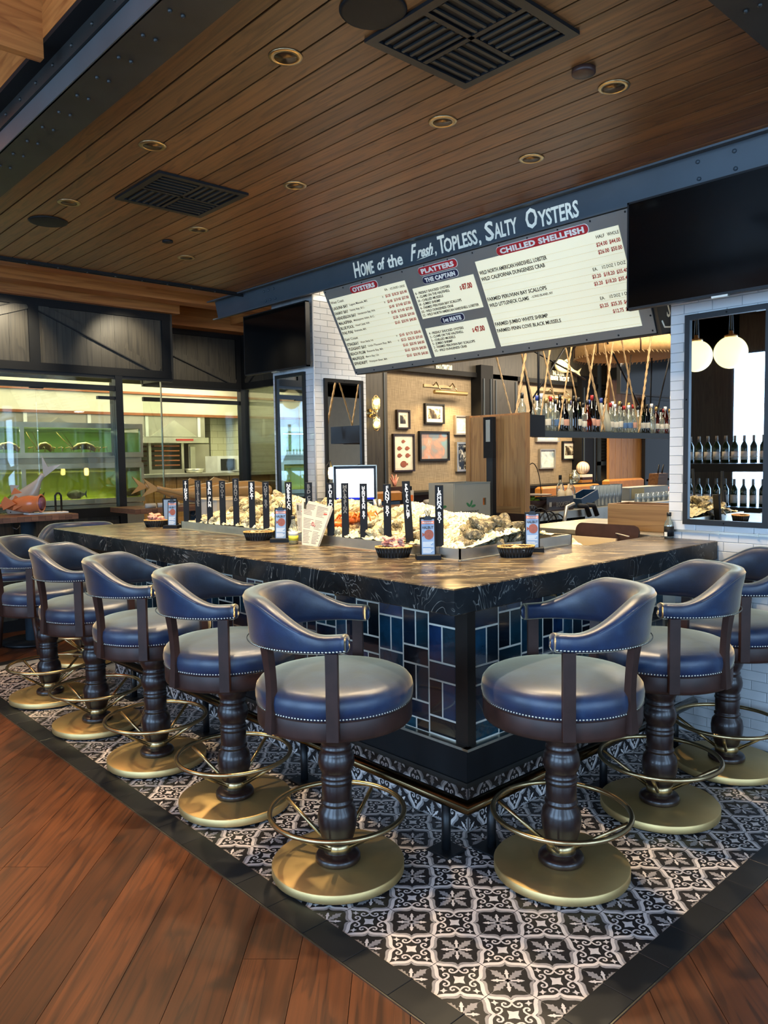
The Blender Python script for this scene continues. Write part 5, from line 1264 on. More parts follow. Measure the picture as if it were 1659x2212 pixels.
for k in range(8):
    x = -2.3+.82*k; 
    B().m('steel').prism([(x-.37, 1.89), (x+.37, 1.89), (x, 2.13)], 8.575, 8.60, 1).build('triangle_panel', hd)
    B().m('white').box(x+.385, x+.43, 8.585, 8.60, 1.89, 2.18).build('divider', hd)
B().m('inkred').box(3.45, 3.72, 8.535, 8.55, 1.83, 1.86).build('red_plate', hd)
t = thing('oven_stack', 'stainless oven stack with copper-toned racks under the hood', 'oven')
x0 = at(350, 1000, 'y', 8.7).x; x1 = at(398, 1000, 'y', 8.7).x
B().m('steelm').box(x0-.2, x1, 8.7, 9.4, .1, 1.42).build('oven_body', t); B().m('steel').box(x0-.1, x1-.04, 8.68, 8.7, .9, 1.36).build('oven_door', t)
for k in range(5): B().m('copper').box(x0-.1, x1-.06, 8.72, 9.3, 1.47+.07*k, 1.49+.07*k).build('rack', t)
B().m('steel').box(x1-.04, x1, 8.7, 8.76, 1.42, 1.85).box(x0-.2, x0-.16, 8.7, 8.76, 1.42, 1.85).build('rack_post', t)
t = thing('steel_cabinet', 'tall plain stainless cabinet beside the oven stack', 'cabinet'); xx = at(408, 1000, 'y', 8.8).x; B().m('steelm').box(xx, xx+.35, 8.8, 9.4, .011, 1.79).build('cabinet_body', t); B().m('steel').box(xx+.02, xx+.10, 8.78, 8.8, .3, 1.75).build('front_panel', t)
t = thing('wall_vent_hood', 'small square stainless hood with triangle relief beside the tiled pier', 'hood'); a = at(438, 903, 'y', 9.2); c = at(458, 955, 'y', 9.2); B().m('steelm').box(a.x, a.x+.55, 9.2, 9.8, c.z, a.z).build('hood_body', t); B().m('steel').prism([(a.x+.05, c.z+.05), (a.x+.5, c.z+.05), (a.x+.28, a.z-.1)], 9.18, 9.2, 1).build('triangle_panel', t)
a = at(455, 950, 'y', 9.0); c = at(531, 950, 'y', 9.0); struct('wall_tiled_pier', B().m('kitwall').box(a.x, 4.549, 9.0, 9.3, 0, 2.2))
t = thing('kitchen_pass', 'high kitchen pass counter with steel top and boarded front', 'counter')
B().m('steel').box(1.95, 4.53, 7.5, 8.1, 1.33, 1.37).build('steel_top', t); b = B().m('oakv')
for k in range(16): b.box(1.97+.16*k, 2.12+.16*k, 7.58, 7.62, .011, 1.33)
b.build('boarding', t)
t = thing('microwave', 'white microwave with dark door on the kitchen pass', 'microwave'); a = at(478, 985, 'y', 7.9); B().m('white').box(a.x-.17, a.x+.17, 7.72, 8.05, 1.371, 1.60).build('case', t); B().m('rubber').box(a.x-.12, a.x+.10, 7.712, 7.72, 1.40, 1.56).build('door', t); B().m('steel').box(a.x+.11, a.x+.13, 7.70, 7.71, 1.41, 1.55).build('handle', t)
t = thing('steel_pan', 'shallow steel pan stacked beside the microwave', 'pan', (at(455, 1010, 'y', 7.8).x-.25, 7.8, 1.371)); B().m('steel').lathe([(.10, 0), (.13, .06), (.125, .06), (.095, .005), (.001, .005)], 24).build('pan_body', t)
t = thing('steel_pan', 'oval steel tray on the right end of the kitchen pass', 'pan', (at(512, 1010, 'y', 7.8).x, 7.8, 1.371)); B().m('steel').lathe([(.12, 0), (.16, .03), (.155, .03), (.11, .005), (.001, .005)], 24).build('tray_body', t)
t = thing('soap_bottle', 'clear soap bottle on the side shelf behind the glass', 'bottle', (4.2, 6.9, 1.251)); B().m('bottle').lathe([(.05, 0), (.05, .16), (.02, .19), (.02, .22), (.001, .22)], 16).build('glass_body', t)
t = thing('side_shelf', 'small steel shelf on the tiled kitchen side wall', 'shelf'); B().m('steel').box(3.95, 4.54, 6.5, 7.3, 1.21, 1.25).build('shelf_board', t); B().m('steelm').box(4.4, 4.54, 6.6, 6.64, .9, 1.21).box(4.4, 4.54, 7.2, 7.24, .9, 1.21).build('bracket', t)
# fish tanks
def tank(z0, z1, wat, lab):
    t = thing('fish_tank', lab, 'fish tank'); x0, x1, y0, y1 = -2.6, 1.77, 6.10, 6.60
    b = B().m('steel')
    for z in (z0-.05, z1): b.box(x0, x1, y0-.012, y1, z, z+.05)
    for x in (x1-.03, x0): b.box(x, x+.03, y0-.012, y0+.03, z0, z1)
    b.box(.52, .56, y0-.012, y0+.0, z0, z1); b.build('steel_frame', t)
    mt[wat+'b'] = M(wat+'_back', {'wa': '#bcd3a6', 'wb': '#cdcb6c'}[wat], .7, 0, .12, 1.5)
    B().m(wat+'b').box(x0, x1, y1-.02, y1, z0, z1).build('back_wall', t); B().m('water').box(x0+.01, x1-.032, y0+.02, y1-.03, z0+.005, z1-.04).build('water', t); B().m('glassg').box(x0, x1, y0, y0+.008, z0, z1).build('front_glass', t)
    B().m(wat+'b').box(x0, x1, y0, y1, z0-.004, z0+.004).build('tank_floor', t)
    return t
tank(1.635, 1.885, 'wa', 'upper green-lit lobster tank behind the glass partition'); tank(1.16, 1.475, 'wb', 'lower yellow-green fish tank behind the glass partition')
light('AREA', (-.4, 6.30, 1.86), 60, (.85, 1, .72), (0, 0, 0), 4, .1); light('AREA', (-.4, 6.30, 1.455), 50, (1, 1, .55), (0, 0, 0), 4, .1)
t = thing('tank_stand', 'stainless rack carrying the two fish tanks', 'rack'); B().m('steelm').box(-2.6, 1.77, 6.12, 6.58, .012, 1.10).build('cabinet', t); b = B().m('steelm').box(-2.6, 1.77, 6.14, 6.58, 1.527, 1.583)
for x in (-1.2, .1, 1.2): b.box(x, x+.02, 6.13, 6.14, 1.527, 1.583)
b.build('middle_shelf', t)
t = thing('drain_pipe', 'short black pipe with white collar hanging in the upper tank', 'pipe'); a = at(247, 945, 'y', 6.2); B().m('rubber').tube([(a.x+.06, 6.2, 1.865), (a.x, 6.2, 1.86), (a.x, 6.2, 1.82)], .018, 8).tube([(a.x, 6.2, 1.75), (a.x, 6.2, 1.71), (a.x-.02, 6.2, 1.69)], .018, 8).m('white').tube([(a.x, 6.2, 1.82), (a.x, 6.2, 1.75)], .015, 8).build('pipe_body', t)
def lobster(px, py, ln, rz, lab):
    p = at(px, py, 'y', 6.25); t = thing('spiny_lobster', lab, 'lobster', (p.x, 6.25, 1.644), rz, 'spiny lobsters in the upper tank'); b = B().m('lobster')
    b.tube([(-.5*ln, 0, .03), (-.2*ln, 0, .06), (.1*ln, 0, .065), (.35*ln, 0, .05), (.5*ln, 0, .02), (.48*ln, 0, .0)], [.012, .034, .040, .032, .022, .006], 10); b.build('body', t)
    for s_ in (-1, 1):
        B().m('lobster').tube([(-.45*ln, s_*.02, .04), (-.8*ln, s_*.06, .14), (-1.0*ln, s_*.07, .20)], [.004, .003, .0015], 5).build('antenna', t)
        for k in range(4): B().m('lobster').tube([(-.2*ln+.08*k, s_*.03, .04), (-.24*ln+.09*k, s_*.08, .05), (-.26*ln+.09*k, s_*.11, .0)], [.006, .005, .002], 5).build('leg', t)
lobster(180, 970, .24, 0, 'largest spiny lobster at the right of the upper tank'); lobster(95, 973, .14, .1, 'spiny lobster in the middle of the upper tank'); lobster(15, 972, .2, -.1, 'spiny lobster at the left of the upper tank')
def tankfish(px, ln, lab):
    p = at(px, 1070, 'y', 6.3); t = thing('dark_tank_fish', lab, 'fish', (p.x, 6.3, 1.205), 0, 'dark fish in the lower tank')
    B().m('blackm').lathe([(.001, -.5*ln), (.03, -.4*ln), (.05, -.1*ln), (.045, .15*ln), (.015, .4*ln), (.01, .45*ln), (.001, .5*ln)], 12, (0, 0, 0), True, 0).build('body', t); B().m('blackm').prism([(.42*ln, 0), (.55*ln, .04), (.52*ln, 0), (.55*ln, -.04)], -.004, .004, 1).build('tail_fin', t)
tankfish(55, .34, 'large dark fish at the left bottom of the lower tank'); tankfish(165, .2, 'small dark fish resting in the middle of the lower tank'); tankfish(290, .26, 'dark fish at the right end of the lower tank')
# display tables
def dtable(x0, x1, y0, y1, px_, lab):
    t = thing('display_table', lab, 'table'); n = int((x1-x0)/.055); top = B().m('butcher').box(x0, x1, y0, y1, 1.055, 1.062).build('table_top', t)
    for k in range(n): link('block_stave', B().m('butcher').cbox(-.0268, .0268, (y0-y1)/2, (y1-y0)/2, -.022, .020, .002, 2).mesh('block_stave') if k == 0 else stv, top, (x0+.0275+.055*k, (y0+y1)/2, 1.080)) if k == 0 else link('block_stave', stv, top, (x0+.0275+.055*k, (y0+y1)/2, 1.080))
    return t
def dtable(x0, x1, y0, y1, px_, lab):
    t = thing('display_table', lab, 'table'); n = int((x1-x0)/.055)
    top = B().m('butcher').box(x0, x0+n*.055, y0+.003, y1-.003, 1.054, 1.060).build('table_top', t)
    me = B().m('butcher').cbox(-.0268, .0268, (y0-y1)/2, (y1-y0)/2, -.020, .020, .002, 2).mesh('block_stave')
    for k in range(n): link('block_stave', me, top, (x0+.0275+.055*k, (y0+y1)/2, 1.0803))
    B().m('bluebeam').cyl(.06, .02, 1.054, 20, (px_, (y0+y1)/2)).build('post', t); B().m('black').cyl(.26, .0012, .022, 32, (px_, (y0+y1)/2)).build('base_plate', t)
    B().m('black').tube([(px_-.16, y0+.02, 1.054), (px_-.16, y0-.0, 1.02), (px_-.19, y0-.02, 1.0), (px_-.22, y0-.0, 1.02)], .005, 6).build('hook', t)
dtable(-1.3, .58, 4.84, 5.42, .25, 'butcher block display table with the orange fish at the far left')
dtable(1.13, 2.60, 4.95, 5.50, 1.9, 'butcher block display table with the long fish left of the tiled column')
def fish(name_lab, loc, rz, ln, fat, mat, tilt=0, mouth=False, tailup=0):
    t = thing('whole_fish', name_lab, 'fish', loc, rz); t.rotation_euler = (0, tilt, rz)
    n = 22; vs = []; fs = []; K = 16
    for i in range(n+1):
        q = i/n; x = (q-.5)*ln; prof_ = max(.80 if mouth and q < .22 else 0, math.sin(PI*min(1, q*1.02+.02)**.62) if q < .97 else .05); w = max(.012, fat*.62*prof_*(1-.55*q)+.004); h = max(.014, fat*1.0*prof_*(1-.45*q)+.006)
        if mouth: h = max(.014, fat*.8*prof_*(1-.45*q))
        if q > .86: w = fat*.08+.004; h = fat*.14+.004
        zc = fat*.9+tailup*max(0, q-.5)**2*4-.25*fat*q
        for k in range(K): a = 2*PI*k/K; vs.append((x, w*math.cos(a), zc+h*math.sin(a)))
    for i in range(n):
        for k in range(K): fs.append((i*K+k, (i+1)*K+k, (i+1)*K+(k+1) % K, i*K+(k+1) % K))
    fs += ([] if mouth else [tuple(range(K))])+[tuple(n*K+k for k in reversed(range(K)))]
    B().m(mat).add(vs, fs, True).build('body', t)
    zt = fat*.9+tailup-.25*fat; xt = ln/2
    B().m(mat).prism([(xt-.02, zt-.01), (xt+fat*1.1, zt+fat*.75), (xt+fat*.6, zt), (xt+fat*1.2, zt-fat*.65), (xt-.02, zt-.02)], -.008, .008, 1).build('tail_fin', t)
    B().m(mat).prism([(-.12*ln, fat*1.75), (.02*ln, fat*2.15), (.10*ln, fat*1.6)], -.006, .006, 1).build('dorsal_fin', t)
    for s_ in (-1, 1): 
        B().m(mat).prism([(-.2*ln, fat*.7), (-.02*ln, fat*.35), (-.05*ln, fat*.75)], s_*fat*.60, s_*fat*.66, 1).build('pectoral_fin', t)
        B().m('rubber').sphere(fat*.07, (-.40*ln, s_*fat*.38, fat*1.15), 10, 6).build('eye', t)
    if mouth:
        r0 = vs[0][1]*.93; zc0 = fat*.9
        B().m('mouth').lathe([(r0, -.006), (r0*.82, .02), (r0*.5, .05), (.001, .06)], 20, (-ln/2-.001, 0, zc0), True, 0).build('open_mouth', t)
        B().m(mat).tube([(-ln/2, r0*1.04*math.cos(a), zc0+r0*1.35*math.sin(a)) for a in [2*PI*k/20 for k in range(20)]], .008, 6, True).build('lip', t)
        for s_ in (-1, 1): B().m(mat).prism([(-.1*ln, fat*.9), (.12*ln, fat*1.5), (.20*ln, fat*1.0), (.16*ln, fat*.4)], s_*fat*.62, s_*fat*.70, 1).build('gill_fin', t)
    return t
p = at(45, 1088, 'y', 5.1)
f = fish('orange-red fish with gaping mouth on the far left display table', (p.x-.02, 5.15, 1.102), math.radians(128), .46, .105, 'fish2', 0, True)
p = at(97, 1055, 'y', 5.2); f = fish('silver fish propped head down with its tail in the air', (p.x-.04, 5.25, 1.20), math.radians(-30), .46, .125, 'fish3', 0); f.rotation_euler = (math.radians(8), math.radians(-58), math.radians(-35))
t = thing('display_stand', 'black bent rod stand holding the tail-up fish', 'stand', (at(120, 1090, 'y', 5.1).x, 5.1, 1.1008)); b = B().m('black')
b.tube([(0, 0, .012), (0, 0, .15), (.015, 0, .17), (.035, 0, .17), (.05, 0, .15), (.05, 0, .012)], .009, 8).build('rod', t); B().m('black').tube([(-.13, 0, .012), (-.13, 0, .12)], .009, 8).tube([(-.18, .03, .012), (-.18, .03, .12)], .009, 8).build('rod', t); B().m('white').cbox(-.25, .08, -.08, .06, 0, .012, .003, 2).build('plate', t)
p0 = at(300, 1085, 'y', 5.15)
fish('long tan and silver fish lying across the right display table', (2.08, 5.12, 1.102), math.radians(176), 1.25, .125, 'fish1', 0, False, .10)
fish('second long fish lying behind the first on the right display table', (1.95, 5.38, 1.102), math.radians(178), 1.0, .12, 'fish1', 0, False, .12)
for k in range(3):
    t = thing('ice_bag_roll', 'pale rolled packet beneath the long fish, %s of three' % ORD[k], 'packet', (1.30+.12*k, 4.99, 1.1008), 0, 'pale packets under the long fish'); B().m('paper').lathe([(.001, -.05), (.022, -.048), (.022, .048), (.001, .05)], 12, (0, 0, .023), True, 0).build('roll', t)
t = thing('bread_stack', 'stack of thin golden boards behind the long fish', 'stack', (at(470, 1060, 'y', 6.0).x, 6.0, 0)); bs = t
for k in range(7): B().m('oakh').cbox(-.30, .30, -.1, .1, 1.02+.035*k, 1.046+.035*k, .002, 2).build('board', t)
B().m('blackm').box(-.32, .32, -.12, .12, .0115, 1.018).build('stand', t)
# dining armchair at the far left
def armchair(loc, rz, lab):
    t = thing('armchair', lab, 'chair', loc, rz)
    B().m('leather').lathe([(.25, .40), (.27, .43), (.265, .47), (.2, .49), (.001, .50)], 32).build('seat', t); B().m('walnutf').lathe([(.24, .35), (.255, .36), (.255, .40), (.2, .40)], 32).build('seat_frame', t)
    for sx in (-1, 1):
        for sy in (-1, 1): B().m('walnutf').tube([(.17*sx, .17*sy, .36), (.19*sx, .19*sy, .2), (.22*sx, .21*sy, .012)], [.028, .022, .016], 6).build('leg', t)
    vs = []; pts = [(-.27*math.cos(a), .27*math.sin(a)) for a in [math.radians(-105+14*k) for k in range(16)]]
    b = B().m('leather'); b.tube([(x, y, .66) for x, y in pts], .035, 8); b.build('arm_rail', t)
    bb = B().m('leather'); q = pts[4:12]
    bb.add([(x, y, z) for x, y in q for z in (.64, .86)]+[(x*.86, y*.86, z) for x, y in q for z in (.64, .84)], [f for i in range(7) for f in ((2*i, 2*i+1, 2*i+3, 2*i+2), (16+2*i+2, 16+2*i+3, 16+2*i+1, 16+2*i), (2*i+1, 16+2*i+1, 16+2*i+3, 2*i+3))], True); bb.build('backrest', t)
    for k in (1, 14, 5, 10): B().m('walnutf').tube([(pts[k][0]*.95, pts[k][1]*.95, .40), (pts[k][0], pts[k][1], .66)], .014, 6).build('arm_post', t)
armchair((.02, 5.05-.28, .0), 1.0, 'low leather armchair with wooden legs at the far left under the display table')

# ================================================================ INSIDE THE BAR
t = thing('ice_bin', 'beige sided ice bin sunk behind the right counter', 'bin'); 
B().m('plastic').box(1.985, 2.0, .56, 1.09, .80, 1.05).box(1.46, 2.0, 1.08, 1.09, .80, 1.05).box(1.46, 2.0, .42, 1.09, .79, .80).build('liner', t)
b = B().m('ice')
for k in range(700):
    a = random.uniform(0, 6.28); r = min(.155, abs(random.gauss(0, .09))); chunk(b, (1.60+r*math.cos(a), .60+r*.8*math.sin(a), 1.07-.8*r), random.uniform(.007, .014))
b.lathe([(.16, .93), (.12, 1.0), (.05, 1.055), (.001, 1.07)], 20, (1.60, .60, 0)); tag(b.build('bin_ice'), 'white ice heaped in the beige bin behind the right card', 'ice', kind='stuff')
t = thing('brown_tray', 'brown tray with rounded corner resting behind the ice bin', 'tray'); bb = B().m('walnutf'); bb.T = frame((2.06, .70, 1.045), (0, -1, 0), (.25, 0, 1)); bb.prism(rrect(.42, .10, .04, .03, .03), -.006, .006); bb.build('tray_body', t)
t = thing('cardboard_knife', 'long thin pale lath lying across the ice bin edge', 'lath', (2.02, .55, 1.072), .9); B().m('paper').box(-.12, .12, -.004, .004, 0, .004).build('lath_body', t)
t = thing('wooden_crate', 'plywood box standing on the steel shelf beside the right column', 'box', (2.42, .60, 1.071))
B().m('oakh').cbox(-.12, -.108, -.205, .205, 0, .158, .001, 2).build('side_board', t); B().m('oakh').box(.108, .12, -.205, .205, 0, .158).build('side_board', t); B().m('oakh').box(-.108, .108, .193, .205, 0, .158).build('end_board', t); B().m('oakh').box(-.108, .108, -.205, -.193, 0, .158).build('end_board', t); B().m('oakh').box(-.108, .108, -.193, .193, 0, .01).build('bottom_board', t)
t = thing('steel_shelf', 'stainless service shelf inside the bar behind the counter', 'shelf'); B().m('steel').box(2.13, 3.0, .30, 1.35, 1.045, 1.07).build('shelf_top', t); B().m('steelm').box(2.2, 2.9, .35, 1.3, .012, 1.045).build('cabinet', t)
t = thing('service_counter', 'black service counter inside the bar carrying the till and boxes', 'counter'); B().m('blackm').box(1.78, 2.62, 1.55, 3.38, .012, .98).build('cabinet', t); B().m('steelm').box(1.75, 2.65, 1.52, 3.40, .98, 1.02).build('counter_top', t)
# till monitor
p = at(767, 1045, 'x', 2.0); t = thing('till_monitor', 'bright white till monitor with blue bar between the paddles', 'monitor', p)
Fm = frame((0, 0, 0), (cr.x, cr.y, 0), (0, 0, 1)); bb = B().m('screen'); bb.T = Fm; bb.box(-.148, .148, -.108, .118, .0, .004).m('screenblue').box(-.148, .148, -.125, -.108, .0, .004); bb.build('screen', t)
bb = B().m('black'); bb.T = Fm; bb.box(-.172, .172, -.145, .145, -.04, -.001).box(-.166, -.148, -.14, .14, 0, .01).box(.148, .166, -.14, .14, 0, .01).box(-.166, .166, .118, .14, 0, .01).box(-.166, .166, -.14, -.125, 0, .01); bb.build('bezel', t)
bb = B().m('nail'); bb.T = Fm; bb.box(-.174, -.166, -.147, .147, -.01, .012).box(.166, .174, -.147, .147, -.01, .012).box(-.174, .174, .14, .147, -.01, .012).box(-.174, .174, -.147, -.14, -.01, .012); bb.build('silver_edge', t)
bb = B().m('steelm'); bb.T = Fm; bb.box(-.05, .05, -.31, -.145, -.05, -.02).box(-.12, .12, -.31, -.29, -.1, .06); bb.build('stand', t)
bb = B().m('papergrey'); bb.T = Fm; bb.box(-.10, -.04, .112, .116, .0042, .0046); bb.build('status_text', t)
# small lamp beside it
t = thing('task_lamp', 'small bright lamp head hanging left of the till monitor', 'lamp', at(716, 1022, 'x', 2.0)); B().m('bulb').lathe([(.001, -.05), (.022, -.045), (.028, .0), (.022, .045), (.001, .05)], 16).build('lamp_glass', t); B().m('black').tube([(0, 0, .05), (-.02, -.01, .10), (-.07, -.02, .06), (-.08, -.02, -.36)], .006, 6).build('arm', t)
for k, (px, py, r) in enumerate([(823, 1072, .030), (835, 1072, .02), (815, 1060, .03)]):
    q = at(px, 1085, 'x', 2.1); t = thing('wire_cup' if k != 1 else 'glass_jar', ['clear tumbler right of the till', 'slim glass jar right of the till', 'mesh cup behind the till'][k], 'cup', (q.x, q.y, 1.021)); B().m('bottle' if k < 2 else 'nail').lathe([(r, 0), (r*1.1, .13+.06*(k == 2)), (r*.95, .13+.06*(k == 2)), (r*.9, .005), (.001, .005)], 16).build('cup_body', t)
t = thing('paper_cup', 'pair of white paper cups stacked by the column mirror', 'cup', (*at(640, 1090, 'x', 2.0).xy, 1.021)); B().m('white').lathe([(.032, 0), (.043, .12), (.041, .12), (.030, .004), (.001, .004)], 18).build('cup_body', t)
# cardboard box
t = thing('cardboard_box', 'grey-brown produce box printed PARAMOUNT with green leaves', 'box', (1.87, 1.70, 1.021)); hb = .335
B().m('card').box(0, .006, .006, .235, 0, hb).build('box_side', t); b = B().m('card'); hx, hz = .315, .20
b.box(.006, hx-.018, 0, .006, 0, hb).box(hx+.018, .375, 0, .006, 0, hb).box(hx-.018, hx+.018, 0, .006, 0, hz-.025).box(hx-.018, hx+.018, 0, .006, hz+.025, hb); b.build('box_front', t)
B().m('card').box(.369, .375, .006, .235, 0, hb).box(.006, .369, .229, .235, 0, hb).box(.006, .369, .006, .229, 0, .006).box(.0, .375, -.004, .0, hb-.003, hb).build('box_sides', t); B().m('orange').box(hx-.02, hx+.02, .02, .024, hz-.03, hz+.03).build('hand_hole', t)
Fp = frame((0, -.0008, 0), (1, 0, 0), (0, 0, 1)); Fq = frame((-.0008, .235, 0), (0, -1, 0), (0, 0, 1))
for F_, xc, nm in ((Fp, .165, 'front_print'), (Fq, .115, 'side_print')):
    text('PARAMOUNT', F_ @ Matrix.Translation((xc, .125, 0)), .028, 'ink', t, nm, .95, .0003, 0, 'CENTER', .0003, 1.1); text('citrus', F_ @ Matrix.Translation((xc, .103, 0)), .014, 'ink', t, nm, 1, 0, 0, 'CENTER', .0003)
    bb = B().m('green'); bb.T = F_
    for (ox, oy_, rot_) in ((-.022, .185, 2.5), (.008, .195, 1.1), (.030, .175, .2)):
        bb.prism([(xc+ox+.024*math.cos(a)*math.cos(rot_)-.009*math.sin(a)*math.sin(rot_), oy_+.024*math.cos(a)*math.sin(rot_)+.009*math.sin(a)*math.cos(rot_)) for a in [PI*k/6 for k in range(12)]], .0002, .0008)
    bb.build('leaf_print', t)
# wooden cabinet back with black arm
t = thing('wooden_cabinet', 'oak cabinet back standing upright inside the bar', 'cabinet', (2.6, 1.66, 0))
for k in range(3): B().m('oakv').cbox(0, .02, .04+.164*k, .202+.164*k, 1.16, 1.835, .0015, -1 if False else 0).build('back_board', t)
B().m('oakv').box(-.008, .02, 0, .04, 1.11, 1.848).build('stile', t); B().m('oakv').box(-.008, .02, .53, .57, 1.11, 1.848).build('stile', t); B().m('oakh').box(-.006, .02, .04, .53, 1.11, 1.16).build('rail_board', t); B().m('oakv').box(.02, .05, .55, .57, 1.11, 1.848).box(.02, .05, 0, .02, 1.11, 1.848).box(.02, .05, .02, .55, 1.83, 1.848).build('side_board', t)
B().m('plastic').box(-.012, -.006, .28, .36, 1.80, 1.825).build('catch_plate', t); B().m('walnutf').box(.0, .06, 0, .57, 1.021, 1.11).build('plinth', t)
t = thing('monitor_arm', 'black articulated arm standing in front of the oak cabinet', 'arm', (2.50, 1.90, 1.021)); B().m('black').box(-.02, .02, -.03, .03, 0, .62).cyl(.06, 0, .02, 20).build('pole', t); B().m('blackm').box(-.035, .0, -.045, .045, .50, .80).build('head', t); B().m('steelm').box(-.037, -.035, -.02, .02, .62, .78).build('cover', t)
# back counter
bc = thing('back_bar_counter', 'long stainless back bar counter with steel underbench', 'counter'); B().m('steel').box(3.15, 9.0, 2.10, 2.14, .985, 1.05).box(3.15, 9.0, 2.14, 2.80, 1.02, 1.05).build('steel_top', bc); B().m('blackm').box(3.2, 9, 2.35, 2.8, .012, 1.02).build('back_panel', bc); B().m('steelm').box(3.3, 4.8, 2.12, 2.34, .62, .66).build('speed_rail', bc); B().m('steel').box(4.2, 4.9, 2.2, 2.34, .66, .98).build('sink_unit', bc)
def on(px, y=2.35, z=1.051): q = at(px, 1080, 'y', y); return (q.x, y, z)
t = thing('wooden_caddy', 'dark wooden caddy lettered BOOKER\'S on the back bar', 'box', on(1198, 2.22)); B().m('walnutf').box(-.20, .20, -.06, .06, 0, .012).build('base_board', t); B().m('walnut').box(-.20, .20, -.06, -.05, .012, .125).build('front_board', t); B().m('walnut').box(-.20, .20, .05, .06, .012, .125).build('rear_board', t); B().m('walnut').box(-.20, -.19, -.05, .05, .012, .125).box(.19, .20, -.05, .05, .012, .125).build('end_board', t)
text("BOOKER'S", frame((-.06, -.0605, .035), (1, 0, 0), (0, 0, 1)), .060, 'papergrey', t, 'lettering', .75, .0005, 0, 'LEFT', .0005); B().m('paper').box(-.165, -.13, -.0615, -.0605, .04, .08).build('sticker', t)
for k in range(4):
    t = thing('squeeze_bottle', 'milky squeeze bottle, %s from the left on the wooden caddy' % ORD[k], 'bottle', (on(1181+8*k)[0], 2.22-.02+.03*(k % 2), 1.0635), 0, 'squeeze bottles in the caddy'); B().m('plastic').lathe([(.001, 0), (.028, .001), (.028, .15), (.012, .165), (.010, .175), (.003, .215), (.001, .215)], 14).build('bottle_body', t)
# bottles ------------------------------------------------------
def bottle(kind, cap, lab_c, fill, h):
    b1 = {'slim': [(.001, .001), (.034, .002), (.036, .01), (.036, h*.60), (.030, h*.68), (.014, h*.78), (.013, h*.93), (.001, h*.935)],
          'round': [(.001, .001), (.040, .002), (.043, .012), (.043, h*.48), (.036, h*.60), (.014, h*.70), (.0125, h*.93), (.001, h*.935)],
          'square': [(.001, .001), (.038, .002), (.040, .008), (.040, h*.58), (.037, h*.62), (.015, h*.66), (.014, h*.93), (.001, h*.935)],
          'flask': [(.001, .001), (.050, .002), (.054, .02), (.05, h*.30), (.03, h*.52), (.014, h*.68), (.013, h*.93), (.001, h*.935)]}[kind]
    def mk(nm, loc, label, grp, rot=0):
        t = thing(nm, label, 'bottle', loc, rot, grp); B().m(fill).lathe(b1, 6*2 if kind != 'square' else 8).build('glass_body', t)
        r = {'slim': .0365, 'round': .0435, 'square': .0405, 'flask': .0505}[kind]
        if lab_c: B().m(lab_c).lathe([(r, h*.18), (r+.0004, h*.19), (r+.0004, h*.36), (r, h*.37)] if kind != 'flask' else [(r+.002, h*.15), (r-.005, h*.3)], 12).build('label_band', t)
        B().m(cap).lathe([(.0155, h*.86), (.0155, h), (.001, h)], 10).build('cap', t); return t
    return mk
D_ = {'bottle': 'clear', 'bdark': 'dark brown', 'bgreen': 'green glass', 'bamber': 'amber', 'bfrost': 'frosted'}
CN = {'redcap': 'red', 'bluecap': 'blue', 'blackcap': 'black', 'goldcap': 'gold', 'whitecap': 'white'}
hs = thing('hanging_shelf', 'blue-grey hanging shelf of spirit bottles above the back bar', 'shelf'); SZ = 1.745
B().m('bluebeam').box(3.42, 8.2, 2.18, 2.22, SZ-.055, SZ).box(3.42, 8.2, 2.22, 2.62, SZ-.02, SZ-.0).build('shelf_board', hs); B().m('black').box(3.28, 3.50, 2.14, 2.64, SZ-.05, SZ+.13).build('end_box', hs)
row = []; px = 1100
specs = [('slim', 'blackcap', 'creaml', 'bottle', .33), ('slim', 'redcap', 'pinkl', 'bamber', .34), ('round', 'bluecap', None, 'bottle', .31), ('slim', 'blackcap', None, 'bottle', .35), ('square', 'bluecap', 'creaml', 'bottle', .31), ('slim', 'whitecap', None, 'bottle', .33), ('round', 'goldcap', 'creaml', 'bottle', .29), ('slim', 'redcap', None, 'bottle', .31),
         ('square', 'blackcap', 'bluel', 'bottle', .29), ('slim', 'blackcap', 'creaml', 'bdark', .33), ('round', 'blackcap', 'pinkl', 'bdark', .30), ('slim', 'goldcap', None, 'bottle', .30), ('round', 'blackcap', None, 'bdark', .33), ('slim', 'blackcap', 'creaml', 'bgreen', .32), ('square', 'blackcap', 'creaml', 'bottle', .27), ('flask', 'blackcap', 'orange', 'bamber', .30), ('slim', 'redcap', 'pinkl', 'bdark', .35), ('slim', 'blackcap', 'pinkl', 'bdark', .33),
         ('flask', 'bluecap', None, 'bfrost', .33), ('flask', 'goldcap', None, 'bfrost', .33), ('slim', 'redcap', 'creaml', 'bottle', .29), ('square', 'whitecap', 'creaml', 'bottle', .28), ('slim', 'goldcap', 'creaml', 'bottle', .31), ('slim', 'redcap', 'bluel', 'bottle', .27), ('round', 'whitecap', 'bluel', 'bottle', .28), ('slim', 'redcap', 'pinkl', 'bottle', .29), ('square', 'blackcap', 'creaml', 'bottle', .28), ('slim', 'goldcap', 'creaml', 'bgreen', .29), ('slim', 'blackcap', 'creaml', 'bdark', .30), ('round', 'whitecap', None, 'bottle', .31), ('slim', 'goldcap', 'creaml', 'bamber', .28), ('round', 'blackcap', 'creaml', 'bottle', .27), ('slim', 'whitecap', 'creaml', 'bamber', .29), ('square', 'goldcap', 'creaml', 'bottle', .27)]
cache = {}; nb_ = 0; x = 3.60
pxs = [1120+9.9*k for k in range(34)]
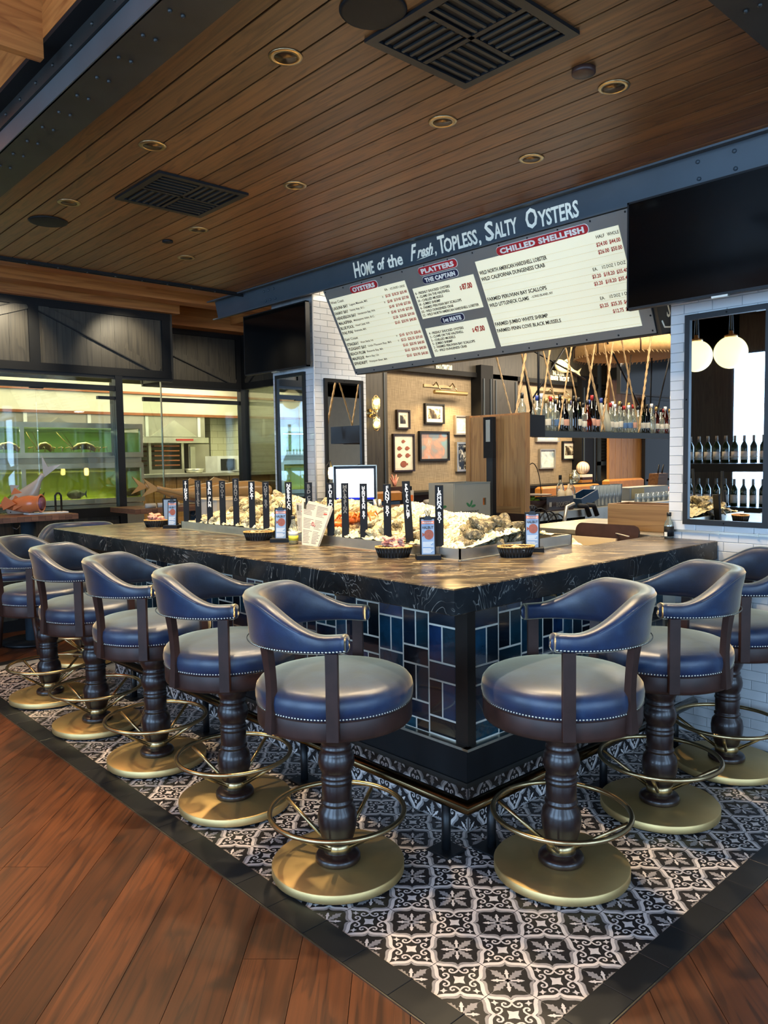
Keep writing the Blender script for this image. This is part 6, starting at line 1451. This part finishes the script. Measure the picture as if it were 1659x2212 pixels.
for k, sp_ in enumerate(specs):
    xx = at(pxs[k], 930, 'y', 2.30).x
    if xx < 3.56: continue
    lab = '%s bottle with %s cap, %s from left, front row of hanging shelf' % (D_[sp_[3]], CN[sp_[1]], ORD[nb_]); nb_ += 1
    key = sp_
    if key not in cache: cache[key] = bottle(*sp_)('spirit_bottle', (xx, 2.30, SZ+.001), lab, 'bottles in the front row of the hanging shelf')
    else: dup(cache[key], (xx, 2.30, SZ+.001), 0, lab)
nb_ = 0
for k in range(26):
    sp_ = specs[(k*7+3) % len(specs)]; xx = 3.66+.15*k+random.uniform(-.02, .02)
    lab = '%s bottle with %s cap, %s from left, back row of hanging shelf' % (D_[sp_[3]], CN[sp_[1]], ORD[k])
    if sp_ not in cache: cache[sp_] = bottle(*sp_)('spirit_bottle', (xx, 2.50, SZ+.001), lab, 'bottles in the back row of the hanging shelf')
    else: dup(cache[sp_], (xx, 2.50, SZ+.001), 0, lab, 'bottles in the back row of the hanging shelf')
bottle('slim', 'blackcap', 'creaml', 'bottle', .30)('syrup_bottle', on(1210, 2.42), 'clear bottle with pour spout behind the wooden caddy', 'bottles on the back bar')
bottle('round', 'goldcap', 'creaml', 'bottle', .31)('syrup_bottle', on(1233, 2.3), 'round bottle with yellow cap right of the wooden caddy', 'bottles on the back bar')
for k in range(3): bottle('slim', 'blackcap', None, ['bgreen', 'bdark', 'bamber'][k], .29)('well_bottle', (3.55+.13*k, 2.23, .661), ['green', 'dark', 'amber'][k]+' bottle standing in the speed rail under the back bar', 'bottles in the speed rail')
gl = B().m('tumbler').lathe([(.032, .001), (.042, .19), (.039, .19), (.030, .008), (.001, .008)], 14).mesh('glass_tumbler')
for k in range(14):
    x, y, z = on(1284+8*(k % 7)+3*(k//7), 2.24+.11*(k//7)); link('glass_tumbler', gl, None, (x, y, z), None, None, 'upright clear tumbler in the %s row by the blue caddy' % ['front', 'rear'][k//7], 'glass', 'clear tumblers on the back bar, %s row' % ['front', 'rear'][k//7])
gl2 = B().m('tumbler').lathe([(.036, .001), (.030, .085), (.001, .086)], 14).mesh('glass_tumbler')
for k in range(7): x, y, z = on(1378+11*k, 2.25); link('glass_tumbler', gl2, None, (x, y, z), None, None, 'overturned rocks glass on the right end of the back bar', 'glass', 'overturned rocks glasses')
t = thing('blue_caddy', 'dark blue bar caddy tilted beside the tumblers', 'caddy', on(1262, 2.25)); mt['blued'] = M('blue_plastic', '#24405c', .4); bb = B().m('blued'); bb.T = Matrix.Rotation(-.28, 4, 'Y'); bb.box(-.14, .14, -.08, .08, .04, .05).box(-.14, .14, -.08, -.07, .05, .13).box(-.14, .14, .07, .08, .05, .13).box(-.14, -.13, -.07, .07, .05, .13).box(.13, .14, -.07, .07, .05, .13); bb.build('caddy_body', t)
t = thing('steel_box', 'low brushed steel box on the back bar behind the rocks glasses', 'box', on(1385, 2.6)); B().m('steelm').cbox(-.42, .42, -.10, .10, 0, .13, .004, 2).build('box_body', t); B().m('brassd').box(-.38, -.12, -.102, -.10, .01, .12).build('brass_face', t)
t = thing('knife_block', 'tan angled holder full of utensils near the right column', 'holder', on(1418, 2.7)); B().m('cedar').prism([(-.12, 0), (.10, 0), (.16, .26), (-.06, .26)], -.06, .06, 1).build('block', t)
for k in range(6): B().m('black').tube([(-.02+.03*k, -.03+.02*(k % 3), .255), (.0+.035*k, -.03+.02*(k % 3), .36)], .006, 6).build('utensil', t)
t = thing('fruit_bowl', 'hooped bowl of limes at the left end of the back bar', 'bowl', (at(1150, 1050, 'y', 2.3).x, 2.3, 1.051)); B().m('walnutf').lathe([(.06, 0), (.10, .04), (.14, .10), (.135, .10), (.09, .045), (.001, .03)], 24).lathe([(.16, .14), (.17, .145), (.16, .15)], 24).build('bowl_body', t); B().m('black').tube([(-.13*math.cos(PI*k/12), 0, .08+.34*math.sin(PI*k/12)) for k in range(13)], .004, 6).build('hoop', t)
mt['lime'] = M('lime_skin', '#a8c23a', .4)
for k in range(7):
    a = k*.9; q = thing('lime', 'green lime in the hooped bowl on the back bar', 'lime', (at(1150, 1050, 'y', 2.3).x+.06*math.cos(a)*(k > 0), 2.3+.06*math.sin(a)*(k > 0), 1.051+.085+.02*(k == 0)), 0, 'limes in the hooped bowl'); B().m('lime').sphere(.028, (0, 0, 0), 12, 8, (1.2, 1, 1)).build('fruit', q)
t = thing('cable_tangle', 'tangle of black cables hanging below the steel counter', 'cable'); q = at(1200, 1115, 'y', 2.08); b = B().m('rubber')
for j in range(4): b.tube([(q.x-.35+.1*j+.13*math.cos(a)+.02*j, 2.08, q.z-.03*j+.11*math.sin(a*1.0)) for a in [k*.45 for k in range(14)]], .006, 6)
b.build('cable_loops', t)
t = thing('soda_gun', 'grey hose and soda gun hanging under the back bar', 'hose'); q = at(1222, 1120, 'y', 2.07); B().m('steelm').tube([(q.x+.12, 2.07, q.z+.12), (q.x, 2.06, q.z+.10), (q.x-.06, 2.05, q.z-.05), (q.x+.04, 2.05, q.z-.22), (q.x+.2, 2.05, q.z-.3)], .018, 8).build('hose', t)
b = B().m('rubber').tube([(q.x+.2, 2.07, q.z+.1), (q.x+.3, 2.06, q.z+.09), (q.x+.34, 2.05, q.z)], .022, 8).tube([(q.x+.33, 2.07, q.z+.1), (q.x+.42, 2.06, q.z+.09), (q.x+.46, 2.05, q.z)], .022, 8); b.build('gun', t)
# ropes and rods
ropes = [(1072, 770, 1097, 868, 2.2, 'rope', .011), (1136, 762, 1117, 880, 2.2, 'rope', .016), (1127, 765, 1153, 880, 2.24, 'rope', .012), (1174, 762, 1200, 870, 2.6, 'rope', .011), (1187, 762, 1171, 880, 2.2, 'rope', .012), (1222, 752, 1247, 870, 2.6, 'rope', .011), (1235, 748, 1216, 870, 2.22, 'rope', .011), (1268, 770, 1290, 865, 2.2, 'rope', .015), (1281, 770, 1266, 875, 2.6, 'rope', .014), (1310, 772, 1330, 880, 2.6, 'rope', .012), (1320, 772, 1306, 880, 2.2, 'rope', .014), (1350, 772, 1372, 885, 2.2, 'rope', .012), (1362, 775, 1351, 880, 2.6, 'rope', .014), (1401, 770, 1386, 885, 2.2, 'rope', .017),
         (1163, 752, 1163, 880, 2.6, 'black', .012), (1128, 765, 1150, 900, 2.6, 'black', .012), (1222, 748, 1148, 865, 2.65, 'black', .008), (1155, 760, 1265, 820, 2.68, 'black', .008), (1330, 775, 1380, 875, 2.64, 'black', .010), (1408, 775, 1405, 880, 2.6, 'black', .009), (1446, 775, 1424, 870, 2.6, 'black', .009)]
for k, (xa, ya, xb, yb, y, mm_, r) in enumerate(ropes):
    a, c = at(xa, ya, 'y', y), at(xb, yb, 'y', y); d = (a-c); a = a+d*(.95 if k not in (16, 17) else .1)
    if a.z > 3.33: a = c+d*((3.33-c.z)/d.z)
    if k not in (16, 17): c = c-d*((c.z-SZ-.002)/d.z)
    t = thing('hanging_rope' if mm_ == 'rope' else 'steel_rod', ('twisted tan rope' if mm_ == 'rope' else 'thin black rod')+', %s from the left among those holding the bottle shelf' % ORD[k if mm_ == 'rope' else k-14], 'rope' if mm_ == 'rope' else 'rod', (0, 0, 0), 0, 'ropes holding the bottle shelf' if mm_ == 'rope' else 'black rods above the bottle shelf')
    if mm_ == 'rope':
        b = B().m('rope'); n = max(10, int((a-c).length/.035)); dd = (a-c)/n; side = dd.cross(Vector((0, 1, 0))).normalized(); s2 = dd.cross(side).normalized()
        for ph in (0, PI): b.tube([c+dd*i+side*r*.32*math.cos(i*1.4+ph)+s2*r*.32*math.sin(i*1.4+ph) for i in range(n+1)], r*.5, 5)
        b.build('twisted_strands', t)
    else: B().m(mm_).tube([c, a], r, 6).build('rod', t)
def shade(cx_, cy_, z0, r0, lab):
    t = thing('canvas_lamp_shade', lab, 'lamp', (cx_, cy_, z0)); B().m('shade').lathe([(r0*.97, .0), (r0, .01), (r0, .10), (r0*.80, .30), (r0*.66, .42), (r0*.64, .42), (r0*.78, .29), (r0*.975, .10), (r0*.955, .01)], 56).build('canvas', t)
    b = B().m('rope')
    for k in range(70): a = 2*PI*k/70; b.tube([(r0*.985*math.cos(a), r0*.985*math.sin(a), .02), (r0*1.0*math.cos(a+.05), r0*1.0*math.sin(a+.05), -.02)], .006, 4)
    b.build('lacing', t, kind='stuff')
    for k in range(8): a = 2*PI*k/8; B().m('walnutf').tube([(r0*1.004*math.cos(a), r0*1.004*math.sin(a), .0), (r0*1.004*math.cos(a), r0*1.004*math.sin(a), .10), (r0*.805*math.cos(a), r0*.805*math.sin(a), .305)], .008, 5).build('seam', t)
    light('POINT', (cx_, cy_, z0+.2), 20, WARM, (0, 0, 0), .15)
shade(5.84, 2.75, 2.60, .56, 'big round laced canvas lamp shade above the bottle shelf')
# ================================================================ DINING ROOM BEYOND
struct('wall_dining', B().m('fabric').box(4.9, 14, 6.0, 6.1, 1.05, 2.76)); 
b = B()
b.m('darkpanel').box(3.3, 14, 5.96, 6.1, 0, 1.05).box(3.3, 14, 5.90, 6.1, 2.75, 3.35); b.m('blackm').box(3.3, 14, 5.88, 5.97, 2.72, 2.79).box(4.9, 14, 5.60, 6.0, 1.03, 1.07); struct('trim_dining', b)
def pil(px0_, px1_, y, lab, mat='darkpanel'):
    a, c = at(px0_, 950, 'y', y).x, at(px1_, 950, 'y', y).x; b = B().m(mat).box(a, c, y, 6.0, 0, 2.9); b.m('bluebeam').box(a+.05, a+.07, y-.012, y, .2, 2.7).box(c-.07, c-.05, y-.012, y, .2, 2.7); struct(lab, b); return a, c
pil(780, 838, 5.86, 'trim_pilaster_1'); pil(1040, 1066, 5.80, 'trim_pilaster_2', 'blackm'); pil(1066, 1119, 5.88, 'trim_pilaster_3'); pil(1257, 1288, 5.80, 'trim_pilaster_4', 'blackm')
a = at(1290, 950, 'y', 5.9).x; c = at(1314, 950, 'y', 5.9).x; t = thing('louvred_shutter', 'grey-blue louvred shutter right of the black pillar', 'shutter'); B().m('bluebeam').box(a, a+.05, 5.85, 5.9, .9, 3.3).box(c-.05, c, 5.85, 5.9, .9, 3.3).box(a, c, 5.85, 5.9, .9, 1.0).box(a, c, 5.85, 5.9, 1.35, 1.42).build('frame', t)
for k in range(24): B().m('iron').box(a+.05, c-.05, 5.86, 5.88, 1.45+.055*k, 1.49+.055*k).build('louvre', t)
a, c = at(1316, 950, 'y', 5.7).x, at(1388, 950, 'y', 5.7).x; b = B(); x = a
while x < c: b.m('oakv').box(x+.004, x+.20, 5.7, 5.75, .9, 3.3); x += .205
b.m('menuface').box(c+.02, c+.1, 5.7, 5.75, .9, 3.3); b.m('grout').box(c+.35, c+.75, 5.7, 5.75, .9, 3.3); struct('wall_panelled', b)
t = thing('big_television', 'large dark blue-black television high behind the lamp shade', 'television'); a, c = at(1341, 778, 'y', 5.0), at(1475, 858, 'y', 5.0); B().m('tv').box(a.x, c.x, 5.0, 5.05, c.z, c.z+1.1).build('screen', t); B().m('black').box(a.x-.02, c.x, 4.995, 5.06, c.z-.03, c.z).box(a.x-.02, a.x, 4.995, 5.06, c.z, c.z+1.1).build('bezel', t); B().m('black').box(a.x+.8, a.x+1.0, 5.06, 5.7, c.z+.3, c.z+.5).build('mount', t)
t = thing('dark_mirror', 'dark mirrored panel with bright window reflections at the right', 'mirror'); a, c = at(1395, 925, 'y', 5.6), at(1460, 1045, 'y', 5.6); B().m('tv').box(a.x, c.x, 5.6, 5.64, c.z, 2.55).build('glass_pane', t); B().m('black').box(a.x-.05, a.x, 5.58, 5.65, c.z, 2.6).box(a.x, c.x, 5.58, 5.65, 2.55, 2.6).build('frame', t)
def picture(px0_, py0_, px1_, py1_, art, fr_, mat_w, lab, fw=.022):
    y = 5.985; a, c = at(px0_, py0_, 'y', y), at(px1_, py1_, 'y', y); w, h = c.x-a.x, a.z-c.z; t = thing('framed_picture', lab, 'picture', (a.x, y, c.z), 0, 'framed pictures on the fabric wall')
    B().m(fr_).box(0, w, -.03, .012, 0, fw).box(0, w, -.03, .012, h-fw, h).box(0, fw, -.03, .012, fw, h-fw).box(w-fw, w, -.03, .012, fw, h-fw).build('frame', t)
    B().m('creaml').box(fw, w-fw, -.006, .0, fw, h-fw).build('mount_card', t); o = B().m(art).box(-w/2+fw+mat_w, w/2-fw-mat_w, -.002, 0, -h/2+fw+mat_w, h/2-fw-mat_w).build('print', t); o.location = (w/2, -.0065, h/2)
    return t, w, h
picture(855, 885, 884, 927, 'artbw', 'walnut', .05, 'small dark framed street photograph on the fabric wall, upper left')
picture(916, 871, 958, 916, 'artbw', 'black', .05, 'square black and white harbour photograph under the brass picture light')
t, w, h = picture(847, 937, 894, 1018, 'creaml', 'walnut', .02, 'tall framed print of six brown fish')
for (fx, fz, fw_) in ((.5, .80, .06), (.32, .62, .075), (.68, .62, .075), (.32, .43, .075), (.70, .43, .08), (.52, .20, .12)):
    b = B().m('fishbrown'); b.T = frame((fx*w, -.0125, fz*h), (1, 0, 0), (0, 0, 1)) @ Matrix.Scale(-1, 4, (1, 0, 0)); b.prism(fish_poly(fw_*1.2, fw_*.75), 0, .001); b.build('fish_print', t)
picture(904, 931, 969, 995, 'artsea', 'black', .0, 'wide framed sunset sea picture on the fabric wall', .03)
picture(981, 897, 1030, 940, 'artpale', 'steelm', .04, 'grey framed drawing partly behind the oak cabinet'); picture(984, 955, 1035, 1017, 'artink', 'steel', .0, 'silver framed dark ink picture beside the oak cabinet', .03)
picture(1164, 970, 1197, 1012, 'artpale', 'steelm', .0, 'silver framed pale picture below the bottle shelf'); picture(1214, 953, 1243, 993, 'artbw', 'black', .06, 'black framed photograph with white mount below the bottle shelf'); picture(1157, 925, 1206, 955, 'artpale', 'steelm', .02, 'pale framed picture half hidden by the bottle shelf')
def piclight(px0_, px1_, py, lab):
    y = 5.99; a, c = at(px0_, py, 'y', y), at(px1_, py, 'y', y); w = c.x-a.x; t = thing('picture_light', lab, 'lamp', (a.x, y, a.z)); B().m('brassd').cyl(.030, .12*w, w, 16, cc=(0, -.16, -.10), axis=0).build('shade_tube', t); B().m('brass').tube([(.3*w, 0, 0), (.3*w, -.06, .05), (.3*w, -.15, -.07)], .008, 6).tube([(.75*w, 0, 0), (.75*w, -.06, .05), (.75*w, -.15, -.07)], .008, 6).box(.05*w, .8*w, -.01, .008, -.02, .02).build('bracket', t); light('AREA', (a.x+w*.5, y-.20, a.z-.15), 30, (1, .66, .28), (-.5, 0, 0), w*.9, .05)
piclight(911, 990, 832, 'long brass picture light over the harbour photograph'); piclight(1160, 1232, 846, 'brass picture light behind the hanging bottles')
p = at(806, 893, 'y', 5.80); t = thing('wall_sconce', 'brass wall sconce with two glowing glass globes on the dark pilaster', 'lamp', (p.x, 5.80, p.z)); B().m('brass').lathe([(.06, -.0), (.06, -.012), (.02, -.02), (.018, -.055), (.001, -.06)][::-1], 20, (-.06, 0, 0), True, 1).tube([(-.06, .0, 0), (0, -.06, 0)], .012, 8).lathe([(.001, -.06), (.03, -.05), (.012, 0), (.03, .05), (.001, .06)], 16, (0, -.06, 0)).build('arm', t)
for s_ in (-1, 1):
    B().m('bulb').sphere(.034, (0, -.06, s_*.14), 14, 10).build('bulb', t); B().m('bottle').lathe([(.045, s_*.05), (.055, s_*.10), (.055, s_*.18), (.03, s_*.21)], 18, (0, -.06, 0)).build('glass_shade', t)
    B().m('brass').tube([(.058*math.cos(PI*k/8)*(1), -.06, s_*(.14+.09*math.sin(PI*k/8))) for k in range(9)], .005, 6).build('hoop', t)
    light('POINT', (p.x, 5.62, p.z+s_*.14), 2.2, (1, .7, .35), (0, 0, 0), .05)
# soffit fish signs
p = at(1217, 790, 'y', 5.85); t = fish('pale sculpted trout mounted on the dark soffit', (p.x, 5.80, p.z-.13), PI*0, .62, .115, 'ledgefish'); t.rotation_euler = (0, math.radians(6), 0); t['label'] = 'pale sculpted trout mounted on the dark soffit above the bottles'
sg_ = thing('soffit_lettering', 'yellow-lit RIVER TROUT lettering below the sculpted fish', 'sign', (0, 0, 0)); q = at(1189, 822, 'y', 5.885); text('THE SILVERY', frame(q+Vector((.06, 0, .10)), (1, 0, 0), (0, 0, 1)), .10, 'menuface', sg_, 'lettering', .6, .001, 0, 'LEFT', .004); text('RIVER TROUT', frame(q, (1, 0, 0), (0, 0, 1)), .12, 'menuface', sg_, 'lettering', .72, .003, 0, 'LEFT', .004)
sg_ = thing('soffit_lettering', 'yellow-lit YELLOWTAIL lettering under the menu board edge', 'sign', (0, 0, 0)); q = at(941, 799, 'y', 5.885); text('YELLOWTAIL', frame(q, (1, 0, 0), (0, 0, 1)), .12, 'menuface', sg_, 'lettering', .5, .003, 0, 'LEFT', .004); text('BAJA COAST', frame(q+Vector((.05, 0, .12)), (1, 0, 0), (0, 0, 1)), .09, 'menuface', sg_, 'lettering', .5, .001, 0, 'LEFT', .004)
light('SPOT', (8.6, 4.6, 3.2), 160, (1, .85, .55), (math.radians(80), 0, math.radians(-10)), .05, None, 60, .6); light('AREA', (6.2, 4.6, 3.2), 60, (1, .82, .58), (math.radians(35), 0, 0), 2.5, .4); light('AREA', (9.4, 4.6, 3.2), 60, (1, .82, .58), (math.radians(35), 0, 0), 2.0, .4); light('AREA', (4.8, 2.0, 3.3), 90, (1, .84, .62), (0, 0, 0), 3, .5); light('AREA', (2.7, 1.6, 3.3), 90, (1, .86, .66), (0, 0, 0), 1, 2); light('AREA', (8.2, 3.9, 3.3), 170, (1, .82, .6), (0, 0, 0), 4, 2)  # added fill without fittings: brightens soffit fish, fabric wall, bottle shelf and bar
# booths, ledge objects
for k, (xa, xb, py, lab) in enumerate([(1165, 1290, 1052, 'tan leather booth back below the framed pictures'), (1310, 1384, 1036, 'tan leather booth back in front of the oak panelling')]):
    a, c = at(xa, py, 'y', 5.2), at(xb, py, 'y', 5.2); t = thing('booth_seat', lab, 'seat', (a.x, 5.2, 0)); B().m('tanl').cbox(0, c.x-a.x, -.06, .08, .45, a.z, .03, 2).build('backrest', t); B().m('tanl').cbox(0, c.x-a.x, -.55, -.06, .38, .50, .02, 2).build('seat', t); B().m('blackm').box(.02, c.x-a.x-.02, -.5, .06, .012, .38).build('base', t)
for k, (px_, lab) in enumerate([(1400, 'orange chair back near the utensil holder'), (1440, 'orange chair back beside the right column')]):
    a = at(px_, 1052, 'y', 3.9); t = thing('dining_chair', lab, 'chair', (a.x, 3.9, 0)); B().m('orange').cbox(-.22, .22, -.03, .03, .55, a.z, .02, 2).build('backrest', t); B().m('orange').cbox(-.22, .22, .03, .45, .42, .48, .02, 2).build('seat', t)
    for sx in (-.18, .18):
        for sy in (0, .4): B().m('walnutf').box(sx-.02, sx+.02, sy-.02, sy+.02, .012, .42).build('leg', t)
a = at(824, 1062, 'y', 4.3); t = thing('dining_chair', 'tan topped dark chair back behind the FANNY BAY paddle', 'chair', (a.x, 4.3, 0)); B().m('tanl').cbox(-.27, .27, -.03, .04, a.z-.10, a.z, .02, 2).build('top_rail', t); B().m('blued').cbox(-.25, .25, -.02, .03, .50, a.z-.10, .01, 2).build('backrest', t); B().m('blued').cbox(-.25, .25, .03, .45, .42, .49, .01, 2).build('seat', t)
for sx in (-.2, .2):
    for sy in (0, .4): B().m('walnutf').box(sx-.02, sx+.02, sy-.02, sy+.02, .012, .42).build('leg', t)
a = at(905, 1092, 'y', 3.9); t = thing('dining_table', 'brown wooden dining table left of the produce box', 'table', (a.x, 3.9, 0)); B().m('butcher').cbox(-.55, .55, -.35, .35, a.z-.04, a.z, .003, 2).build('table_top', t); B().m('black').box(-.05, .05, -.05, .05, .03, a.z-.04).box(-.3, .3, -.3, .3, .0115, .03).build('pedestal', t); tz = a.z
t = thing('side_plate', 'dark plate on the brown dining table', 'plate', (a.x+.02, 3.75, tz+.001)); B().m('walnut').lathe([(.07, 0), (.12, .012), (.115, .014), (.001, .006)], 28).build('plate_body', t)
t = thing('rolled_napkin', 'tan rolled napkin lying on the dark plate', 'napkin', (a.x+.02, 3.75, tz+.012)); B().m('paper').lathe([(.001, -.09), (.025, -.085), (.03, 0), (.022, .085), (.001, .09)], 14, (0, 0, .03), True, 0).build('napkin_roll', t)
t = thing('card_stand', 'small red and white table card on the dining table', 'menu card', (a.x-.22, 3.8, tz+.001)); B().m('paper').box(-.04, .04, -.006, .006, 0, .17).m('orange').box(-.03, .03, -.008, -.006, .06, .12).build('card', t); B().m('black').box(-.012, .012, -.01, .01, .17, .21).build('binder_clip', t)
t = thing('shell_ornament', 'pink coral ornament on brown books by the dark pilaster', 'ornament', at(851, 1042, 'y', 5.9)); 
for k in range(6): B().m('cracker').tube([(0, 0, -.02), (.03*math.cos(k), 0, .04), (.07*math.cos(k), .02*math.sin(k), .10+.02*(k % 3))], [.02, .015, .008], 7).build('branch', t)
for k in range(2): q = at(852, 1044, 'y', 5.9); B().m('walnutf').cbox(-.13+.02*k, .13+.02*k, -.05, .05, -.06-.045*k, -.022-.045*k, .003, 2).build('book', t) if False else link('book', B().m('walnutf').cbox(-.13, .13, -.05, .05, 0, .038, .003, 2).mesh('book'), None, (q.x+.02*k, 5.9, 1.071+.040*(1-k)), None, None, 'brown book %s on the ledge by the dark pilaster' % ['on top of its pair', 'at the bottom of its pair'][k], 'book', 'pair of brown books')
t['label'] = 'pink coral ornament standing on two brown books'; t.location = (q.x, 5.9, 1.071+.080+.02)
q = at(1262, 1030, 'y', 5.70)
for k in range(3): link('book', B().m(['tanl', 'walnutf', 'creaml'][k]).cbox(-.16, .16, -.06, .06, 0, .045, .003, 2).mesh('book'), None, (q.x+.02*(k % 2), 5.70, 1.071+.046*k), None, None, '%s book of the stack under the cream sphere' % ['tan bottom', 'dark middle', 'cream top'][k], 'book', 'books under the cream sphere')
t = thing('ribbed_sphere', 'cream ribbed ball resting on three books', 'ornament', (q.x-.04, 5.70, 1.071+.139+.11)); B().m('creaml').sphere(.11, (0, 0, 0), 28, 16).build('ball', t); b = B().m('tanl')
for k in range(8): b.tube([(.111*math.cos(a_)*math.cos(k*PI/8), .111*math.cos(a_)*math.sin(k*PI/8), .111*math.sin(a_)) for a_ in [2*PI*i/24 for i in range(24)]], .003, 4, True)
b.build('ribs', t)
t = thing('glass_vase', 'clear round glass vase left of the book stack', 'vase', (at(1241, 1025, 'y', 5.70).x, 5.70, 1.071)); B().m('bottle').lathe([(.05, 0), (.09, .05), (.09, .13), (.03, .19), (.035, .22), (.03, .22), (.025, .19), (.001, .02)], 20).build('vase_body', t)
# ================================================================ WHAT THE MIRRORS SHOW
t = thing('wine_rack', 'steel wine shelves left of the camera, seen in the right mirror', 'shelf', (-2.45, 2.1, 0))
for z in (.95, 1.42): B().m('black').box(-.14, .14, -.95, .80, z-.03, z).box(.125, .14, -.95, .80, z-.09, z-.03).build('shelf_board', t)
for y in (-.93, .78): B().m('black').box(-.12, -.08, y-.02, y+.02, .001, 2.2).build('upright', t)
B().m('nail').box(.14, .143, -.93, .78, 1.49, 1.495).build('guard_wire', t)
wb = None
for r_, z in enumerate((.951, 1.421)):
    for k in range(17):
        lab = 'green wine bottle with white label, %s along the %s wine shelf' % (ORD[k], ['lower', 'upper'][r_]); loc = (-2.43, 1.25+.10*k, z)
        if wb is None:
            wb = thing('wine_bottle', lab, 'wine bottle', loc, 0, 'wine bottles on the wine shelves'); mt['wineg'] = M('wine_glass', '#1c2a12', .08)
            B().m('wineg').lathe([(.001, 0), (.037, .002), (.037, .19), (.015, .235), (.014, .30), (.001, .30)], 16).build('glass_body', wb); B().m('winel').cyl(.0375, .04, .13, 16).build('label_band', wb); B().m('papergrey').cyl(.0155, .24, .303, 12).build('foil', wb)
        else: dup(wb, loc, 0, lab, 'wine bottles on the wine shelves')
for k, (x, y) in enumerate([(-2.75, 2.05), (-2.75, 2.45), (-2.55, 1.25)]):
    t = thing('globe_pendant', 'cream globe pendant lamp, %s, seen in the right mirror' % ['nearest the wine shelves', 'farthest from the canopy corner', 'alone at the window side'][k], 'lamp', (x, y, 2.66), 0, 'globe pendants left of the camera'); B().m('globe').sphere(.18, (0, 0, 0), 28, 18).build('globe', t); B().m('brass').lathe([(.07, .165), (.07, .19), (.03, .20), (.02, .24), (.001, .24)], 20).build('fitter', t); B().m('black').tube([(0, 0, .24), (0, 0, 1.7)], .008, 6).tube([(.06, 0, .19), (.0, 0, .9)], .004, 5).tube([(-.06, 0, .19), (.0, 0, .9)], .004, 5).build('cord', t)
# added warm spots that brighten the wooden floor on the left; no lamps there
for (x, y, e_) in ((-2.2, 3.4, 170), (-3.2, .6, 60), (-2.4, -3.6, 30), (1.4, -3.4, 40)): light('SPOT', (x, y, 3.5), e_, WARM, (0, 0, 0), .08, None, 105, .8)
light('SPOT', (1.7, 4.6, 3.0), 60, (1, .8, .55), (math.radians(12), 0, 0), .05, None, 70, .7); light('SPOT', (.2, 4.6, 3.0), 50, (1, .8, .55), (math.radians(12), 0, 0), .05, None, 60, .7); light('SPOT', (-1.5, 4.2, 3.3), 50, (1, .7, .4), (math.radians(-14), 0, 0), .08, None, 80, .7)  # added spots over the display tables to brighten the fish
for (x, e_) in ((.3, 20), (1.4, 14), (2.6, 12)): light('SPOT', (x, 5.10, 3.05), e_*4, (1, .86, .6), (math.radians(50), 0, 0), .03, None, 75, .8)
light('AREA', (-2.6, .2, 3.3), 70, (1, .72, .42), (PI, 0, 0), 1.5, 1.5); light('AREA', (-1.2, 4.6, 3.5), 50, (1, .66, .36), (0, PI, 0), 3, .4)  # added upward fill, warms the cedar cladding; no fitting there
flush_text()
